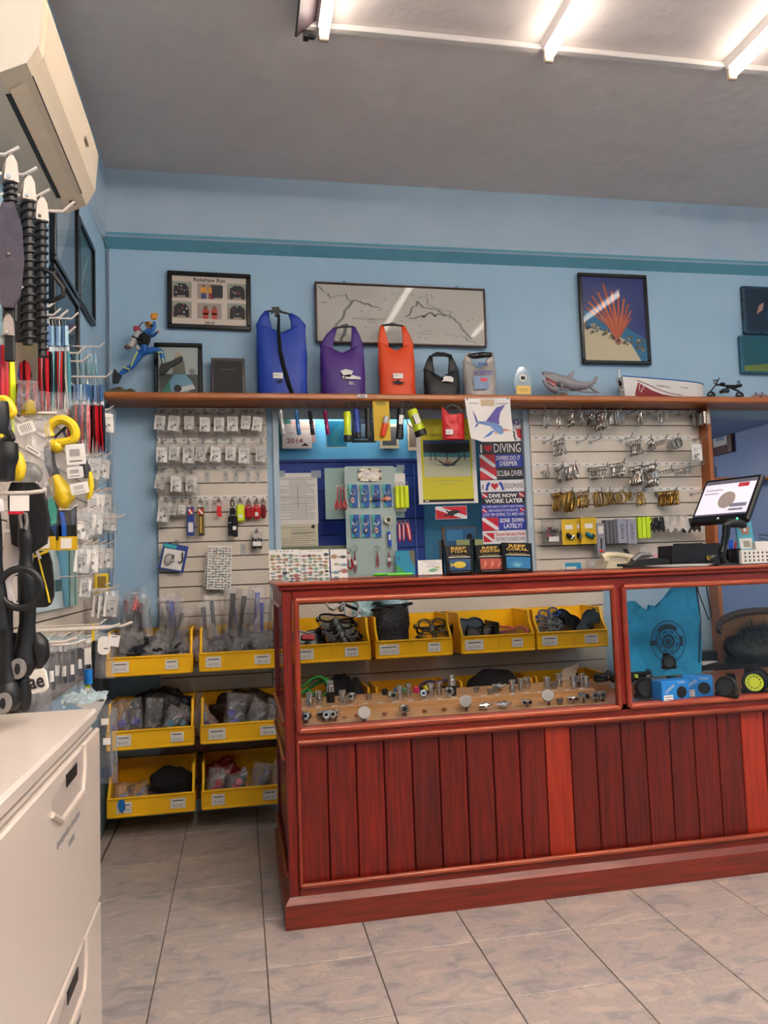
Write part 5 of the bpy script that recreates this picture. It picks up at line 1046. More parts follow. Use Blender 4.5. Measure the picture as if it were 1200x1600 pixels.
for i in range(8):
    tip = RDP if i in (0, 1, 2, 3, 4) else (BLU if i > 5 else CLR)
    snorkel_in_bag('bagged snorkel with %s tip, upper left bin, %s from the left' % ('red' if tip is RDP else 'blue' if tip is BLU else 'grey', ORD[i]), (BX[0]-.15+.043*i, BY+.10+rr.uniform(-.03, .08), b0+.02), (rr.uniform(-.12, .1), rr.uniform(-.38, .38), rr.uniform(-.5, .5)), BLU if i > 5 else BLACK, tip, rr.uniform(.75, 1.15) if i < 6 else 1., i+50, h=.34, w=.11)
for i in range(3): snorkel_in_bag('bagged snorkel lying flat in the upper left bin, %s from the left' % ORD[i], (BX[0]-.10+.1*i, BY+.04, b0+.10), (-1.1, rr.uniform(-.6, .6), rr.uniform(-.4, .4)), BLACK, CLR, .7, i+60, h=.26, w=.12)
for i in range(8):
    blue = i in (4, 5, 6, 7)
    snorkel_in_bag('bagged %s snorkel in the second upper bin, %s from the left' % ('blue' if blue else 'grey', ORD[i]), (BX[1]-.15+.043*i, BY+.12+rr.uniform(-.02, .06), b0+.02), (rr.uniform(-.1, .05), rr.uniform(-.24, .22), rr.uniform(-.5, .5)), BLU if blue else BLACK, BLU if blue else CLR, rr.uniform(.9, 1.1), i+70, h=.33)
for i in range(3):
    q = mask('film wrapped clear mask, front of the second bin, %s from the left' % ORD[i], (BX[1]-.10+.105*i, BY+.06, b0+.12), (-.5, rr.uniform(-.5, .5), rr.uniform(-.3, .3)), 'black', SILI, .75, grp='film wrapped masks'); part('film', MB().add([(p[0]*1, p[1]+.02, p[2]-.08) for p in bagmesh(.2, .16, .09, i+80).v], bagmesh(.2, .16, .09, i+80).f), FILM, q, smooth=True)
def zipbag(lab, loc, rot, items, w=.10, h=.17, d=.05, seed=1, grp='zip bags in the bins'):
    t = thing('zip_bag', lab, 'bag', loc, rot, grp); part('film', bagmesh(w, h, d, seed, crumple=.8), FILM, t, smooth=True)
    part('zip_strip', MB().tube([(-w*.44, -.004, h*.93), (0, -.008, h*.95), (w*.44, -.004, h*.93)], .002, 5), FILM2, t)
    for k, (x, z, c_) in enumerate(items):
        part('cap', MB().cyl((x, -.012, z), (x, .008, z), .017, .014, n=14).sph((x, .008, z), (.02, .01, .018)), c_, t, smooth=True)
        part('tube_end', MB().tube([(x, .01, z), (x+.01, .015, z+.03), (x+.03, .01, z+.05)], .008, 7), mat('clear_grey', 'a8a8b0', .3), t, smooth=True)
    return t
VI = col('3a3cc0', .35); CY_ = col('0a90c0', .35); PK = col('e85a78', .4)
for i, (x, rz_, it) in enumerate(((-.165, -.3, [(0, .08, VI)]), (-.115, -.25, [(0, .1, VI), (.01, .045, VI)]), (-.06, -.15, [(.0, .10, VI)]), (-.01, .1, [(0, .05, VI)]), (.05, .5, [(0, .07, CY_)]), (.10, .5, [(0, .07, CY_)]))):
    zipbag('zip bag with %s cap, middle left bin, %s from the left' % ('a violet' if it[0][2] is VI else 'a bright cyan', ORD[i]), (BX[0]+x, BY+.05+.02*(i % 3), BZ[1]+.012+.02*(i > 3)), (-.15, rz_, .1*(i % 3-1)), it, .085, .21 if i < 4 else .15, .045, 90+i)
blob('black_gear_heap', 'dark heap of snorkel gear behind the zip bags, middle left bin', 'gear', (BX[0]+.03, BY+.20, BZ[1]+.008), (.15, .07, .12), mat('dark_gloss_heap', '141318', .3, 0, .5, 60, 1, '2a2640'), .3, seed=21)
for i, (x, rz_, it, h_) in enumerate(((-.13, -.6, [(0, .07, VI)], .17), (-.05, .2, [(0, .06, VI), (-.02, .1, VI)], .2), (.03, .5, [(0, .07, col('9a98a8'))], .17), (.11, .9, [(0, .07, col('8a8a90'))], .16), (.15, .2, [(0, .07, col('8a8a90'))], .16))):
    zipbag('zip bag with %s cap, middle bin by the counter, %s from the left' % ('a violet' if i < 2 else 'grey', ORD[i]), (BX[1]+x, BY+.05+.02*(i % 2), BZ[1]+.02), (-.2, rz_, .1), it, .11, h_, .05, 110+i)
blob('brown_gear_heap', 'dark brown film wrapped heap behind the violet caps', 'gear', (BX[1]+.02, BY+.2, BZ[1]+.008), (.16, .06, .10), mat('brown_heap', '2a1c18', .3, 0, .5, 50, 1, '4a342a'), .3, seed=31)
t = blob('black_cloth', 'black fabric hood heaped in the bottom left bin', 'cloth', (BX[0]+.08, BY+.14, BZ[2]+.008), (.115, .09, .085), BLKF, .2, seed=41)
for i in range(4): zipbag('flat zip bag of clear parts, bottom left bin, %s from the left' % ORD[i], (BX[0]-.14+.085*i, BY+.05, BZ[2]+.03), (-.8, rr.uniform(-.8, .8), 0), [(0, .05, col('8a8a98'))] if i else [(0, .05, mat('clear_grey', '', .3))], .1, .13, .04, 130+i)
solo('blue_tab', MB().prism([(-.012, .03), (.012, .03), (.018, -.01), (.004, -.03), (-.016, 0)], -.004, .004), col('1470b8', .3), 'small blue rubber tab hanging over the bottom left bin label', 'tab', (BX[0]-.13, BY-.012, BZ[2]+.055))
for i, (x, c_, h_) in enumerate(((-.15, RDP, .16), (-.10, PK, .13), (-.055, PK, .12), (-.0, CY_, .13), (.06, col('9a9a9c'), .17), (.11, col('9a9a9c'), .15), (.155, col('a8a8ac'), .18))):
    zipbag('zip bag with a %s cap, bottom bin by the counter, %s from the left' % (('red', 'pink', 'pink', 'cyan', 'grey', 'grey', 'grey')[i], ORD[i]), (BX[1]+x, BY+.05+.02*(i % 2), BZ[2]+.015), (-.25, .25*(-1)**i, 0), [(0, .06, c_), (.01, .09, c_)], .10, h_, .05, 140+i)
blob('red_gear_heap', 'dark red wrapped goods at the back of the bottom bin', 'gear', (BX[1]-.1, BY+.2, BZ[2]+.008), (.08, .06, .09), mat('red_heap', '7a1418', .35, 0, .6, 40, .8, '3a0e10'), .3, seed=51)

FILM3 = clear('crinkled_film', 'f4eef4', .14, .12, 3.2, 1.0, 110)
for c_ in (0, 1):
    for i in range(7):
        o = solo('film_sleeve', bagmesh(.11+.02*(i % 3), .13+.03*(i % 2), .06, 400+c_*20+i, n=11, crumple=1.9), FILM3, 'empty crinkled film sleeve in the %s upper bin, %s from the left' % ('first' if c_ == 0 else 'second', ORD[i]), 'bag', (BX[c_]-.15+.048*i, BY+.05+.035*(i % 3), BZ[0]+.05), (-.45+.25*(i % 3), rr.uniform(-.6, .6), rr.uniform(-.5, .5)), 'crinkled film sleeves', smooth=2)
    blob('dark_gear_heap', 'dark heap of gear filling the bottom of the %s upper bin' % ('first' if c_ == 0 else 'second'), 'gear', (BX[c_], BY+.15, BZ[0]+.008), (.16, .09, .075), MC['dark_gloss_heap'], .3, seed=60+c_)
# ================================================================ LEFT WALL
XW = -.385
# air conditioner: body runs along y, faces the room (+x)
def aircon():
    ACM = mat('aged_cream_plastic', 'd6c6ae', .45, 0, .3, 4, h2='c6b296'); t = thing('air_conditioner', 'cream wall air conditioner high on the left wall under the ceiling', 'air conditioner', (XW, 0, 2.388), (0, 0, LW))
    y0, y1 = -.93, -.225; L = y1-y0; c = (y0+y1)/2
    # local: x along the wall, -y out of the wall, z up
    prof = [(0, .0), (-.13, .0), (-.19, .03), (-.215, .075), (-.226, .20), (-.208, .27), (-.18, .285), (0, .285)]
    Rz = Matrix(((0, 1, 0, 0), (1, 0, 0, 0), (0, 0, 1, 0), (0, 0, 0, 1)))
    part('body', MB().prism(prof, y0, y1, T=Rz), ACM, t)
    part('front_panel', MB().prism([(-.192, .035), (-.218, .078), (-.230, .20), (-.211, .272), (-.204, .262), (-.22, .19), (-.208, .085), (-.186, .04)], y0+.03, y1-.004, T=Rz), ACM, t)
    part('air_vane', MB().add([(y0+.05, -.136, -.001), (y1-.09, -.136, -.001), (y1-.09, -.184, .028), (y0+.05, -.184, .028)], [(0, 1, 2, 3)]), ACM, t)
    D = col('181410'); 
    part('air_slot', MB().box((c-.02, -.128, -.001), (L-.18, .012, .004)), D, t); part('air_slot', MB().box((c-.02, -.189, .033), (L-.12, .006, .006)), D, t)
    part('display', MB().box((y1-.055, -.158, .0125), (.022, .016, .006)), D, t); part('badge', MB().box((c+.16, -.2285, .14), (.045, .002, .01)), col('6a6050'), t)
    part('end_cap', MB().prism([(a*1.003, b) for a, b in prof], y0-.012, y0, T=Rz), mat('aged_cream_cap', 'cfc0ac', .5), t)
aircon()
# framed pictures on the left wall
def left_frame(lab, y0, y1, z0, z1, c_, kind):
    w, h = y1-y0, z1-z0; t = thing('picture_frame', lab, 'picture', (XW+.004, (y0+y1)/2, z0), (0, 0, LW)); m = .022
    for a in ((0, h-m/2, w, m), (0, m/2, w, m)): part('frame_rail', MB().box((a[0], -.01, a[1]), (a[2], .02, a[3]), b=.003), BLKG, t)
    for s in (-1, 1): part('frame_rail', MB().box((s*(w/2-m/2), -.01, h/2), (m, .02, h-2*m), b=.003), BLKG, t)
    part('print', MB().flat(rect(-w/2+m, m, w/2-m, h-m), -.006), c_, t); p = MB()
    if kind == 0: p.flat([(-w*.45, h*.1), (-w*.2, h*.12), (w*.1, h*.5), (w*.3, h*.9), (-w*.45, h*.9)], -.007, col('9aa8b4'))
    else:
        for k in range(5): p.flat([(-w*.3+k*.03, h*(.2+.1*k)), (-w*.28+k*.03, h*(.2+.1*k)), (-w*.1+k*.03, h*(.5+.08*k)), (-w*.12+k*.03, h*(.5+.08*k))], -.007, col('8ab0b8'))
    part('motif', p, c_, t, kind='stuff'); part('glass', MB().box((0, -.012, h/2), (w-2*m, .002, h-2*m)), GLASS, t)
left_frame('black framed grey photo on the left wall under the air conditioner', .10, .53, 2.36, 2.78, col('6a8496'), 0)
left_frame('black framed teal picture nearest the room corner on the left wall', .54, .90, 2.37, 2.74, col('2a5660'), 1)
left_frame('black framed sea picture below the grey photo, behind wire hooks', .09, .53, 1.93, 2.345, col('1e4a68'), 1)
# slat panel on the left wall
t = thing('slatwall_panel', 'cream slatwall on the left wall behind hanging gear', 'slatwall', (XW, 0, 1.98), (0, 0, LW))
part('backing', MB().box((-.35, -.004, -.60), (2.56, .006, 1.2)), col('4a3226', .8), t)
sl = mesh('slat', MB().box((0, 0, 0), (2.56, .012, SLP-.0048), b=.0015), CREAM)
for i in range(15): part('slat', sl, None, t, loc=(-.35, -.0145, -(i+.5)*SLP))
# pale poster / cabinet front low on that panel
a = PL(52, 905, -.36); b = PL(103, 905, -.36)
t = thing('surf_poster', 'pale blue and white poster leaning on the left slat panel', 'poster', (-.355, (a[0]+b[0])/2, 1.10), (0, 0, LW)); w = b[0]-a[0]; part('sheet', MB().box((0, 0, .14), (w, .004, .28)), col('c8dce4', .4), t)
part('print', MB().flat([(-w*.1, .28), (w*.5, .28), (w*.5, 0), (w*.35, 0), (w*.2, .15)], -.003, col('6ab0cc')).flat(rect(w*.05, .06, w*.25, .1), -.0035, col('2a6a70')), INK, t)
t = thing('glass_strip', 'pale green edged panel beside the poster on the left wall', 'panel', (-.355, b[0]+.09, 1.10), (0, 0, LW)); part('sheet', MB().box((0, 0, .17), (.16, .008, .34)), col('a8ccc8', .3), t); part('edge', MB().box((-.078, -.005, .17), (.004, .004, .34)).box((.02, -.005, .17), (.003, .004, .34)), col('4a8a86'), t, kind='stuff')
# cables down the corner
CBL = col('b8c4d0')
for i, (x, y, n_) in enumerate(((-.375, 1.292, 'grey'), (-.362, 1.292, 'white'))):
    pts = [(x, y, 2.9), (x+.002, y, 2.6), (x-.002, y, 2.2), (x+.004*i, y, 1.7), (x+.012*i, y, 1.4), (x, y, 1.0)]
    solo('wall_cable', MB().tube(pts, .0032, 6), CBL if i else col('6a7480'), '%s cable running down the corner of the two walls' % n_, 'cable', smooth=True)
solo('wall_cable', MB().tube([(-.36, 1.29, 2.9), (-.375, 1.27, 2.93), (-.38, 1.22, 2.935), (-.382, 1.15, 2.96)], .003, 6), col('6a7480'), 'short cable looping along the beam at the wall corner', 'cable', smooth=True)
solo('wall_cable', MB().tube([(-.35, 1.2, 2.07), (-.32, 1.18, 2.02), (-.33, 1.2, 1.95), (-.34, 1.25, 1.9), (-.345, 1.28, 1.5), (-.35, 1.285, 1.2)], .003, 6), CBL, 'white cable dropping from the shelf end at the corner', 'cable', smooth=True)
# ---- hooks standing out of the left wall
WIR = mat('white_wire', '', .4)
def lpeg(u, v, y, L, lab, up=.03, x0=-.37):        # tip at the given spot, hook straight out of the wall
    x, z = P(u, v, y); x1 = max(x, x0+.05)
    m = MB().tube([(x0, 0, 0), (x1-.03, 0, 0), (x1, 0, up)], .0042, 7); m.box((x0+.002, 0, 0), (.006, .02, .03))
    solo('wall_hook', m, WIR, lab, 'hook', (0, y, z-up), smooth=True); return x1, z-up
for i, (u, v, y) in enumerate(((91, 466, -.05), (104, 484, .1), (118, 510, .2), (135, 540, .28), (141, 553, .35))): lpeg(u, v, y, 0, 'bare white wire hook before the sea picture, %s from the top' % ORD[i])
lpeg(116, 315, -.55, 0, 'bare white wire hook just below the air conditioner end')
def lhk(x, y, z, lab): solo('wall_hook', MB().tube([(-.37, 0, 0), (x+.01, 0, 0), (x+.03, 0, .015)], .0026, 6).box((-.368, 0, 0), (.006, .02, .03)), WIR, lab, 'hook', (0, y, z-.004), smooth=True)
# ---- steel headed, spiral wrapped straps
GREYL = mat('worn_grey_leather', '4c4450', .6, 0, .5, 30, .3, '3a3440'); ALU = mat('brushed_aluminium', '8a807a', .45, .6)
def clevis(t, x, z, s=1., turn=0.):
    T = Matrix.Translation((x, 0, z)) @ Matrix.Rotation(turn, 4, 'Z')
    for q in (-1, 1): m = MB(); m.prism([(-.016*s, 0), (.016*s, 0), (.012*s, .045*s), (.004*s, .06*s), (-.004*s, .06*s), (-.012*s, .045*s)], q*.013*s, q*.013*s+.002, T=T); part('side_plate', m, ALU, t)
    part('pivot', MB().cyl((x-.0, -.017*s, z+.008*s), (x, .017*s, z+.008*s), .0045*s), CHROME, t, smooth=True); part('bow', MB().tube([(x, -.012*s, z+.055*s), (x, 0, z+.068*s), (x, .012*s, z+.055*s)], .005*s, 6), ALU, t, smooth=True)
def wrapped(t, x, z0, z1, r, turns, sy=0.):
    part('strap', MB().cyl((x, sy, z0), (x, sy, z1), r*.86, n=10), BLACK, t, smooth=True)
    k = turns*10; part('spiral_wrap', MB().tube([(x+r*cos(2*pi*i/10), sy+r*sin(2*pi*i/10), z0+(z1-z0)*i/k) for i in range(k+1)], r*.26, 5), mat('wrap_black', '17141a', .5), t, smooth=True)
def lan(lab, u, vt, vb, y, disc=False, bow=False, plate=False):
    x, zt = P(u, vt, y); zb = P(u, vb, y)[1]; t = thing('gear_lanyard', lab, 'lanyard', (x, y, zt), group=None); H = zt-zb; clevis(t, 0, -.075, 1.0, .5)
    if disc:
        wrapped(t, 0, -.13, -.075, .013, 4)
        part('leather_pad', MB().prism([(-.012, -.13), (.012, -.13), (.028, -.18), (.033, -.26), (.026, -.34), (.012, -.37), (-.012, -.37), (-.028, -.33), (-.035, -.25), (-.026, -.17)], -.02, -.012), GREYL, t, smooth=True); part('pad_stud', MB().sph((.002, -.021, -.25), .004), ALU, t)
        part('strap', MB().box((0, 0, -.28), (.03, .012, H-.30+.0), b=.003), BLACK, t); part('lower_strap', MB().box((.0, -.002, -H+.11), (.022, .01, .12), b=.003), BLACK, t); clevis(t, -.004, -.43, .8, .3)
    else: wrapped(t, 0, -H+.07, -.075, .015, int(H/.028)); part('backing_strap', MB().box((-.022, .01, -H/2), (.018, .012, H-.16), b=.003), BLACK, t)
    if plate:
        part('steel_plate', MB().prism([(-.03, 0), (.03, 0), (.03, -.085), (.02, -.10), (.012, -.095), (.018, -.08), (.012, -.05), (0, -.04), (-.012, -.05), (-.016, -.08), (-.008, -.095), (-.018, -.10), (-.03, -.085)], -.006, -.002, T=Matrix.Translation((-.008, 0, -H+.075))), mat('tarnished_steel', '8c7e76', .35, .8), t)
    if bow: part('rubber_loop', MB().tube([(0, -.01, -.20), (.03, -.01, -.215), (.055, -.01, -.25), (.055, -.01, -.27), (.03, -.01, -.285), (0, -.01, -.285)], .006, 7), BLACK, t, smooth=True)
    lpeg(u+14, vt-6, y, 0, 'thick white hook holding the %s' % ('leather padded lanyard' if disc else 'spiral wrapped lanyard beside it' if bow else 'last wrapped lanyard'), up=.02)
lan('lanyard with a worn grey leather pad and steel clevis, nearest the camera', 16, 236, 600, -.98, disc=True)
lan('spiral wrapped black lanyard with the big steel plate at its foot', 44, 268, 585, -.86, plate=True)
lan('spiral wrapped black lanyard with a rubber loop bulging to the right', 64, 302, 600, -.76, bow=True)
# ---- trolling lures in hanging packs
def lure(hc, c1, c2, L=.26):
    t = thing('squid_lure', 'x', 'lure')
    part('header_card', MB().box((0, 0, -L*.12), (.010, .026, L*.24)), hc, t); part('head', MB().lathe([(0, 0), (.006, .004), (.008, .02), (.006, .045), (0, .05)], 8, T=Matrix.Translation((0, 0, -L*.36))), col('b8c0c8', .2), t, smooth=True)
    for i in range(5):
        a = i*2*pi/5; c_ = c1 if i % 2 == 0 else c2
        part('skirt_strand', MB().tube([(.004*cos(a), .006*sin(a), -L*.3), (.006*cos(a), .009*sin(a), -L*.6), (.005*cos(a+.4), .008*sin(a+.4), -L)], [.004, .0045, .001], 4), c_, t, smooth=True)
    part('hang_wire', MB().tube([(0, 0, 0), (-.003, 0, .02), (.0, 0, .035)], .0009, 4), STEEL, t)
    return t
HC = mat('blue_header', '2a5a8a', .4); HC2 = mat('pale_blue_header', '9cc4d8', .4); LR = mat('lure_red', 'c01824', .25); LB = mat('lure_black', '120e14', .25); LP = mat('lure_purple', '4a3a8a', .3); LT = mat('lure_teal', '4a8a94', .3); LWH = mat('lure_white', 'c8c8c4', .3)
KND = {'red': (HC, LR, LB), 'black': (HC, LB, LR), 'blue': (HC2, LR, LP), 'teal': (HC2, LT, LWH), 'neon': (mat('neon_yellow', '', .4), mat('neon_yellow', '', .4), LP)}
LPR = {}
def lgroup(y, u0, u1, vt, vb, ks, place):
    L_ = P((u0+u1)/2, vt, y)[1]-P((u0+u1)/2, vb, y)[1]; n = len(ks)
    for i, k in enumerate(ks):
        u = u0+(u1-u0)*(i+.5)/n; x, z = P(u, vt, y); x = max(x, XW+.03); sc = L_/.26; lab = '%s trolling lure %s, %s from the wall' % ({'red': 'red and black', 'black': 'black and red', 'blue': 'blue topped red', 'teal': 'teal and white', 'neon': 'neon yellow'}[k], place, ORD[i])
        rot = (0, RN.uniform(-.03, .03), RN.uniform(-.5, .5))
        if k not in LPR: LPR[k] = o = lure(*KND[k]); o.location = (x, y, z); o.rotation_euler = rot; o.scale = (sc,)*3; o['label'] = lab; o['group'] = 'packed trolling lures'
        else: dup(LPR[k], (x, y+RN.uniform(-.01, .01), z), rot, lab, 'packed trolling lures', sc)
    xe = P(u1, vt, y)[0]; z = P(u1, vt, y)[1]
    solo('wall_hook', MB().tube([(-.37, 0, 0), (xe+.01, 0, 0), (xe+.03, 0, .02)], .003, 6), WIR, 'wire hook carrying the trolling lures %s' % place, 'hook', (0, y, z+.03), smooth=True)
lgroup(.0, 108, 161, 602, 707, ['black', 'red', 'black', 'blue', 'black', 'red', 'black', 'red', 'black', 'black'], 'under the shelf end')
lgroup(.42, 113, 152, 553, 602, ['teal']*7, 'in the small high row')
lgroup(-.25, 76, 107, 512, 640, ['blue', 'teal', 'red', 'teal', 'black', 'teal'], 'before the sea picture')
lgroup(-.50, 45, 78, 508, 645, ['red', 'black', 'red', 'red', 'black', 'red', 'red', 'black'], 'behind the steel plate')
lgroup(-.72, 18, 46, 470, 650, ['black', 'red', 'black', 'blue', 'blue', 'red'], 'beside the wrapped lanyards')
lgroup(-.95, 0, 14, 480, 690, ['neon', 'blue', 'neon'], 'at the left edge of the photo')
MB.SUB = 3
# ---- bags with yellow snorkels
YR = mat('yellow_rubber', 'e6c41c', .4, 0, .2, 20, h2='c8a410'); DGT = mat('dark_speckled_tube', '24242a', .5, 0, .5, 200, h2='4a4a52')
def z5(x, y): return x/6.667, 580+y/6.667
def Q(f, x, y, yy): u, v = f(x, y); return P(u, v, yy)
def pts(f, yy, L, ox, oz, d=0):
    if f is z5 and d == 0: d = -.016
    return pts_(f, yy, L, ox, oz, d)
def pts_(f, yy, L, ox, oz, d=0): return [(Q(f, a, b, yy)[0]-ox, d, Q(f, a, b, yy)[1]-oz) for a, b in L]
def hangbag(lab, f, cx, top, w, h, yy, seed, name='snorkel_bag', cat='bag', film=None, d=.06, grp=None):
    x, z = Q(f, cx, top, yy); k = f(1, 0)[0]*1.0/1; t = thing(name, lab, cat, (x, yy, z), group=grp)
    b = bagmesh(w, h, d, seed, n=14); b.v = [(p[0]*(1-.25*max(0, p[2]/h-.6)*1.5), p[1], p[2]-h) for p in b.v]; part('film', b, film or FILM, t, smooth=True); return t, x, z
yy = -.92
t, ox, oz = hangbag('big clear bag holding a yellow and black snorkel, hung at the left', z5, 600, 215, .155, .31, yy, 201, film=clear('thin_film', 'f4eef4', .035, .14, 2.0, .9, 60), d=.03)
part('mouth_ring', MB().tube(pts(z5, yy, [(540, 700), (520, 610), (600, 530), (700, 525), (780, 590), (800, 690), (740, 745), (640, 760), (570, 780)], ox, oz), .011, 9), YR, t, smooth=True)
part('lower_cup', MB().tube(pts(z5, yy, [(530, 760), (600, 800), (660, 790)], ox, oz), [.012, .016, .010], 9), YR, t, smooth=True)
part('cross_strap', MB().tube(pts(z5, yy, [(580, 700), (700, 590), (680, 640), (720, 730)], ox, oz, -.012), .003, 5), BLACK, t, smooth=True)
part('flex_tube', MB().tube(pts(z5, yy, [(535, 800), (530, 870), (545, 980), (575, 1060), (590, 1110)], ox, oz), .0115, 9), DGT, t, smooth=True)
part('tube_foot', MB().tube(pts(z5, yy, [(575, 1110), (620, 1190), (670, 1290), (715, 1380), (735, 1400)], ox, oz), [.014, .019, .023, .020, .008], 10), YR, t, smooth=True)
part('flex_tube', MB().tube(pts(z5, yy, [(880, 960), (910, 1030), (905, 1120)], ox, oz), .010, 8), DGT, t, smooth=True)
part('tube_foot', MB().tube(pts(z5, yy, [(945, 1060), (960, 1180), (950, 1280), (930, 1340)], ox, oz), [.006, .007, .007, .004], 8), YR, t, smooth=True)
part('top_wedge', MB().tube(pts(z5, yy, [(350, 320), (320, 400), (320, 465)], ox, oz), [.006, .014, .017], 7), YR, t, smooth=True)
for i, (x0, y0, x1, y1, a) in enumerate(((690, 760, 890, 975, .08), (700, 995, 870, 1115, .1), (735, 1160, 925, 1280, .18))):
    q0 = Q(z5, x0, y1, yy-.04); q1 = Q(z5, x1, y0, yy-.04); w, h = q1[0]-q0[0], q1[1]-q0[1]; T = Matrix.Translation(((q0[0]+q1[0])/2-ox, -.042, (q0[1]+q1[1])/2-oz)) @ Matrix.Rotation(-a, 4, 'Y')
    st = part('barcode_sticker', MB().prism(rbox(w, h, .003), 0, .001, T=T), PAPER, t); m = MB(); m.T = T
    for k in range(9): m.flat(rect(-w*.3+k*w*.06, -h*.1, -w*.3+k*w*.06+w*.025, h*.25), -.0006)
    m.flat(rect(-w*.35, -h*.35, w*.3, -h*.3), -.0006); part('barcode', m, INK if i < 2 else GREYI, st, kind='stuff')
yy2 = -1.0
t, ox, oz = hangbag('crumpled clear bag with a tilted barcode label in front of the big one', z5, 270, 470, .115, .185, yy2, 207)
for (cx, cy, w, h, a, bar) in ((275, 590, .034, .024, .35, 1), (350, 830, .034, .009, .6, 0)):
    q = Q(z5, cx, cy, yy2-.035); T = Matrix.Translation((q[0]-ox, -.036, q[1]-oz)) @ Matrix.Rotation(-a if bar else a, 4, 'Y'); st = part('barcode_sticker', MB().prism(rbox(w, h, .002), 0, .001, T=T), PAPER, t); m = MB(); m.T = T
    for k in range(6): m.flat(rect(-w*.35+k*w*.12, -h*.35, -w*.35+k*w*.12+w*.03, h*.35) if bar else rect(-w*.4+k*w*.13, -h*.15, -w*.32+k*w*.13, h*.15), -.0006)
    part('barcode', m, INK, st, kind='stuff')
part('clear_mask', MB().sph((0, 0, -.13), (.035, .018, .03)), SILI, t, smooth=True)
t, ox, oz = hangbag('crumpled empty bag bunched above the yellow snorkels', z5, 290, 100, .05, .07, -.95, 209)
lpeg(9+80, 646, -.93, 0, 'white hook the yellow snorkel bags hang from', up=.0)
# left edge yellow and black snorkels
for i, (L_, r_, m_, n_) in enumerate((([(0, 320), (70, 310), (120, 360), (160, 440), (110, 480), (60, 480), (20, 640), (10, 700)], .009, YR, 'curved yellow snorkel top'), ([(140, 850), (190, 900), (215, 1000), (210, 1100), (190, 1150)], [.008, .013, .015, .013, .006], YR, 'yellow snorkel foot with a dark hole'), ([(0, 800), (80, 740), (140, 720), (100, 640)], .009, BLACK, 'black snorkel tube crossing at the left edge'), ([(0, 920), (30, 1000), (20, 1160)], [.012, .014, .008], YR, 'yellow snorkel foot cut by the left edge'), ([(100, 760), (90, 900), (70, 1000), (80, 1150)], [.02, .024, .022, .018], BLACK, 'thick black snorkel tube by the left edge'), ([(10, 350), (25, 450), (20, 560), (0, 650)], .018, BLACK, 'black tube top at the left edge'))):
    q = Q(z5, *L_[0], -1.06); solo('snorkel', MB().tube(pts(z5, -1.06-.02*i, L_, q[0], q[1]), r_, 9), m_, n_+' beside the clear bags', 'snorkel', (q[0], -1.06-.02*i, q[1]), smooth=True)
# ---- big black snorkels and mask in front
def z6(x, y): return x/6.155, 740+y/6.155
def z7(x, y): return x/6, 940+y/6
yb = -1.10
def gear(name, lab, cat, y, spec, f=z6):
    q = Q(f, *spec[0][1][0], y); t = thing(name, lab, cat, (q[0], y, q[1]))
    for nm, L_, r_, m_, d in spec: part(nm, MB().tube(pts(f, y, L_, q[0], q[1], d), r_, 10), m_, t, smooth=True)
    return t, q
GRO = mat('grey_oval_rubber', '86807e', .5); WHR = mat('white_rubber', 'cfc6c4', .4)
t, q = gear('snorkel', 'black snorkel with a grey oval loop at its top, front row left', 'snorkel', yb, [('main_tube', [(225, 400), (235, 520), (245, 640), (248, 760), (248, 880), (262, 1000), (265, 1200), (262, 1300)], [.009, .013, .0165, .0125, .014, .019, .019, .015], BLACK, 0), ('lower_tube', [(262, 1300), (265, 1450), (275, 1600)], [.015, .0145, .0145], BLACK, 0)])
part('loop_insert', MB().tube(pts(z6, yb, [(215, 420), (240, 370), (275, 390), (285, 470), (270, 540), (235, 530)], q[0], q[1], -.02), .0035, 7, closed=True), GRO, t, smooth=True)
t, q = gear('snorkel_mouthpiece', 'black bulb with a grey oval plate low at the left', 'snorkel', yb, [('tube', [(260, 0), (255, 200), (240, 390)], [.017, .016, .02], BLACK, 0), ('bulb', [(240, 380), (225, 480), (215, 600), (215, 700)], [.018, .022, .026, .014], BLACK, 0), ('side_bulb', [(310, 310), (350, 400), (365, 520), (330, 620)], [.01, .02, .018, .010], BLACK, .01)], z7)
def oval_plate(t, q, cx, cy, y, f=z7, rx=75, ry=95, m=None):
    a = Q(f, cx, cy, y); s = Q(f, cx+rx, cy, y)[0]-a[0]; h = a[1]-Q(f, cx, cy+ry, y)[1]
    part('oval_plate', MB().prism([(a[0]-q[0]+p, a[1]-q[1]+r_) for p, r_ in circ(0, 0, s, 20, h)], -.034, -.026), GRO, t, 'grey oval plate'); part('slot', MB().flat([(a[0]-q[0]+p, a[1]-q[1]+r_) for p, r_ in circ(0, 0, s*.36, 14, h*.55)], -.035), BLACK, t)
oval_plate(t, q, 208, 612, yb)
t, q = gear('snorkel_mouthpiece', 'second black bulb with a grey oval plate at the left edge', 'snorkel', yb-.03, [('tube', [(20, 0), (25, 300), (40, 600), (65, 760)], [.02, .02, .016, .018], BLACK, 0), ('bulb', [(65, 760), (75, 860), (80, 960), (80, 1020)], [.018, .024, .024, .012], BLACK, 0)], z7)
oval_plate(t, q, 76, 928, yb-.03)
gear('snorkel', 'black snorkel end hanging between the two oval plates', 'snorkel', yb+.02, [('tube', [(90, 300), (120, 480), (150, 620), (190, 760)], [.014, .014, .016, .02], BLACK, 0), ('end_bulb', [(190, 760), (210, 880), (225, 980), (225, 1030)], [.018, .018, .013, .006], BLACK, 0)], z7)
gear('snorkel', 'thick black snorkel at the very left edge of the photo', 'snorkel', yb-.05, [('tube', [(-60, 380), (-50, 600), (-50, 900), (-10, 1200), (10, 1500)], [.013, .014, .015, .016, .017], BLACK, 0), ('clip', [(0, 260), (10, 320), (20, 380)], [.010, .012, .01], WHR, -.02)])
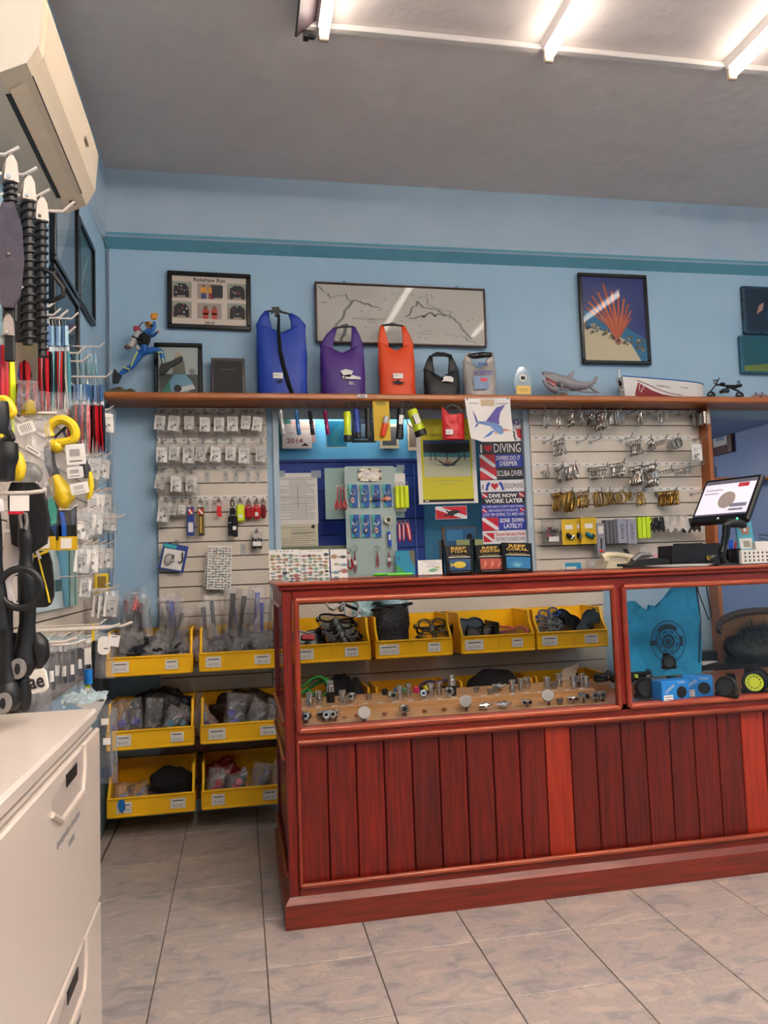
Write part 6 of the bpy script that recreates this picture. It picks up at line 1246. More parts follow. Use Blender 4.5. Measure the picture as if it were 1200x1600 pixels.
gear('snorkel', 'white and black snorkel curving behind the big black ring', 'snorkel', yb+.06, [('white_tube', [(125, 560), (130, 700), (120, 850), (60, 960), (30, 1060), (60, 1200), (110, 1330)], [.017, .02, .021, .018, .017, .017, .015], WHR, 0), ('tip', [(150, 400), (130, 470), (120, 540)], [.010, .013, .015], WHR, 0)])
t, q = gear('mask_ring', 'large black oval ring of a mask hung over the snorkels', 'mask', yb-.02, [('ring', [(245+198*cos(a), 1100+185*sin(a)) for a in [2*pi*k/26 for k in range(27)]], .0072, BLACK, -.035)])
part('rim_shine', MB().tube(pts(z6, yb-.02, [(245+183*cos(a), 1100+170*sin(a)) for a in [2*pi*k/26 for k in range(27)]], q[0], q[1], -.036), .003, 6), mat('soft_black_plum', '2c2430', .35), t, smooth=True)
x, z, w, h = bb(*z6(95, 210), *z6(280, 360), yb-.05)
t, w, h = card('price_card', 'white rounded price card above the grey loop snorkel', 'label', (x, z, w, h), yb-.05); part('red_band', MB().flat(rect(-w*.6, -h*.2, w*.2, -h*.02), -.0013, RED), RED, t)
t = thing('strap_hanger', 'black flat strap hanger on the white hook at the left', 'strap', (Q(z6, 110, 150, yb)[0], yb+.03, Q(z6, 110, 300, yb)[1])); part('panel', MB().prism([(-.012, .03), (-.006, .048), (.04, .048), (.055, .03), (.066, -.03), (.06, -.08), (.03, -.10), (-.005, -.08), (-.012, 0)], -.012, .012), BLKF, t, smooth=True)
lpeg(70, 762, yb-.02, 0, 'thick cream hook in front of the black snorkels', up=.01)
MB.SUB = 1
# fin packs with yellow headers
def finpack(lab, pl_, c1, c2, hx0, hx1, y):
    q = Q(z6, hx0, 640, y); t = thing('fin_pack', lab, 'package', (q[0], y, q[1]), group=None)
    part('backing', MB().prism([(Q(z6, a, b, y)[0]-q[0], Q(z6, a, b, y)[1]-q[1]) for a, b in pl_], 0, .012), BLKG, t)
    m = MB()
    for c_, L_ in c2: m.flat([(Q(z6, a, b, y)[0]-q[0], Q(z6, a, b, y)[1]-q[1]) for a, b in L_], -.0015, c_)
    part('graphic', m, c1, t, kind='stuff')
    a = Q(z6, hx0, 610, y); b = Q(z6, hx1, 735, y); w = b[0]-a[0]; h = a[1]-b[1]
    part('yellow_header', MB().box(((a[0]+b[0])/2-q[0], -.008, (a[1]+b[1])/2-q[1]), (w, .012, h), T=None), mat('yellow_card', '', .5), t)
    part('price_sticker', MB().box(((a[0]+b[0])/2-q[0], -.0148, (a[1]+b[1])/2-q[1]), (w*.5, .001, h*.75)), PAPER, t)
lhk(Q(z6, 640, 330, -.60)[0], -.60, Q(z6, 640, 330, -.6)[1], 'hook behind the blue streaked fin pack'); TE = col('1a9c8c', .35); DB = col('1a5cc0', .35)
finpack('black fin pack with a teal leaf print and yellow label', [(450, 110), (500, 100), (560, 250), (560, 640), (440, 640)], TE, [(TE, [(462, 250), (480, 200), (520, 240), (550, 350), (545, 470), (505, 500), (465, 450)]), (col('1a3c6a'), [(465, 460), (505, 510), (548, 480), (540, 610), (510, 560)])], 335, 540, -.62)
finpack('black fin pack with a bright blue streak and yellow label', [(560, 360), (730, 310), (735, 640), (560, 640)], DB, [(DB, [(575, 360), (620, 380), (640, 500), (640, 625), (600, 625), (590, 480)]), (col('14304a'), [(680, 330), (725, 320), (725, 480), (690, 500)])], 545, 750, -.60)
t = thing('dark_pouch', 'black fin behind the snorkels with a yellow line along it', 'fin', (Q(z6, 420, 1000, -.85)[0], -.85, Q(z6, 420, 1000, -.85)[1])); q = (t.location.x, t.location.z)
part('blade', MB().prism([(Q(z6, a, b, -.85)[0]-q[0], Q(z6, a, b, -.85)[1]-q[1]) for a, b in [(330, 740), (460, 745), (490, 850), (510, 1050), (510, 1180), (480, 1260), (440, 1285), (330, 1290), (300, 1000)]], 0, .015), BLKF, t)
part('yellow_line', MB().tube(pts(z6, -.85, [(365, 780), (420, 1000), (460, 1150), (478, 1240)], q[0], q[1], -.002), .0022, 5), YR, t, smooth=True); part('yellow_line', MB().tube(pts(z6, -.85, [(330, 800), (470, 745)], q[0], q[1], -.004), .0035, 5), YR, t, smooth=True)
part('white_strap', MB().tube(pts(z6, -.85, [(350, 720), (390, 820)], q[0], q[1], -.006), .004, 5), WHR, t, smooth=True)
for i, (x_, y0_, y1_) in enumerate(((320, 720, 870), (430, 40, 610), (385, 60, 260))):
    a = Q(z6, x_, y0_, -.8); b = Q(z6, x_-8, y1_, -.8); solo('hang_strap', MB().box((0, 0, -(a[1]-b[1])/2), (.008, .003, a[1]-b[1]), b=.001), WHR, 'thin white hanging strap behind the black snorkels, %s by length from the shortest' % ORD[(0, 2, 1)[i]], 'strap', (a[0], -.8, a[1]))
blob('dark_pouch', 'big dark neoprene pouch behind the price card', 'bag', (Q(z6, 350, 700, -.9)[0], -.9, Q(z6, 350, 690, -.9)[1]), (.024, .03, .06), BLKF, .15, seed=77)
# ---- clear bags on the far part of the left panel
rowsL = [(640, [(166, .55)], 1), (712, [(148, .35), (163, .8)], 1), (768, [(145, .3), (156, .6), (166, .9)], .9), (790+6, [(128, .0), (140, .2), (151, .45), (163, .8), (171, 1.1)], 1.0), (850, [(130, .0), (142, .22), (154, .5), (167, .85)], 1.05), (900, [(134, .1)], .8)]
k = 0
for r_, (v, L_, sc) in enumerate(rowsL):
    for i, (u, y) in enumerate(L_):
        x, z = P(u, v-2, y); x = max(x, XW+.05); k += 1
        dup(BAGP[k % 4], (x, y, z), (0, RN.uniform(-.1, .1), .7), 'clear bag of small steel parts on the left wall, row %s, %s toward the corner' % (ORD[r_], ORD[i]), 'clear parts bags on the left wall', sc*1.15)
        lhk(x, y, z, 'thin white hook of the small bag, left wall row %s, %s toward the corner' % (ORD[r_], ORD[i]))
for i, (u, v, y) in enumerate(((173, 762, .9), (176, 812, .95), (195, 804, .7), (178, 866, .95), (172, 911, .7))):
    lpeg(u, v, y, 0, 'thin white hook end near the corner on the left wall, %s from the top' % ORD[i], up=.012)
t = thing('yellow_pouch', 'yellow clear fronted pouch hanging low near the wall corner', 'pouch', (P(158, 897, .7)[0], .7, P(158, 897, .7)[1]), (0, 0, .5)); part('pouch', MB().box((0, 0, -.04), (.062, .014, .085), b=.004), YR, t); part('clear_window', MB().box((0, -.009, -.042), (.035, .003, .065), b=.001), mat('amber_film', '8a6a14', .3), t)
for i in range(3): lhk(P(160+i*7, 922, .55)[0], .55+.01*i, P(160, 922, .55)[1]+.005*i, 'hook of the red capped bottle bags by the corner, %s' % ORD[i]); dup(BAGP[i], (P(160+i*7, 922, .55)[0], .55, P(160, 922, .55)[1]), (0, 0, .3*i), 'clear bag with a red capped bottle by the corner, %s in its row' % ORD[i], 'capped bottle bags', 1.3)
# ---- lower hooks and hanging bags
def z7b(x, y): return z7(x, y)
low = [(270, 420, 250, 620, 'dark', -.75), (350, 360, 400, 900, 'paper', -.6), (470, 360, 560, 840, 'dark', -.5), (560, 350, 700, 840, 'dark', -.42), (650, 350, 740, 800, 'dark', -.35), (740, 340, 790, 800, 'dark', -.3)]
for i in range(9):
    u0 = 215+i*68 if i < 8 else 820; yv = -.72+i*.075
    x, z = Q(z7, u0, 345-i*4, yv); hh = (.17, .19, .2, .18, .16, .17, .17, .15, .16)[i]
    t = thing('accessory_bag', 'clear hanging bag with a %s insert in the low left row, %s from the camera' % ('white' if i in (1, 2) else 'black', ORD[i]), 'bag', (x, yv, z), (0, RN.uniform(-.04, .04), .55))
    b = bagmesh(.075, hh, .03, 300+i); b.v = [(p[0], p[1], p[2]-hh) for p in b.v]; part('film', b, FILM, t, smooth=True)
    lhk(x, yv, z, 'cream hook of the low left row, %s from the camera' % ORD[i])
    if i in (1, 2): part('insert', MB().box((0, 0, -hh*.5), (.045, .006, hh*.8), T=Matrix.Rotation(.08, 4, 'Y')), PAPER, t)
    else: part('insert', MB().box((0, 0, -hh*.55), (.05, .012, hh*.55), b=.003), BLKF, t)
    part('price_sticker', MB().box((.01, -.018, -hh*.6), (.012, .001, .03)), PAPER, t); part('hang_tab', MB().box((0, 0, -.012), (.07, .003, .024), b=.001), clear('tape', '', .5), t)
x, z = Q(z7, 825, 420, -.25); t = thing('mesh_brush', 'blue and neon yellow tool in a clear bag in the low left row', 'tool', (x, -.25, z)); part('blue_grip', MB().cyl((0, 0, -.07), (0, 0, -.115), .013), col('1878c8', .35), t, smooth=True); part('neon_handle', MB().box((-.002, 0, -.165), (.014, .008, .10), b=.003).box((-.006, 0, -.21), (.03, .008, .016), b=.003), mat('neon_yellow', '', .4), t); part('tag', MB().box((0, -.004, -.03), (.02, .002, .05)), PAPER, t)
x, z = Q(z7, 905, 380, -.2); t = thing('black_case', 'flat black case hanging beside the blue gripped tool', 'case', (x, -.2, z)); part('case', MB().box((0, 0, -.085), (.028, .02, .18), b=.004), BLKF, t); part('hang_strap', MB().box((-.01, 0, .03), (.008, .003, .06)), YR, t)
lhk(x, -.2, z+.06, 'cream hook holding the flat black case')
x, z = Q(z7, 990, 290, -.45); t = thing('tag_bottle_bag', 'clear bag with a round white tag hanging over the upper left bin', 'bag', (x, -.45, z), (0, .04, 0)); hh = .13
b = bagmesh(.055, hh, .03, 333); b.v = [(p[0], p[1], p[2]-hh) for p in b.v]; part('film', b, FILM, t, smooth=True); part('round_tag', MB().prism(rbox(.034, .052, .014), -.02, -.018, T=Matrix.Translation((0, 0, -.035))), PAPER, t); part('square_tag', MB().box((.03, -.016, -.018), (.028, .001, .032), T=Matrix.Rotation(.15, 4, 'Y')), PAPER, t); part('tag_marks', MB().flat(rect(.0, -.045, .012, -.042), -.0205).flat(rect(.02, -.012, .035, -.010), -.0168), INK, t, kind='stuff')
for i, (u, v, y) in enumerate(((188, 975, -.45), (207, 972, -.35), (133, 1000, -.5), (120, 996, -.62))): lpeg(u, v, y, 0, 'cream wire hook of the low left row, %s counted downward' % ORD[i], up=.01)
t = thing('printed_shirt', 'white folded cloth printed with bold letters behind the oval plates', 'cloth', (Q(z7, 280, 700, -.95)[0], -.95, Q(z7, 280, 760, -.95)[1]), (0, -.15, 0)); part('cloth', MB().prism(rbox(.07, .05, .01), 0, .012), PAPER, t); txt(t, 'wae', 0, -.004, .06, .024, INK, -.001, bold=.03)
for i in range(3):
    x, z = Q(z7, 300+40*i, 760, -.7+.05*i); t = thing('accessory_bag', 'clear bag with violet tinted base just above the white cabinet, %s in its row' % ORD[i], 'bag', (x, -.7+.05*i, z), (0, 0, .3)); b = bagmesh(.06, .10, .03, 350+i); b.v = [(p[0], p[1], p[2]-.1) for p in b.v]; part('film', b, FILM2, t, smooth=True); part('violet_part', MB().box((0, 0, -.085), (.04, .014, .02), b=.003), VI, t)
for i in range(4):
    x, z = Q(z7, 640+60*i, 960, -.55); t = solo('folded_cloth', MB().grid(lambda a, b: ((a-.5)*.05, -.01+.012*nz(a*5, b*5, i), (b-.5)*.03+.008*sin(a*5+i)), 8, 6), col('b4c6cc', .8), 'pale blue folded packet peeking above the white cabinet, %s from the left' % ORD[i], 'packet', (x, -.5+.03*i, z), (-.6, .3*(i-1.5), 0), smooth=2)
t = thing('scribble_card', 'white card with black lettering behind the cabinet corner', 'card', (Q(z7, 830, 900, -.3)[0], -.3, Q(z7, 830, 990, -.3)[1]), (0, .5, 0)); part('card', MB().box((0, 0, .02), (.07, .003, .06)), PAPER, t); part('lettering', MB().tube([(-.03, -.003, .03), (-.022, -.003, .04), (-.015, -.003, .03), (-.006, -.003, .042), (.002, -.003, .03), (.01, -.003, .04), (.02, -.003, .032), (.03, -.003, .038)], .002, 5), INK, t)
x, z = P(168, 1105, -.25); t = thing('long_bag', 'long narrow clear bags hanging past the cabinet in front of the bins', 'bag', (x-.0, -.25, z)); b = bagmesh(.06, .23, .03, 371); b.v = [(p[0], p[1], p[2]-.23) for p in b.v]; part('film', b, FILM, t, smooth=True)
for q in ((-.005, -.04), (-.0, -.10)): part('price_sticker', MB().box((q[0], -.02, q[1]), (.022, .001, .02)), PAPER, t)
part('insert', MB().box((-.005, 0, -.2), (.03, .01, .03), b=.004), col('4a5a9a'), t); part('rods', MB().cyl((.008, 0, -.02), (.012, 0, -.2), .003), mat('clear_grey', '', .3), t)
# ================================================================ WHITE DRAWER CABINET
def cabinet():
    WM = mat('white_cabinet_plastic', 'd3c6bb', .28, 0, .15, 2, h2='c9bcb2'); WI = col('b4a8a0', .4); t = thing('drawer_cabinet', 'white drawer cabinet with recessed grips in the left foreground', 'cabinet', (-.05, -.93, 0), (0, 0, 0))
    D = .325; x0 = -D; L = 1.25; zt = .91       # face at local x=0, far end at local y=0, runs to -y
    part('body', MB().box((-D/2-.004, -L/2, (zt-.04)/2), (D-.01, L, zt-.04), b=.004), WM, t)
    part('top', MB().box((-D/2, -L/2, zt-.015), (D, L+.006, .03), b=.006), WM, t)
    n = 0
    for z0, z1 in ((.50, .868), (.12, .49)):
        dw = part('drawer', MB().box((.0, -L/2+.0, (z0+z1)/2), (.012, L-.01, z1-z0), b=.004), WM, t, 'drawer front facing the room')
        zc_ = z1-.035; yc = -.345
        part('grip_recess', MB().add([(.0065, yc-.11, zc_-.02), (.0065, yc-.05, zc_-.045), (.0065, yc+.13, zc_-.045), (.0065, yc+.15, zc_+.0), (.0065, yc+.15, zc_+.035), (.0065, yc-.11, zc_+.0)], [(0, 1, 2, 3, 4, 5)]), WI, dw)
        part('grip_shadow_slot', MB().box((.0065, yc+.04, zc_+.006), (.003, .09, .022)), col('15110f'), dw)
        part('grip_lip', MB().tube([(.007, yc-.115, zc_-.02), (.008, yc-.05, zc_-.05), (.008, yc+.13, zc_-.05), (.007, yc+.155, zc_-.01), (.007, yc+.155, zc_+.035)], .006, 7), WM, dw, smooth=True)
        m = MB()
        for k in range(15): m.box((.0068, yc-.07+k*.0125, zc_-.085), (.0006, .0085 if k != 8 else .004, .009 if k % 3 else .012))
        for k in range(4): m.box((.0068, yc+.02+k*.0125, zc_-.112), (.0006, .009, .011))
        part('print', m, GREYI, dw, 'faint two line print', kind='stuff')
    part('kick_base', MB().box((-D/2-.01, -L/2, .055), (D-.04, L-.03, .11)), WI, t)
cabinet()
# ================================================================ THINGS ON THE SHELF
SZ = 2.1005; SYY = 1.19
def za(x, y): return 140+x/4, 400+y/4
def zd(x, y): return 380+x/3, 420+y/3
def ze(x, y): return 700+x/2.4, 420+y/2.4
def frame(name, lab, box, y, fm, fw=.022, th=.02, lean=0., rot=0., bg=PAPER, glass=True, cat='picture'):
    x, z, w, h = box; t = thing(name, lab, cat, (x, y, z), (lean, rot, 0))
    for a, b in ((h-fw/2, 1), (fw/2, 0)): part('frame_rail', MB().box((0, 0, a), (w, th, fw), b=.004), fm, t)
    for s in (-1, 1): part('frame_rail', MB().box((s*(w/2-fw/2), 0, h/2), (fw, th, h-2*fw), b=.004), fm, t)
    part('backing', MB().box((0, th*.3, h/2), (w-fw, th*.3, h-fw)), BLACK, t); part('print', MB().flat(rect(-w/2+fw, fw, w/2-fw, h-fw), .0), bg, t)
    if glass: part('glass', MB().box((0, -.004, h/2), (w-2*fw, .002, h-2*fw)), GLASS, t)
    return t, w, h
FB = BLKG
# --- photo collage
t, w, h = frame('photo_collage', 'black framed collage of six snapshots titled Rickshaw Run', bb(*za(483, 105), *za(1005, 460), 1.285), 1.283, FB, .024, rot=radians(.8), bg=col('d8cabc'))
txt(t, 'Rickshaw Run', 0, h*.865, w*.38, h*.07, INK, -.0012, bold=.02); txt(t, '2015', 0, h*.115, w*.12, h*.05, INK, -.0012, bold=.02)
def vehicle(cx, cz, s, m, seed):
    r = random.Random(seed); m.flat(rect(cx-.5*s, cz-.42*s, cx+.5*s, cz+.42*s), -.0006, col('a09080')).flat(rect(cx-.5*s, cz+.15*s, cx+.5*s, cz+.42*s), -.0008, col('9aa08c'))
    m.flat([(cx-.38*s, cz-.3*s), (cx-.35*s, cz+.15*s), (cx-.15*s, cz+.32*s), (cx+.2*s, cz+.3*s), (cx+.36*s, cz+.1*s), (cx+.38*s, cz-.28*s)], -.001, col('1c1a24'))
    for k in range(9): a, b = cx+r.uniform(-.3, .3)*s, cz+r.uniform(-.2, .25)*s; m.flat(rect(a, b, a+.07*s, b+.07*s), -.0013, col(r.choice(['c8c4c8', '8a8494', '3a3848', 'b03828'])))
    for q in (-.28, .28): m.flat(circ(cx+q*s, cz-.3*s, .09*s, 10), -.0014, INK)
m = MB(); s = w*.245
for cx, cz, sd in ((-.335, .68, 1), (.335, .68, 2), (-.335, .33, 3), (.335, .33, 4)): vehicle(w*cx, h*cz, s, m, sd)
def people(cx, cz, s, m, a, b, skin='8a5a44'):
    m.flat(rect(cx-.62*s, cz-.42*s, cx+.62*s, cz+.42*s), -.0006, col('a89890'))
    for i, (q, top, bot) in enumerate(((-.3, a, '3a4a78'), (.1, a, '8a2418')) if b else ((-.2, a, a), (.25, a, a))):
        z = 0 if b else -.1
        m.flat([(cx+(q-.16)*s, cz-.1*s+z*s), (cx+(q-.16)*s, cz+.2*s+z*s), (cx+(q+.16)*s, cz+.2*s+z*s), (cx+(q+.16)*s, cz-.1*s+z*s)], -.001, col(top)).flat(rect(cx+(q-.13)*s, cz-.42*s, cx+(q+.13)*s, cz-.1*s), -.001, col(bot)).flat(circ(cx+q*s, cz+.28*s+z*s, .08*s if b else .12*s, 10), -.0013, col(skin))
people(0, h*.67, s*.95, m, 'e09a28', 1); m.flat(rect(w*.03, h*.56, w*.16, h*.78), -.0014, col('1c1e2c')); people(0, h*.32, s*.95, m, 'c8482c', 0)
part('snapshots', m, INK, t, 'six printed snapshots', kind='stuff')
# --- cave map under glass
DKW = wood('dark_frame_wood', '4a2620', '331812', 'x', rnd=.02)
t, w, h = frame('cave_map', 'wide brown framed cave map with ceiling lamps mirrored in its glass', bb(*zd(335, 82), *zd(1132, 362), 1.285), 1.272, DKW, .011, rot=radians(.5), lean=.0, bg=col('b8b4ac'))
m = MB(); r = random.Random(3)
def river(p, wd, c_, y=-.0012):
    for i in range(len(p)-1):
        a, b = V(p[i]+(0,)), V(p[i+1]+(0,)); d = (b-a); n = V((-d.y, d.x, 0)).normalized()*wd
        m.flat([((a+n).x*w, (a+n).y*h), ((a-n).x*w, (a-n).y*h), ((b-n).x*w, (b-n).y*h), ((b+n).x*w, (b+n).y*h)], y, c_)
GR = col('7e7c78', .8); GR2 = col('6c6a66', .8)
def wob(p0, p1, n, am, sd):
    rr_ = random.Random(sd); return [(p0[0]+(p1[0]-p0[0])*i/n+rr_.uniform(-am, am)*.4, p0[1]+(p1[1]-p0[1])*i/n+rr_.uniform(-am, am)) for i in range(n+1)]
river(wob((-.42, .1), (-.35, .45), 6, .03, 1)+wob((-.34, .5), (-.29, .7), 4, .02, 2)+wob((-.27, .72), (-.14, .62), 5, .03, 3), .008, GR); river(wob((-.47, .95), (-.42, .75), 4, .03, 4)+wob((-.42, .72), (-.33, .8), 4, .03, 5)+wob((-.33, .8), (-.29, .68), 3, .02, 6), .004, GR)
river(wob((-.37, .05), (-.33, .3), 4, .03, 15), .009, GR2)
river(wob((.02, .5), (.1, .7), 5, .04, 7)+wob((.1, .7), (.2, .62), 5, .05, 8)+wob((.2, .62), (.3, .5), 5, .03, 9)+wob((.3, .5), (.4, .15), 6, .02, 10), .006, GR); river(wob((.04, .45), (.16, .5), 6, .05, 11)+wob((.17, .55), (.25, .5), 4, .06, 12), .007, GR2); river(wob((.12, .8), (.3, .55), 8, .06, 13), .003, GR); river(wob((.34, .18), (.44, .06), 4, .03, 14), .004, GR)
for k in range(26): a, b = r.uniform(-.44, .42)*w, r.uniform(.08, .92)*h; m.flat([(a-.008, b), (a, b+.003), (a+.01, b), (a, b-.003)], -.0014, GR)
for a, b, c_, d in ((-.46, .66, .03, .006), (-.2, .4, .05, .004), (-.2, .36, .05, .004), (.12, .2, .05, .003), (.25, .2, .06, .003), (.12, .25, .05, .003)): m.flat(rect(a*w, b*h, (a+c_)*w, (b+d*2)*h), -.0013, GR)
part('cave_passages', m, GR, t, 'grey branching cave passages', kind='stuff'); txt(t, 'NOHOCH NAH CHICH', -.19*w, .42*h, w*.19, h*.035, GR2, -.0015)
for q in (-.33, .33): part('hanger_loop', MB().tube([(q*w+.006*cos(a), .004, h+.005+.006*sin(a)) for a in [2*pi*k/10 for k in range(10)]], .0018, 5, closed=True), BLACK, t)
# --- coral picture
t, w, h = frame('coral_picture', 'black framed picture of an orange coral fan under water', bb(*ze(492, 22), *ze(750, 360), 1.285), 1.278, FB, .022, bg=col('1c2c74', .4))
m = MB(); fw = .022; X = w/2-fw; H0, H1 = fw, h-fw
m.flat([(-X, H0), (X, H0), (X, H0+.13), (X*.2, H0+.22), (-X, H0+.30)], -.0004, col('1a6a94')).flat([(-X, H0), (X*.8, H0), (X*.5, H0+.10), (0, H0+.16), (-X, H0+.20)], -.0006, col('c8ba98'))
r = random.Random(9)
for k in range(60): a = r.uniform(-1, .95)*X; b = H0+.20-(a+X)*.28+r.uniform(-.03, .03); m.flat(circ(a, max(H0+.006, b), r.uniform(.005, .013), 7), -.0008-.00001*k, col(r.choice(['5a5444', '8a7a5c', '3a3a34', 'a89878'])))
part('seabed', m, INK, t, kind='stuff'); m = MB()
for i in range(11):
    a0 = (i-5)*.16; base = (.01, H0+.12); L = (.30-.006*abs(i-4)**1.7) if i != 4 else .34
    tip = (base[0]+sin(a0)*L*.95-.02, base[1]+cos(a0*.8)*L); mid = (base[0]+sin(a0)*L*.32, base[1]+L*.38)
    n = .009
    m.flat([(base[0]-.006, base[1]), (mid[0]-n, mid[1]), (tip[0]-n*.7, tip[1]), (tip[0]+n*.7, tip[1]+.004), (mid[0]+n, mid[1]), (base[0]+.006, base[1])], -.0016-.00002*i, col('c4623c' if i % 2 else 'b0502e'))
part('coral_branches', m, INK, t, 'orange coral branches', kind='stuff'); part('sponge', MB().flat(circ(.015, H0+.115, .022, 14), -.0024, col('a86a5c')).flat(circ(.015, H0+.12, .010, 12), -.0028, col('5a3430')), INK, t)
# --- two small canvases at the right edge
for i, (b_, lb, c_, em) in enumerate(((ze(1102, 70)+(1222, 523), 'dark blue canvas of a swimmer at the right edge of the wall', '0e2438', '14283c'), (ze(1092, 255)+(1222, 585), 'green blue canvas below the swimmer canvas', '12505c', '1a5068'))):
    x, z, w, h = bb(*b_, 1.285); t = thing('canvas_picture', lb, 'picture', (x, 1.283, z), (0, radians(.6), 0)); part('canvas', MB().box((0, 0, h/2), (w, .03, h), b=.005), mat('canvas_edge_%d' % i, em, .5, 0, .4, 40, h2='2a7890'), t)
    m = MB(); m.flat(rect(-w*.44, h*.06, w*.44, h*.94), -.0155, col(c_))
    if i == 0: m.flat([(-w*.2, h*.4), (-w*.12, h*.6), (-w*.0, h*.66), (-w*.04, h*.5)], -.016, col('a88070')).flat([(0, h*.3), (w*.2, h*.35), (w*.1, h*.55)], -.016, col('1c3c5a'))
    else: m.flat([(-w*.44, h*.2), (w*.44, h*.3), (w*.44, h*.06), (-w*.44, h*.06)], -.016, col('6a7a3c')).flat(circ(w*.25, h*.35, .02), -.0165, col('8a4a30'))
    part('painting', m, INK, t, kind='stuff')
# --- framed motorcycle photo and plaque leaning on the shelf
x, z, w, h = bb(*za(400, 535), *za(705, 838), 1.23)
t, w, h = frame('framed_photo', 'black framed photo of a man on a motorcycle behind the diver figurine', (x, SZ, w, z+h-SZ), 1.24, FB, .022, lean=-.06, bg=col('a8b4b0'))
m = MB(); m.flat(rect(-w*.4, h*.09, w*.4, h*.45), -.0005, col('4a4c4a')).flat([(-w*.3, h*.15), (-w*.1, h*.45), (w*.1, h*.5), (w*.3, h*.3), (w*.2, h*.12)], -.001, col('6a9ab0')).flat([(-w*.12, h*.45), (-w*.1, h*.7), (0, h*.82), (w*.12, h*.68), (w*.15, h*.45)], -.0013, col('6a6a60')).flat(circ(0, h*.78, .018), -.0018, col('b0a088')).flat([(-w*.05, h*.12), (w*.35, h*.2), (w*.3, h*.28), (0, h*.22)], -.0016, col('c8ccc8')).flat([(-w*.35, h*.1), (-w*.2, h*.35), (-w*.15, h*.12)], -.0016, col('2c7a60')).flat(circ(-w*.02, h*.2, .02), -.002, INK).flat(circ(w*.28, h*.5, .016), -.002, GREYI)
part('rider', m, INK, t, kind='stuff')
x, z, w, h = bb(*za(760, 632), *za(970, 842), 1.23); t = thing('plaque', 'small dark engraved wooden plaque beside the blue dry bag', 'plaque', (x, 1.24, SZ), (-.06, 0, 0)); h = z+h-SZ
part('board', MB().box((0, 0, h/2), (w, .018, h), b=.003), wood('plaque_wood', '2c1a16', '1a0e0c', 'z', rnd=.02), t); part('plate', MB().box((0, -.0095, h/2), (w*.86, .002, h*.86)), col('100e10', .6), t); m = MB(); m.tube([(w*.28*cos(a), -.011, h*.72+h*.09*sin(a)) for a in [2*pi*k/20 for k in range(20)]], .001, 4, closed=True); part('oval_line', m, col('5a5048'), t)
txt(t, 'Explorer', 0, h*.72, w*.4, h*.06, col('6a6058'), -.0115); part('engraved_lines', lines(w*.6, h, .15, .55, 6, 4, y=-.0112, th=.1), col('3a3430'), t, kind='stuff')
# --- diver figurine (painted statue)
def skin(name, vs, es, rs, m, parent, sub=2, label=None):
    me = bpy.data.meshes.new(name); me.from_pydata([tuple(v) for v in vs], es, []); o = bpy.data.objects.new(name, me); C.objects.link(o); o.parent = parent; me.materials.append(m)
    md = o.modifiers.new('s', 'SKIN'); md.use_smooth_shade = True
    for i, q in enumerate(me.skin_vertices[0].data): rr_ = rs[i]; q.radius = (rr_, rr_) if not isinstance(rr_, tuple) else rr_; q.use_root = (i == 0)
    s_ = o.modifiers.new('u', 'SUBSURF'); s_.levels = sub; s_.render_levels = sub
    if label: o['label'] = label
    return o
x0, _ = P(*za(240, 838), 1.17); Z0 = SZ
def D(x, y, d=0): q = P(*za(x, y), 1.17); return (q[0]-x0, d, q[1]-Z0-.0)
t = thing('diver_figurine', 'painted statue of a striding diver in a blue wetsuit with tank', 'figurine', (x0, 1.17, Z0))
BW_ = col('1f62b0', .45)
vs = [D(335, 590), D(338, 555), D(345, 510), D(358, 480), D(366, 462), D(372, 445), D(318, 612, .012), D(290, 640, .014), D(262, 685, .015), D(215, 712, .016), D(178, 742, .016), D(360, 600, -.012), D(420, 592, -.02), D(452, 604, -.022), D(458, 640, -.022), D(466, 688, -.022), D(372, 488, -.014), D(398, 472, -.02), D(408, 445, -.02), D(406, 415, -.018), D(330, 492, .014), D(350, 500, .03), D(400, 488, .02), D(428, 470, .0)]
es = [(0, 1), (1, 2), (2, 3), (3, 4), (4, 5), (0, 6), (6, 7), (7, 8), (8, 9), (9, 10), (0, 11), (11, 12), (12, 13), (13, 14), (14, 15), (3, 16), (16, 17), (17, 18), (18, 19), (3, 20), (20, 21), (21, 22), (22, 23)]
rs = [.019, .018, .022, .017, .009, .012, .019, .018, .015, .014, .010, .018, .017, .014, .013, .009, .011, .011, .010, .008, .011, .010, .009, .006]
skin('body', vs, es, rs, BW_, t, label='figure in blue wetsuit')
hd = part('head', MB().sph(D(374, 436), (.017, .017, .02)), col('c08a60'), t, smooth=True); part('mask', MB().box(D(384, 438), (.02, .03, .014), b=.004), BLKG, t); part('hood', MB().sph(D(369, 428), (.018, .019, .016)), col('c87a20'), t, smooth=True); part('face_mouthpiece', MB().box(D(388, 455), (.014, .016, .010), b=.003), BLACK, t); part('nose', MB().sph(D(389, 446), .004), col('c08a60'), t)
part('glove', MB().box(D(404, 385, -.016), (.032, .018, .034), b=.007).box(D(420, 372, -.016), (.016, .010, .012), b=.003), col('e0962a'), t, 'yellow gloved fist held high')
part('hand', MB().sph(D(432, 470), (.010, .008, .007)).tube([D(432, 470), D(442, 478)], .003, 5), col('c8a080'), t, smooth=True, kind='stuff')
part('air_tank', MB().cyl(D(300, 480, .02), D(250, 560, .02), .018).sph(D(300, 478, .02), .018), col('b8b4b0', .3), t, 'grey air tank', smooth=True); part('tank_cap', MB().sph(D(235, 562, .02), (.018, .016, .013)), col('6a5c54'), t, smooth=True); part('tank_valve', MB().box(D(292, 448, .02), (.034, .026, .026), b=.006), col('a83448'), t, 'red valve'); part('tank_band', MB().cyl(D(285, 503, .02), D(279, 512, .02), .0195), BLACK, t)
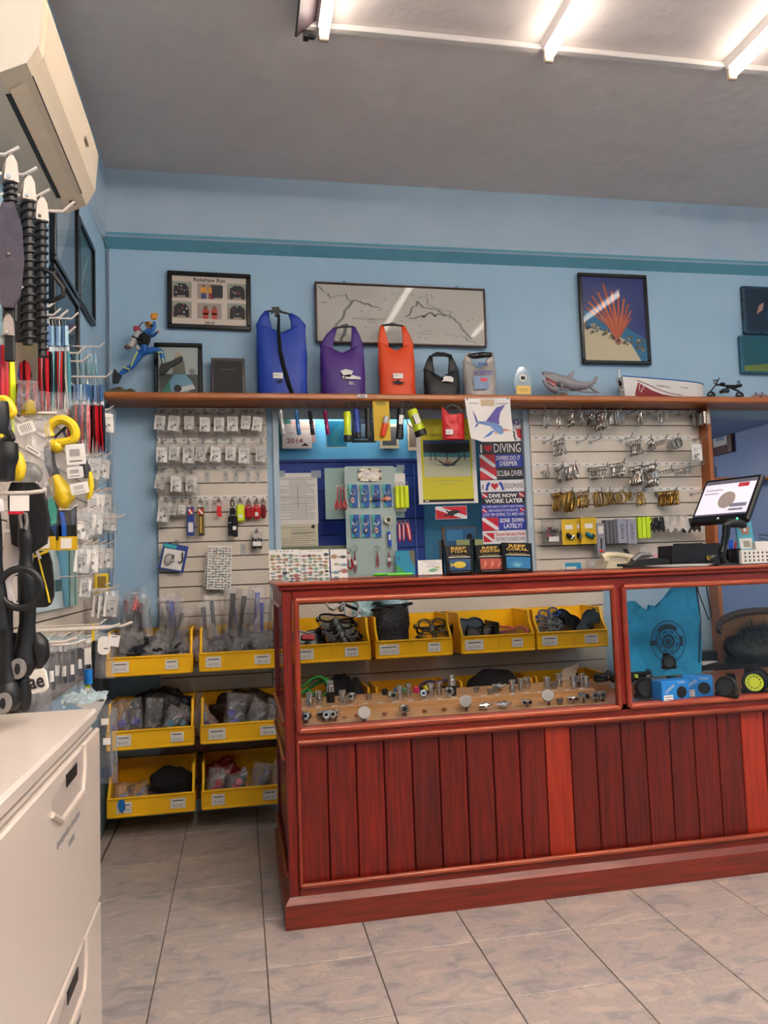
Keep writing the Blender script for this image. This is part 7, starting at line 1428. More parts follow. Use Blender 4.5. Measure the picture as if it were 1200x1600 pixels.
part('vest', MB().sph(D(345, 520, -.004), (.030, .032, .034)).box(D(335, 550), (.05, .055, .016), b=.005), BLKF, t, smooth=True, kind='stuff'); part('weight_belt', MB().tube([D(305, 560, 0), D(300, 580, -.02), D(318, 588, -.02)], .006, 6), col('d0c8b8'), t)
part('hose', MB().tube([D(300, 440, .02), D(330, 420, -.01), D(365, 422, -.02), D(385, 450, -.018)], .0026, 6), BLACK, t, smooth=True); part('hose', MB().tube([D(310, 450, .03), D(350, 470, .03), D(380, 500, -.03), D(350, 545, -.035)], .0026, 6), BLACK, t, smooth=True)
for L_ in ([(300, 600), (272, 655), (258, 690)], [(205, 695), (235, 705), (252, 712)], [(430, 615), (450, 612), (462, 618)], [(458, 650), (470, 690)]): part('stripe', MB().tube([D(a, b, -.035 if a > 400 else -.003) for a, b in L_], .004, 6), col('c8d070'), t, 'pale yellow suit stripe', smooth=True)
part('fin', MB().prism([D(178, 730)[::2], D(200, 745)[::2], D(175, 790)[::2], D(142, 792)[::2], D(140, 745)[::2], D(155, 700)[::2]], .004, .028), BLACK, t, 'black fin planted on the rock'); part('fin', MB().prism([D(450, 690)[::2], D(478, 682)[::2], D(520, 668)[::2], D(575, 640)[::2], D(588, 650)[::2], D(580, 670)[::2], D(510, 710)[::2], D(470, 752)[::2], D(442, 752)[::2], D(438, 725)[::2]], -.045, -.025), BLACK, t, 'black fin stretched forward')
b = MB(); b.sph((0, 0, 0), (1, 1, 1), None, 22, 12); q = D(205, 838); b.v = [(q[0]+p[0]*.085*(1+.2*nz(*p)), p[1]*.05*(1+.3*nz(p[1], p[0], 3)), max(0, p[2]*.045*(1+.6*nz(p[0]*2, p[1]*2, 7)))) for p in b.v]; part('rock_base', b, mat('painted_rock', '4a5438', .7, 0, .8, 40, .5, '6a3a30'), t, 'mottled green rock base', smooth=True)
# --- dry bags
def dry_bag(lab, u0, u1, vsh, vtop, hexc, pl, pr_, y=1.19, dy=.055, handle=True, dipv=None, m=None):
    xa = P(u0, 590, y)[0]; xb = P(u1, 590, y)[0]; w = xb-xa; cx = (xa+xb)/2; um = (u0+u1)/2; hs = P(um, vsh, y)[1]-SZ; ht = P(um, vtop, y)[1]-SZ
    t = thing('dry_bag', lab, 'bag', (cx, y, SZ), group='roll top dry bags'); M_ = m or mat('vinyl_'+hexc, hexc, .5, 0, .15, 12, .2)
    xl = P(pl[0], pl[1], y); xr = P(pr_[0], pr_[1], y); L0 = (xl[0]-cx, xl[1]-SZ); R0_ = (xr[0]-cx, xr[1]-SZ); n = 30
    def bf(a, b):
        q = 2*pi*a; k = b; wv = w/2*(.96+.05*sin(pi*k)); dp = dy*(1-.75*k**2); c_, s_ = cos(q), sin(q)
        ex = lambda v, e: (abs(v)**e)*(1 if v > 0 else -1)
        X_ = ex(c_, .7)*wv; zt = hs*k - (k**3)*.03*math.exp(-(X_/(w*.3))**2)*2
        return (X_+nz(c_*2, k*5, s_*2, w)*.006, ex(s_, .8)*dp+nz(X_*30, k*7, 2, w)*.008, zt+nz(c_*3, s_*3, k*2, w)*.008*k)
    b = MB(); b.grid(bf, n, 14); tp = [bf(i/n, 1) for i in range(n)]; b.add(tp+[(0, 0, hs-.05)], [(i, (i+1) % n, n) for i in range(n)]); bt = [bf(i/n, 0) for i in range(n)]; b.add(bt, [tuple(range(n))[::-1]])
    for s, e in ((-1, L0), (1, R0_)):
        b.tube([(s*w*.34, 0, hs-.06), (s*w*.35, 0, hs-.015), ((s*w*.36+e[0])/2, 0, (hs+e[1])/2), (e[0], 0, e[1])], [w*.14, w*.155, w*.095, .010], 12, flat=.22)
    part('body', b, M_, t, smooth=2)
    if handle:
        mid = ((L0[0]+R0_[0])/2, (L0[1]+R0_[1])/2); part('buckle_strap', MB().tube([(L0[0], 0, L0[1]), (mid[0], -.004, mid[1]+.006), (R0_[0], 0, R0_[1])], [.005, .007, .005], 6, flat=1.6), BLACK, t, smooth=True); part('buckle', MB().box((mid[0], -.006, mid[1]+.005), (.03, .012, .016), b=.003), BLACK, t)
    return t, w, hs, L0, R0_, cx
t, w, hs, L, Rr, cx = dry_bag('tall blue dry bag with a long black shoulder strap', 402, 480, 505, 478, '1b3fa8', zd(112, 198), zd(218, 212), dy=.06)
def B(x, y, d=-.066): q = P(*zd(x, y), 1.13); return (q[0]-cx, d, q[1]-SZ)
part('shoulder_strap', MB().tube([B(155, 185, -.02), B(168, 215, -.03), B(165, 290), B(172, 380), B(190, 460), B(212, 540), B(228, 585), (B(245, 585)[0], -.05, .0), (B(290, 575)[0], -.03, .004), (B(305, 540)[0], -.0, .03), (B(295, 530)[0], .02, .04)], [.008, .009, .011, .012, .013, .014, .013, .011, .009, .007, .006], 8, flat=.35), BLKF, t, smooth=True); part('side_buckle', MB().prism([B(135, 170)[::2], B(170, 168)[::2], B(172, 190)[::2], B(160, 215)[::2], B(150, 210)[::2], B(148, 190)[::2], B(130, 200)[::2], B(140, 185)[::2]], -.03, -.01), BLACK, t)
def sticker(t, f, x0, y0, x1, y1, y, cx_, d, extra=None):
    a = P(*f(x0, y1), y); b = P(*f(x1, y0), y); part('price_sticker', MB().box(((a[0]+b[0])/2-cx_, d, (a[1]+b[1])/2-SZ), (b[0]-a[0], .0015, b[1]-a[1])).flat(rect(a[0]-cx_+.004, (a[1]+b[1])/2-SZ-.001, (a[0]+b[0])/2-cx_, (a[1]+b[1])/2-SZ+.002), d-.0012, GREYI), PAPER, t)
sticker(t, zd, 140, 488, 186, 514, 1.13, cx, -.064); part('fish_logo', MB().flat([B(155, 528, -.0655)[::2], B(175, 520, 0)[::2], B(188, 528, 0)[::2], B(170, 536, 0)[::2]], -.0655), INK, t)
t, w, hs, L, Rr, cx = dry_bag('purple dry bag with a white creature logo and 15 L', 501, 570, 537, 512, '47217c', zd(432, 278), zd(516, 272), dy=.055)
def B(x, y, d=-.06): q = P(*zd(x, y), 1.14); return (q[0]-cx, d, q[1]-SZ)
m = MB(); m.flat([B(*p)[::2] for p in ((455, 480), (480, 472), (515, 482), (500, 510), (470, 505))], -.0612).flat([B(*p)[::2] for p in ((470, 500), (500, 498), (548, 510), (550, 520), (470, 518), (462, 510))], -.0612).flat([B(*p)[::2] for p in ((465, 520), (475, 505), (480, 520))], -.0612); part('logo', m, PAPER, t, 'white creature logo', kind='stuff'); q = B(507, 538); txt(t, '15 L', q[0], q[2], .026, .017, PAPER, -.0615, bold=.03)
t, w, hs, L, Rr, cx = dry_bag('orange dry bag with a small black shark logo', 592, 648, 534, 506, 'e2480e', zd(650, 265), zd(748, 268), dy=.05)
def B(x, y, d=-.06): q = P(*zd(x, y), 1.14); return (q[0]-cx, d, q[1]-SZ)
sticker(t, zd, 702, 492, 748, 515, 1.14, cx, -.057); part('shark_logo', MB().flat([B(*p)[::2] for p in ((695, 530), (715, 528), (725, 518), (732, 530), (758, 532), (745, 540), (715, 542))], -.0585), INK, t)
t, w, hs, L, Rr, cx = dry_bag('small black dry bag with a white fish sticker', 662, 717, 575, 556, '121418', zd(880, 408), zd(970, 412), dy=.05)
def B(x, y, d=-.06): q = P(*zd(x, y), 1.14); return (q[0]-cx, d, q[1]-SZ)
part('fish_sticker', MB().flat([B(*p)[::2] for p in ((935, 510), (945, 503), (975, 506), (985, 518), (982, 532), (945, 528), (928, 530), (938, 520))], -.0575), PAPER, t); part('strap_top', MB().tube([B(885, 410), B(905, 398), B(940, 400), B(975, 412)], .008, 7), BLACK, t, smooth=True)
t, w, hs, L, Rr, cx = dry_bag('translucent grey dry bag with blue lettering and rolled black top', 724, 774, 562, 550, 'a39c98', zd(1062, 395), zd(1165, 392), dy=.05, handle=False, m=mat('grey_translucent_vinyl', 'a8a09c', .25, 0, .4, 14, .3, '8a8684'))
def B(x, y, d=-.06): q = P(*zd(x, y), 1.14); return (q[0]-cx, d, q[1]-SZ)
part('roll_top', MB().tube([B(1065, 395, 0), B(1090, 400, -.01), B(1130, 395, -.012), B(1175, 392, -.008)], [.008, .016, .018, .012], 9, flat=.8), BLKG, t, smooth=True); part('roll_ribs', MB().box((B(1130, 395)[0], -.02, B(1130, 398)[2]), (.05, .016, .008), b=.003), BLACK, t)
for s, x_, y_, w_, h_ in (('DIVE', 1122, 450, .05, .018), ('WATERSPORTS', 1122, 490, .112, .022)): q = B(x_, y_); txt(t, s, q[0], q[2], w_, h_, col('20308a'), -.0615, bold=.03)
m = MB(); m.flat([B(*p)[::2] for p in ((1075, 505), (1150, 505), (1148, 565), (1080, 568))], -.0605, col('8098b8')); m.flat([B(*p)[::2] for p in ((1108, 515), (1142, 515), (1140, 530), (1110, 530))], -.0615, RED); part('picture_patch', m, INK, t, kind='stuff')
# --- acrylic award, shark, boat, motorcycle
x, z, w, h = bb(*ze(243, 368), *ze(315, 468), 1.17); t = thing('award', 'clear arched award with a gold plate on a dark base', 'award', (x, 1.17, SZ)); h = z+h-SZ
part('base', MB().box((0, 0, .008), (w, .05, .016), b=.002), BLKG, t); part('acrylic_arch', MB().prism([(-w*.4, .016), (w*.4, .016), (w*.46, h*.45), (w*.38, h*.75), (w*.15, h*.97), (0, h), (-w*.15, h*.97), (-w*.38, h*.75), (-w*.46, h*.45)], -.008, .008), clear('acrylic', 'c8dce8', .35, .05), t)
part('gold_plate', MB().box((0, -.010, h*.28), (w*.72, .002, h*.26)), mat('gold', '', .4), t); part('engraving', MB().flat(rect(-w*.25, h*.3, w*.25, h*.315), -.0115).flat(rect(-w*.2, h*.24, w*.2, h*.25), -.0115), INK, t); part('crest', MB().flat(circ(0, h*.65, .022), -.009, PAPER).flat(rect(-.012, h*.6, .012, h*.7), -.0095, INK), INK, t)
x0, _ = P(*ze(450, 468), 1.16)
def D(x, y, d=0): q = P(*ze(x, y), 1.16); return (q[0]-x0, d, q[1]-SZ)
SG = mat('shark_grey', '8e8c92', .45, 0, .5, 30, h2='6c6a72'); t = thing('shark_figurine', 'carved grey shark with open jaws and white teeth on the shelf', 'figurine', (x0, 1.16, SZ))
part('body', MB().tube([D(352, 390), D(365, 393), D(385, 403), D(410, 418), D(440, 428), D(475, 438), D(510, 440), D(535, 432), D(548, 420)], [.006, .015, .024, .034, .038, .033, .022, .013, .006], 16).tube([D(410, 455), D(385, 448), D(366, 432), D(355, 416)], [.022, .016, .011, .005], 12), SG, t, smooth=True)
part('mouth', MB().tube([D(400, 440, -.004), D(380, 424, -.004), D(366, 410, -.004)], [.020, .014, .006], 10), col('a04a50'), t, smooth=True)
for k in range(8): a = k/7; p = D(358+42*a, 400+24*a); part('tooth', MB().tube([(p[0], -.018-.012*a, p[2]), (p[0]-.001, -.019-.012*a, p[2]-.012)], [.004, .0006], 5), WHITE, t); p = D(358+38*a, 420+24*a); part('tooth', MB().tube([(p[0], -.012-.010*a, p[2]), (p[0], -.013-.010*a, p[2]+.009)], [.0035, .0006], 5), WHITE, t)
for L_ in (((445, 412), (452, 395), (473, 380), (470, 400), (465, 420)), ((540, 425), (552, 405), (562, 408), (556, 425), (552, 432)), ((536, 432), (550, 445), (566, 466), (545, 458), (528, 440)), ((470, 440), (510, 452), (555, 466), (500, 462), (462, 450))): part('fin', MB().prism([D(*p)[::2] for p in L_], -.006, .006), SG, t)
part('fin', MB().tube([D(420, 440, -.03), D(410, 458, -.05), D(440, 466, -.06)], [.012, .009, .004], 7), SG, t, smooth=True); part('eye', MB().sph(D(376, 396, -.02), .0035), INK, t); part('base', MB().box((0, 0, .006), (.16, .05, .012), b=.005).sph((-.03, 0, .02), (.03, .02, .022)), mat('driftwood', '8a7668', .7), t, smooth=True)
x0, _ = P(*ze(800, 468), 1.165)
def D(x, y, d=0): q = P(*ze(x, y), 1.165); return (q[0]-x0, d, q[1]-SZ)
t = thing('model_boat', 'white model boat with a blue rim and dark red swirl on the hull', 'model', (x0, 1.165, SZ)); HW = col('dcd8d4', .3)
def hull(a, b):
    st = D(655, 440); en = D(952, 440); xx = st[0]+(en[0]-st[0])*a-.02*(1-b)*(1-a)*0+.01*a*b; top = D(640, 408)[2]*(1-a)+D(952, 434)[2]*a; bo = .004+.0*a
    wd = .045*(1-a**6)**.5*(.55+.45*b)*(.9+.1*a) if a < 1 else .002
    return xx-.018*b*(1-a), wd, bo+(top-bo)*b
mb = MB(); N = 16
for s in (-1, 1): mb.grid(lambda a, b: (lambda h_: (h_[0], s*h_[1], h_[2]))(hull(a, b)), N, 5)
e0 = [hull(0, i/5) for i in range(6)]; mb.add([(p[0], s*p[1], p[2]) for s in (-1, 1) for p in e0], [(i, i+1, 7+i, 6+i) for i in range(5)]); mb.add([(hull(i/N, .0)[0], s*hull(i/N, .0)[1], .004) for s in (-1, 1) for i in range(N+1)], [(i, i+1, N+2+i, N+1+i) for i in range(N)])
part('hull', mb, HW, t, smooth=True); part('deck', MB().add([(hull(i/N, .86)[0], s*hull(i/N, .86)[1], hull(i/N, .86)[2]) for s in (-1, 1) for i in range(N+1)], [(i, i+1, N+2+i, N+1+i) for i in range(N)]), col('b8c0c4'), t)
for s in (-1, 1): part('rim', MB().tube([(hull(i/N, 1)[0], s*hull(i/N, 1)[1], hull(i/N, 1)[2]) for i in range(N+1)], .0038, 6), col('2a70b8', .35), t, 'blue rim', smooth=True)
def hp(a, b, e=.0012): q = hull(a, b); return (q[0], -q[1]-e, q[2])
mm = MB(); sw = [(.12, .2), (.17, .75), (.24, .6), (.33, .4), (.46, .22), (.62, .12), (.5, .03), (.3, .03), (.14, .03)]; c_ = hp(.22, .25, .002); pv = [hp(a, b, .002) for a, b in sw]; mm.add(pv+[c_], [(i, (i+1) % len(pv), len(pv)) for i in range(len(pv))]); part('swirl', mm, col('8a1c24', .35), t, 'dark red swirl')
part('swirl_line', MB().tube([hp(.2+.035*cos(q_)*(1-q_/9), .45+.3*sin(q_)*(1-q_/9), .003) for q_ in [k*.45 for k in range(16)]], .002, 5), HW, t, smooth=True); part('swirl_line', MB().tube([hp(a, b, .0025) for a, b in ((.16, .85), (.28, .68), (.42, .45), (.58, .26), (.7, .2))], .0016, 5), col('8a1c24'), t)
for s_, a in (('CARIBE No 2', .47), ('G. 900', .72)): q = hp(a, .62, .004); txt(t, s_, q[0], q[2], .085 if a < .5 else .045, .010, INK, q[1], rot=-.12)
part('outboard_motor', MB().box(D(652, 430, 0), (.032, .03, .03), b=.008).cyl(D(655, 440), D(658, 462), .008).tube([D(640, 425), D(645, 415), D(655, 420)], .004, 6), BLKG, t, smooth=True, kind='stuff'); part('propeller', MB().tube([(D(640, 455)[0]+.013*cos(a), -.02, D(640, 455)[2]+.013*sin(a)) for a in [2*pi*k/10 for k in range(10)]], .003, 5, closed=True), STEEL, t)
part('mast', MB().box((D(658, 395)[0], .05, (D(658, 370)[2])/2), (.010, .004, D(658, 370)[2])), PAPER, t, 'white upright post behind the motor')
x0, _ = P(*ze(1035, 468), 1.16)
def D(x, y, d=0): q = P(*ze(x, y), 1.16); return (q[0]-x0, d, q[1]-SZ)
t = thing('model_motorcycle', 'black wire model motorcycle near the right end of the shelf', 'model', (x0, 1.16, SZ))
_D = D
def D(x, y, d=0): q = _D(x, y, d); return (q[0], q[1], q[2]-.014)
for cx_ in (985, 1092): c_ = D(cx_, 452); part('wheel', MB().tube([(c_[0]+.021*cos(a), 0, .028+.021*sin(a)) for a in [2*pi*k/18 for k in range(18)]], .0065, 7, closed=True).cyl((c_[0], -.006, .028), (c_[0], .006, .028), .008), BLACK, t, smooth=True, kind='stuff')
part('frame', MB().tube([D(985, 450), D(1005, 425), D(1012, 408)], .004, 6).tube([D(1005, 425), D(1040, 430), D(1090, 450)], .006, 6), BLKG, t, kind='stuff'); part('tank', MB().sph(D(1028, 424), (.020, .013, .011)), BLKG, t, smooth=True); part('seat', MB().tube([D(1045, 432), D(1075, 434), D(1100, 428)], [.010, .012, .008], 8), BLACK, t, smooth=True); part('engine', MB().box(D(1040, 448), (.045, .025, .026), b=.006).cyl(D(1030, 450, -.02), D(1030, 450, .02), .011), col('1c1c20', .3), t, kind='stuff'); part('handlebar', MB().tube([D(1005, 405, -.03), D(1012, 408), D(1005, 405, .03)], .003, 5), BLKG, t); part('backrest', MB().tube([D(1080, 428, -.01), D(1084, 412, -.01), D(1096, 412, .01), D(1100, 428, .01)], .003, 5), BLKG, t); part('headlamp', MB().sph(D(1000, 418), .008), STEEL, t, smooth=True)
x0, _ = P(*ze(1160, 468), 1.16); t = thing('model_fish', 'small spiny pinkish fish model at the right end of the shelf', 'model', (x0, 1.16, SZ)); part('body', MB().tube([(-.045, 0, .02), (-.02, 0, .024), (.03, 0, .026), (.08, 0, .022)], [.004, .014, .016, .008], 10), mat('pinkish_fish', '8a6a6c', .5), t, smooth=True)
for q in (-.01, .03): part('spine', MB().tube([(q, 0, .035), (q+.003, 0, .055)], [.006, .001], 6), BLACK, t)
part('fin', MB().sph((.01, -.014, .02), (.008, .004, .008)), BLACK, t, smooth=True)
# ================================================================ HANGING UNDER THE SHELF: flashlights
def torch(lab, px, py0, py1, w_, m, kind=0, tilt=.0, yy=1.10, cordl=22):
    q = z1(px, py0); x, z = P(*q, yy); L = z-P(*z1(px, py1), yy)[1]; r = w_/4.8/1194*3.9/2
    t = thing('flashlight', lab, 'flashlight', (x, yy, z), (0, tilt, 0), 'flashlights hanging under the shelf')
    up_ = 2.068-z
    part('cord', MB().tube([(0, 0, 0), (-.010, 0, up_*.45), (0, 0, up_), (.010, 0, up_*.45)], .0012 if kind == 0 else .0022, 5, closed=True), BLACK, t, smooth=True)
    if kind == 0: part('barrel', MB().lathe([(0, 0), (r, -.002), (r*1.05, -L*.25), (r*.9, -L*.27), (r*.9, -L*.55), (r*.95, -L*.58), (r, -L*.62), (r*1.08, -L*.98), (r, -L), (0, -L)], 14), m, t, smooth=True); part('grip_ring', MB().lathe([(r*1.0, -L*.45), (r*1.12, -L*.47), (r*1.12, -L*.52), (r*1.0, -L*.54)], 14), m, t, smooth=True); part('switch', MB().sph((0, -r, -L*.72), (r*.35, r*.2, r*.35)), CHROME, t)
    else: part('barrel', MB().lathe([(0, 0), (r*.85, -.003), (r, -L*.08), (r*.9, -L*.6), (r*1.0, -L*.65), (r*1.05, -L*.8)], 14), m, t, smooth=True); part('bezel', MB().lathe([(r*1.05, -L*.8), (r*1.12, -L*.82), (r*1.1, -L), (r*.8, -L), (0, -L*.97)], 14), BLACK, t, smooth=True); part('cap_loop', MB().tube([(-.008, 0, .002), (-.006, 0, .018), (.006, 0, .018), (.008, 0, .002)], .003, 6), BLACK, t)
    return t, L, r
torch('silver flashlight, leftmost of those hanging under the shelf', 135, 195, 380, 30, mat('silver_alu', 'c0bcb8', .35, .6), tilt=-.1)
torch('light blue flashlight, second hanging under the shelf', 252, 198, 382, 30, mat('blue_alu', '3a78b0', .35, .5), tilt=-.1)
torch('black slim flashlight, third hanging under the shelf', 355, 198, 382, 30, mat('black_alu', '1c1c24', .35, .5), tilt=-.1)
torch('magenta flashlight, fourth hanging under the shelf', 468, 198, 380, 30, mat('magenta_alu', 'a0205c', .35, .5), tilt=-.1)
torch('neon yellow thick flashlight with black lens ring', 635, 205, 432, 58, mat('neon_torch', 'd2e01c', .4), 1, .0)
torch('royal blue flashlight beside the neon yellow one', 700, 185, 408, 46, mat('royal_torch', '1c3ca0', .4), 1, -.04)
torch('black flashlight beside the royal blue one', 790, 180, 408, 50, BLACK, 1, .02)
t, L, r = torch('thick black flashlight with a white label, right of the yellow card', 1040, 180, 412, 60, BLACK, 1, .1); part('label', MB().box((0, -r, -L*.4), (r*1.1, .002, L*.3)), PAPER, t)
t, L, r = torch('fat neon yellow flashlight tilted at the right end of the row', 1115, 190, 400, 85, mat('neon_torch', '', .4), 1, -.35); part('label', MB().box((0, -r-.001, -L*.4), (r*1.1, .002, L*.35)), PAPER, t); part('bar_stripe', MB().box((-r*.55, -r-.0025, -L*.4), (r*.2, .001, L*.3)), INK, t)
part('wrist_cord', MB().tube([(0, 0, .05), (.03, 0, -.02), (.025, 0, -.08), (-.01, 0, -L*.9), (-.045, 0, -.07), (-.04, 0, .0), (-.01, 0, .05)], .003, 6), BLACK, t, smooth=True)
x, z, w, h = zb(835, 95, 958, 425, 1.09); t = thing('carded_light', 'yellow hanging card with an orange and clear marker light', 'package', (x, 1.09, z), (0, radians(-1), 0)); part('card', MB().box((0, 0, h/2), (w, .003, h)), mat('yellow_card', '', .5), t)
m = MB(); r_ = random.Random(8)
for k in range(70): m.flat(circ(r_.uniform(-.45, .45)*w, h*r_.uniform(.03, .78), .0013, 5), -.0018)
part('dots', m, col('b89010'), t, kind='stuff'); part('fish_mark', MB().flat([(-w*.18, h*.95), (0, h*.97), (w*.18, h*.95), (0, h*.925)], -.002).flat(rect(-w*.3, h*.84, w*.3, h*.87), -.002, col('6a7020')).flat(rect(-w*.25, h*.8, w*.3, h*.82), -.002, col('6a7020')), INK, t); T = Matrix.Translation((.01, -.016, h*.3)) @ Matrix.Rotation(.25, 4, 'Y')
part('light_body', MB().lathe([(0, -.05), (.012, -.05), (.015, -.04), (.015, .01), (.013, .018), (0, .018)], 12, T=T), col('f04a14', .35), t, 'orange body', smooth=True); part('light_lens', MB().lathe([(.012, .018), (.014, .02), (.014, .055), (0, .058)], 12, T=T), mat('lens_clear', 'c8ccc8', .2), t, smooth=True)
x, z, w, h = zb(712, 78, 785, 100, 1.065); solo('shelf_price_tag', MB().box((0, 0, 0), (w, .003, h)).flat(rect(-w*.3, -.002, w*.3, .002), -.002, INK), PAPER, 'tiny white price tag stuck on the shelf edge', 'label', (x, 1.068, z+h/2))
# small red dry bag
x, z, w, h = zc(255, 175, 425, 435, 1.10); t = thing('dry_bag', 'small red dry bag hanging under the shelf by its black strap', 'bag', (x, 1.10, z), (0, 0, 0))
b = MB(); b.grid(lambda a, c_: ((a-.5)*w*(1+.02*sin(c_*3)), -.028*sin(pi*a)**.6*(1-.5*c_)+nz(a*6, c_*6, 2)*.006, c_*h*(.80+.0*a)+(.20*h*max(0, 1-a*3.2)*c_)-(.05*h*sin(pi*a)*c_)), 16, 14); b.grid(lambda a, c_: ((a-.5)*w, .024*sin(pi*a)**.6*(1-.5*c_), c_*h*.8+(.20*h*max(0, 1-a*3.2)*c_)-(.05*h*sin(pi*a)*c_)), 16, 8); part('body', b, mat('vinyl_red', 'd0181c', .4, 0, .1, 12), t, smooth=2)
part('buckle_strap', MB().tube([(-w*.38, 0, h*.93), (-w*.05, -.004, h*1.05), (w*.25, 0, h*.98), (w*.42, 0, h*.85)], .009, 7, flat=.6), BLACK, t, smooth=True); part('hang_cord', MB().cyl((-w*.05, 0, h*1.0), (-w*.05, 0, 2.07-z), .002, n=6), BLACK, t); part('price_sticker', MB().box((-w*.27, -.034, h*.2), (w*.33, .002, h*.15)).flat(rect(-w*.4, h*.18, -w*.25, h*.195), -.0355, INK), PAPER, t)
# ================================================================ ON THE COUNTER
CT = 1.1625
def zf(x, y): return 1000+x/5, 600+y/5
def onc(f, x, y, yy): return P(*f(x, y), yy)[0]
x = P(964, 890, .50)[0]; t = thing('telephone', 'old beige telephone on the counter below the clip wall', 'telephone', (x, .50, CT)); BE = col('cbbfa2', .4); sc_ = 1.0
part('base', MB().prism([(-.085, 0), (.085, 0), (.085, .025), (-.07, .035)], -.06, .06), BE, t); part('handset', MB().tube([(-.075, -.01, .05), (-.05, -.01, .06), (.0, -.01, .062), (.05, -.01, .052), (.075, -.01, .042)], [.016, .015, .012, .014, .017], 10), BE, t, smooth=True)
for q in (-.06, .06): part('handset_cup', MB().cyl((q, -.01, .05 if q < 0 else .045), (q, -.01, .028), .018, .015, n=12), BE, t, smooth=True)
part('keypad', MB().box((.01, -.0605, .013), (.08, .002, .012)), BLACK, t)
x = P(1000, 890, .45)[0]; t = thing('calculator', 'dark low curved device between the phone and the cash box', 'device', (x, .42, CT)); part('body', MB().prism([(-.09, 0), (.11, 0), (.11, .03), (.04, .04), (-.05, .03), (-.09, .012)], -.05, .05), BLACK, t, smooth=True); part('arm', MB().tube([(-.04, .02, .03), (.0, .02, .055), (.05, .02, .055)], [.014, .016, .01], 8), col('6a686c', .4), t, 'grey arm', smooth=True)
solo('pink_slip', MB().box((0, 0, .03), (.05, .003, .06), T=Matrix.Rotation(.1, 4, 'Y')), col('e0a8b8', .7), 'pink paper slip standing behind the counter by the cash box', 'paper', (P(1028, 870, .6)[0], .60, CT)); solo('brown_box', MB().box((0, 0, .02), (.11, .04, .04), b=.003), col('8a4a30'), 'brown box edge left of the black cash box', 'box', (P(1025, 885, .56)[0], .56, CT))
x, z, w, h = bb(*zf(190, 1250), *zf(590, 1435), .42); t = thing('cash_box', 'black cash box with brass lock knob on the counter', 'box', (x, .42, CT)); h = z+h-CT
part('body', MB().prism([(-w/2, 0), (w/2, 0), (w/2*.98, h*.85), (w/2*.86, h), (-w/2*.96, h*.94)], -.06, .06), BLACK, t); part('lid_handle', MB().box((-w*.1, -.03, h*.97), (w*.5, .04, .012), b=.003), BLACK, t); part('front_panel', MB().box((-w*.05, -.0615, h*.4), (w*.78, .003, h*.5), b=.001), col('141318', .35), t); part('lock', MB().cyl((w*.18, -.06, h*.33), (w*.18, -.072, h*.33), .012), BRASS, t, smooth=True); part('key', MB().box((w*.22, -.075, h*.36), (.02, .003, .008)), BRASS, t); txt(t, 'Stern', w*.3, h*.42, .022, .007, PAPER, -.0635)
x, z, w, h = bb(*zf(115, 1420), *zf(460, 1475), .2); t = thing('paper_pile', 'loose white papers lying in front of the cash box', 'paper', (x, .20, CT))
for i in range(3): part('sheet', MB().box((0, 0, 0), (w*.9, .2, .0012)), PAPER, t, loc=(.01*i, .01*i, .002+.003*i), rot=(0, 0, .15*(i-1)))
# monitor
x, z = P(*zf(655, 900), .42); t = thing('monitor', 'black flat monitor on the counter tilted back with a web page lit', 'monitor', (x+.01, .42, z-.06))
SCM = Matrix.Translation((0, 0, .06)) @ Matrix.Rotation(radians(-66), 4, 'Z') @ Matrix.Rotation(radians(-37), 4, 'X')
def sm(nm, m, mt, **k): m.v = [tuple(SCM @ V(p)) for p in m.v]; return part(nm, m, mt, t, **k)
Wm, Hm = .29, .27
sm('shell', MB().box((0, .012, 0), (Wm, .03, Hm), b=.008), BLKG); sm('back_hump', MB().box((.02, .04, -.01), (Wm*.6, .04, Hm*.6), b=.015), BLACK)
sm('screen', MB().flat(rect(-Wm*.44, -Hm*.36, Wm*.44, Hm*.42), -.0045), mat('lit_screen', 'd6ccd8', .3, emit=.12))
m = MB(); m.flat(rect(-Wm*.44, Hm*.34, Wm*.44, Hm*.42), -.005, col('6a6878')).flat(circ(Wm*.03, -Hm*.03, .042, 18, .05), -.005, col('a89a94')).flat(rect(Wm*.15, Hm*.24, Wm*.33, Hm*.33), -.005, col('c03040')).flat(rect(Wm*.12, -Hm*.2, Wm*.4, -Hm*.12), -.005, col('8a88a0')).flat(rect(Wm*.12, -Hm*.28, Wm*.36, -Hm*.23), -.005, col('8a88a0')).flat(rect(-Wm*.4, Hm*.2, -Wm*.1, Hm*.22), -.005, GREYI).flat(rect(-Wm*.4, Hm*.12, -Wm*.15, Hm*.14), -.005, GREYI).flat(rect(-Wm*.44, -Hm*.36, Wm*.44, -Hm*.33), -.005, col('505068'))
sm('page', m, INK, kind='stuff'); sm('logo', MB().flat(circ(0, -Hm*.43, .006), -.0045), col('c0c0c4', .3)); part('stand_neck', MB().tube([(.05, .04, .06), (.11, .03, -.04), (.12, .02, CT-(z-.06)+.02)], [.02, .022, .026], 8), BLACK, t, smooth=True); part('stand_foot', MB().cyl((.12, .01, CT-(z-.06)), (.12, .01, CT-(z-.06)+.014), .09, .07, n=20), BLACK, t, smooth=True)
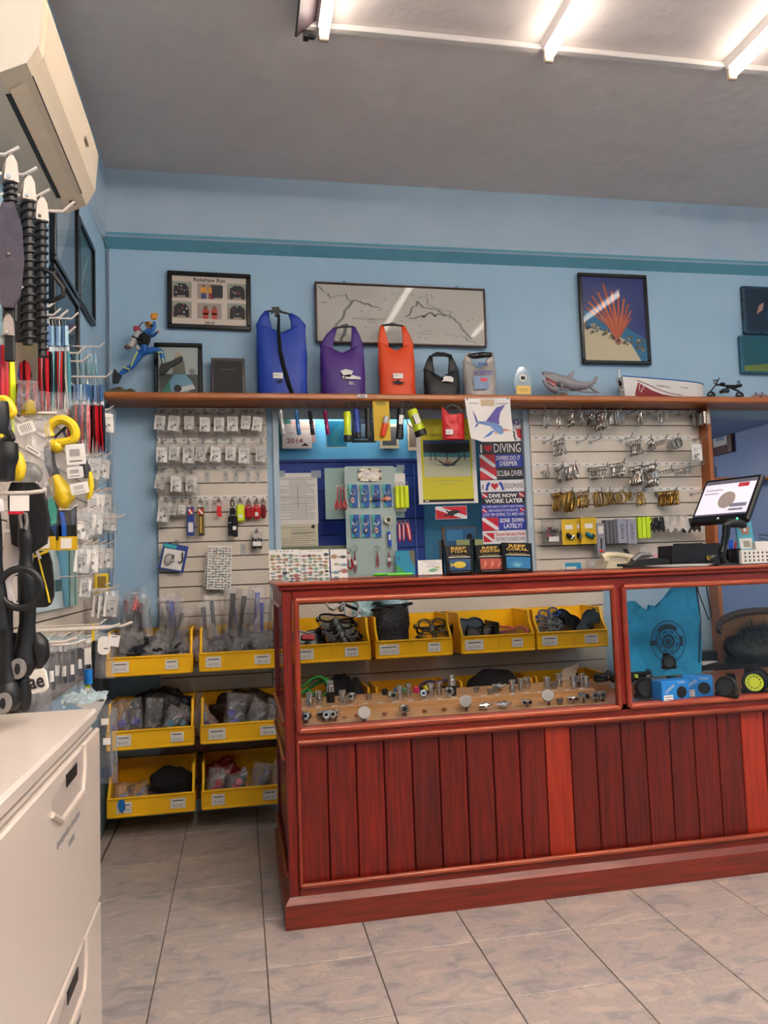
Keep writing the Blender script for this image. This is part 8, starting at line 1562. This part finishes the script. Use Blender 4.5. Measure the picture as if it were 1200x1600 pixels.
# barcode scanner on a gooseneck base
x0 = P(*zf(700, 1440), .22)[0]; t = thing('barcode_scanner', 'black handheld barcode scanner resting on its stand before the monitor', 'scanner', (x0, .22, CT))
def D(x, y, d=0): q = P(*zf(x, y), .22); return (q[0]-x0, d, q[1]-CT)
part('head', MB().tube([D(655, 1110), D(700, 1090), D(770, 1085), D(815, 1105), D(822, 1120)], [.012, .019, .021, .016, .010], 12, flat=.8), BLACK, t, smooth=True); part('handle', MB().tube([D(675, 1110), D(672, 1180), D(655, 1260), D(640, 1320)], [.018, .017, .015, .017], 10), BLKG, t, smooth=True); part('foot', MB().tube([D(600, 1430), D(700, 1425), D(830, 1430), D(940, 1435)], [.014, .016, .013, .005], 8, flat=1.5), BLACK, t, smooth=True); part('stem', MB().tube([D(640, 1320), D(650, 1380), D(690, 1425)], [.015, .014, .018], 8), BLACK, t, smooth=True); part('status_light', MB().sph(D(748, 1050, -.01), .003), mat('green_led', '30ff90', .3, emit=3), t)
t = thing('pen_cup', 'black cup holding pens behind the barcode scanner', 'cup', (P(*zf(720, 1300), .36)[0], .36, CT)); part('cup', MB().lathe([(0, 0), (.034, 0), (.038, .07), (.034, .07), (.031, .004), (0, .004)], 16), BLKG, t, smooth=True)
for i, (a, c_) in enumerate(((-.012, '1c5ad8'), (.0, '1c5ad8'), (.014, 'b02838'), (.004, 'c0c8d0'))): part('pen', MB().cyl((a*.3, 0, .02), (a*1.6, .004*i-.006, .12-.01*i), .005, n=8), col(c_, .3), t, smooth=True)
x, z, w, h = bb(*zf(775, 1050), *zf(900, 1420), .40); t = thing('brochure_holder', 'light blue brochure with a shell picture standing behind the white basket', 'brochure', (x, .40, CT), (-.12, 0, 0)); h = z+h-CT; part('brochure', MB().box((0, 0, h/2), (w, .012, h), b=.001), col('5ab0c4', .4), t)
part('cover_print', MB().flat([(w*.28*cos(a)*(1+.2*sin(5*a)), h*.75+w*.28*sin(a)*(1+.2*sin(5*a))) for a in [2*pi*k/30 for k in range(30)]], -.0065, col('b07860')).flat(circ(0, h*.75, w*.1), -.007, PAPER).flat(rect(-w*.42, h*.32, w*.35, h*.56), -.0065, PAPER).flat(rect(-w*.2, h*.36, w*.2, h*.5), -.007, col('a8a088')), INK, t, kind='stuff')
x, z, w, h = bb(*zf(905, 1230), *zf(1060, 1420), .38); t = thing('booklet_stack', 'white and blue booklets in the basket at the right edge', 'booklet', (x, .38, CT), (-.1, 0, 0)); part('booklet', MB().box((0, 0, .05), (w, .02, .10), b=.001), PAPER, t); part('cover_print', MB().flat(rect(-w*.2, .02, w*.4, .06), -.0105), col('2a9cc0'), t)
x, z, w, h = bb(*zf(775, 1320), *zf(1080, 1430), .33); t = thing('white_basket', 'white perforated plastic basket at the right end of the counter', 'basket', (x, .36, CT)); hb = .062; ww = w/2; dd = .05
for s in (-1, 1):
    part('long_side', MB().box((0, s*dd, hb/2), (2*ww, .004, hb), b=.001), WHITE, t); part('short_side', MB().box((s*ww, 0, hb/2), (.004, 2*dd, hb), b=.001), WHITE, t)
part('base', MB().box((0, 0, .002), (2*ww, 2*dd, .004)), WHITE, t); m = MB()
for i in range(int(2*ww/.022)):
    for j in range(3): m.flat(rbox(.009, .010, .002, 2), -dd-.0022, T=Matrix.Translation((-ww+.016+i*.022, 0, .014+j*.017)))
part('perforations', m, col('4a4848'), t, kind='stuff')
solo('white_mug', MB().lathe([(0, 0), (.02, 0), (.024, .03), (.02, .05), (0, .05)], 16), WHITE, 'white round cup edge right of the brochure', 'cup', (P(*zf(905, 1200), .5)[0], .5, CT+.035), smooth=True)
for k in range(3): solo('monitor_cable', MB().tube([(0, 0, 0), (.04, .01, -.012*k), (.10, .02, -.02-.01*k), (.2, .03, -.01)], .0022, 5), BLACK, 'black cable trailing right of the monitor, %s from the top' % ORD[k], 'cable', (P(*zf(930, 1180), .5)[0], .50, P(*zf(930, 1180+20*k), .5)[1]), smooth=True)
# books in clear racks
def book(lab, x0_, y0_, x1_, y1_, title, sub, c1, pic, yy=.60, rot=0.):
    x, z, w, h = zc(x0_, y0_, x1_, y1_, yy); h = z+h-CT; t = thing('guide_book', lab, 'book', (x, yy, CT), (-.14, rot, 0), 'reef guide books on the counter')
    part('cover', MB().box((0, 0, h/2), (w, .018, h), b=.001), BLKG, t); G = mat('gold_ink', 'd8a838', .5); m = MB()
    m.flat(rect(-w*.4, h*.56, w*.42, h*.585), -.0096, PAPER); m.flat(rect(-w*.38, h*.1, w*.42, h*.5), -.0096, col(c1))
    if pic == 0: m.flat(circ(0, h*.3, w*.24, 16, h*.12), -.01, col('e0c030')).flat([(-w*.2, h*.3), (-w*.34, h*.38), (-w*.34, h*.22)], -.01, col('e0c030')).flat(circ(0, h*.14, w*.2, 12, h*.03), -.0101, col('1c3c80'))
    elif pic == 1:
        for k in range(5): m.flat([(-w*.3+k*w*.13, h*.14), (-w*.2+k*w*.13, h*.46), (-w*.14+k*w*.13, h*.3)], -.01-.0001*k, col('c84830' if k % 2 else 'e08868'))
    else:
        for k in range(9): a = (k-4)*.3; m.flat([(-.004, h*.14), (sin(a)*w*.36, h*.18+cos(a)*h*.22), (.006, h*.16)], -.01-.0001*k, col('78b8c8'))
    m.flat(rect(-w*.35, h*.04, w*.35, h*.055), -.0096, GREYI); part('cover_print', m, INK, t, kind='stuff')
    for i, s in enumerate(title): txt(t, s, 0, h*(.89-.115*i), w*(.56 if len(s) == 4 else .72), h*.10, G, -.0098, bold=.02)
    txt(t, sub, 0, h*.63, w*.6, h*.04, G, -.0098)
    part('page_block', MB().box((w*.5-.001, .0, h/2), (.002, .014, h*.96)), PAPER, t)
    return x, w, h
B1_ = book('REEF FISH guide book with a yellow fish on its cover', 285, 1258, 492, 1538, ('REEF', 'FISH'), 'Identification', '1a4a78', 0)
B2_ = book('REEF CREATURE guide book with red coral on its cover', 525, 1255, 742, 1538, ('REEF', 'CREATURE'), 'Identification', 'b85040', 1)
B3_ = book('REEF CORAL guide book with blue water on its cover', 722, 1240, 955, 1500, ('REEF', 'CORAL'), 'Identification', '1478b0', 2, .58, radians(3))
for i, (x, w, h) in enumerate((B1_, B2_, B3_)):
    t = thing('book_rack', 'clear bent rack holding the %s book' % ('REEF FISH', 'REEF CREATURE', 'REEF CORAL')[i], 'rack', (x, .575, CT)); part('front_sheet', MB().box((0, -.012, h*.28), (w*1.02, .002, h*.5)), GLASS, t); part('base_sheet', MB().box((0, .02, .001), (w*1.02, .07, .002)), GLASS, t)
for i, xx in enumerate((270, 515)):
    x, z, w, h = zc(xx-14, 1262, xx+6, 1530, .61); solo('book_edge', MB().box((0, 0, h/2), (.010, .05, h), b=.001), BLKG, 'black book edge standing left of the %s book' % ('REEF FISH', 'REEF CREATURE')[i], 'book', (x, .64, CT))
x, z, w, h = zc(68, 1375, 255, 1540, .58); t, w, h = card('small_booklet', 'small white booklet with a green fish drawing in a clear rack', 'booklet', (x, CT, w, z+h-CT), .58, PAPER, .006, lean=-.1); part('fish_drawing', MB().flat([(-w*.1, h*.3), (w*.1, h*.42), (w*.35, h*.34), (w*.2, h*.2), (0, h*.18)], -.0035, col('6aa878')).flat([(w*.1, h*.45), (w*.35, h*.55), (w*.4, h*.4)], -.0036, col('b8b060')), INK, t, kind='stuff'); txt(t, 'FISHES', 0, h*.88, w*.5, h*.06, INK, -.0038); part('print', lines(w, h, .5, .78, 3, 2, -.2, .4, -.0038), GREYI, t, kind='stuff')
x, z = P(*z1(990, 1468), .45); t = thing('green_tool', 'lime green plastic spatula lying at the back of the counter', 'tool', (x, .45, CT+.006), (0, 0, 0)); part('blade', MB().sph((-.06, 0, .004), (.035, .02, .007)), col('58d020', .35), t, smooth=True); part('handle', MB().cyl((-.03, 0, .003), (.08, 0, .002), .006, n=8), col('58d020', .35), t, smooth=True)
solo('clear_tray', MB().box((0, 0, .006), (.22, .05, .010), b=.003), GLASS, 'clear plastic tray at the foot of the keychain board', 'tray', (P(600, 912, .55)[0], .56, CT))
# ================================================================ BEHIND THE COUNTER, RIGHT
XC = 3.62
a = PL(1110, 680, XC); b_ = PL(1143, 680, XC); zt = PL(1143, 640, XC)[1]; zl = PL(1143, 707, XC)[1]
t = thing('framed_certificate', 'brown framed print on the side wall of the back passage', 'picture', (XC, (a[0]+b_[0])/2, zl), (0, 0, -LW)); w = abs(a[0]-b_[0]); h = .45; RF = wood('red_brown_frame', '5a2c1c', '3e1c12', 'z', rnd=.02)
# local +x points to -y of the room here
w = w*1.25
for s in (-1, 1): part('frame_rail', MB().box((s*(w/2-.03), -.012, h/2), (.06, .024, h), b=.006), RF, t)
for q in (.03, h-.03): part('frame_rail', MB().box((0, -.012, q), (w-.12, .024, .06), b=.006), RF, t)
part('mat_board', MB().flat(rect(-w/2+.05, .05, w/2-.05, h-.05), -.006), PAPER, t); part('print', MB().flat(rect(-w/2+.10, .10, w/2-.10, h-.08), -.0075), col('8aa0b4'), t)
t = thing('blue_jar', 'grey blue lidded jar behind the orange post', 'jar', (P(1124, 742, 1.5)[0], 1.6, P(1124, 748, 1.6)[1])); part('body', MB().lathe([(0, 0), (.045, 0), (.045, .07), (.03, .085), (0, .085)], 16), col('5a6478', .4), t, smooth=True); part('lid', MB().lathe([(.03, .085), (.034, .09), (.034, .12), (0, .122)], 16), col('3a4050', .4), t, smooth=True)
zz = t.location.z; t = thing('side_shelf', 'narrow shelf in the passage carrying the blue jar', 'shelf', (3.34, 1.6, zz-.02)); part('board', MB().box((.0, 0, .01), (.56, .18, .018), b=.002), POSTM, t)
# wicker armchair
x0 = P(1180, 980, 1.0)[0]; WK = mat('wicker_tan', '9a6a40', .7, 0, .5, 120, .8, '6a4424'); t = thing('wicker_chair', 'brown round backed chair with a studded rim behind the counter', 'chair', (x0+.03, .925, 0)); t.scale = (.88, .68, 1)
zr = P(1165, 950, 1.0)[1]; ar = [radians(d) for d in range(-10, 191, 10)]
part('backrest', MB().grid(lambda a, b: (.34*cos(pi*a)*(.75+.25*b), .12*sin(pi*a), .45+b*(zr-.45-.02)*(.80+.20*sin(pi*a))), 20, 8), WK, t, smooth=2); part('back_rim', MB().tube([(.34*cos(q), .12*sin(q) if sin(q) > 0 else 0, .45+(zr-.47)*(.8+.2*max(0, sin(q)))) for q in ar], .02, 8), col('3a2a24', .5), t, smooth=True)
m = MB()
for i in range(40): q = pi*i/39; m.sph((.34*cos(q), .12*sin(q)-.018, .45+(zr-.47)*(.8+.2*sin(q))), .006, nu=6, nv=4)
part('rim_studs', m, BRASS, t, kind='stuff'); part('seat', MB().lathe([(0, .40), (.26, .40), (.29, .43), (.27, .46), (0, .47)], 24), WK, t, smooth=True)
for sx in (-1, 1):
    for sy in (-1, 1): part('leg', MB().cyl((sx*.18, sy*.16, .41), (sx*.22, sy*.20, 0), .022, .018), RF, t, smooth=True)
FURM = mat('black_fur', '08080c', .6); o = blob('fur_bag', 'black furry bundle lying in the round backed chair', 'bag', (P(1185, 1000, .9)[0]+.05, .93, .47), (.23, .13, .17), FURM, .22, seed=88)
r = random.Random(4); m = MB()
for k in range(520):
    a = r.uniform(0, 2*pi); e = r.uniform(.15, 1.35); d = V((cos(a)*cos(e), sin(a)*cos(e), sin(e))); p = V((d.x*.22, d.y*.12, .17+d.z*.16)); n_ = (d+V((r.uniform(-.3, .3), r.uniform(-.3, .3), .1))).normalized(); sx = n_.cross(V((0, 0, 1))).normalized()*.003
    m.add([p-sx, p+sx, p+n_*r.uniform(.04, .09)], [(0, 1, 2)])
part('hair', m, FURM, o, kind='stuff')
t = thing('back_desk', 'dark low desk behind the counter seen through the glass', 'desk', (2.57, 1.05, 0)); part('desk_top', MB().box((0, 0, .62), (.46, .30, .03), b=.003), wood('dark_desk', '3a2218', '24140e', 'x', rnd=.02), t)
for sx in (-.22, .22):
    for sy in (-.12, .12): part('leg', MB().box((sx, sy, .303), (.04, .04, .606)), wood('dark_desk', '', '', 'x'), t)
for i in range(4): solo('black_case', MB().box((0, 0, .04-.004*i), (.10, .08, .08-.008*i), b=.006), BLACK, 'black equipment case on the low desk, %s from the left' % ORD[i], 'case', (2.41+.108*i, 1.0, .6355))
for i in range(3): solo('paper_sheet', MB().box((0, 0, .0), (.18, .12, .002)), PAPER, 'white sheet on the low desk edge, %s of the scatter' % ORD[i], 'paper', (2.45+.1*i, .93, .637+.003*i), (0, 0, .3*i))
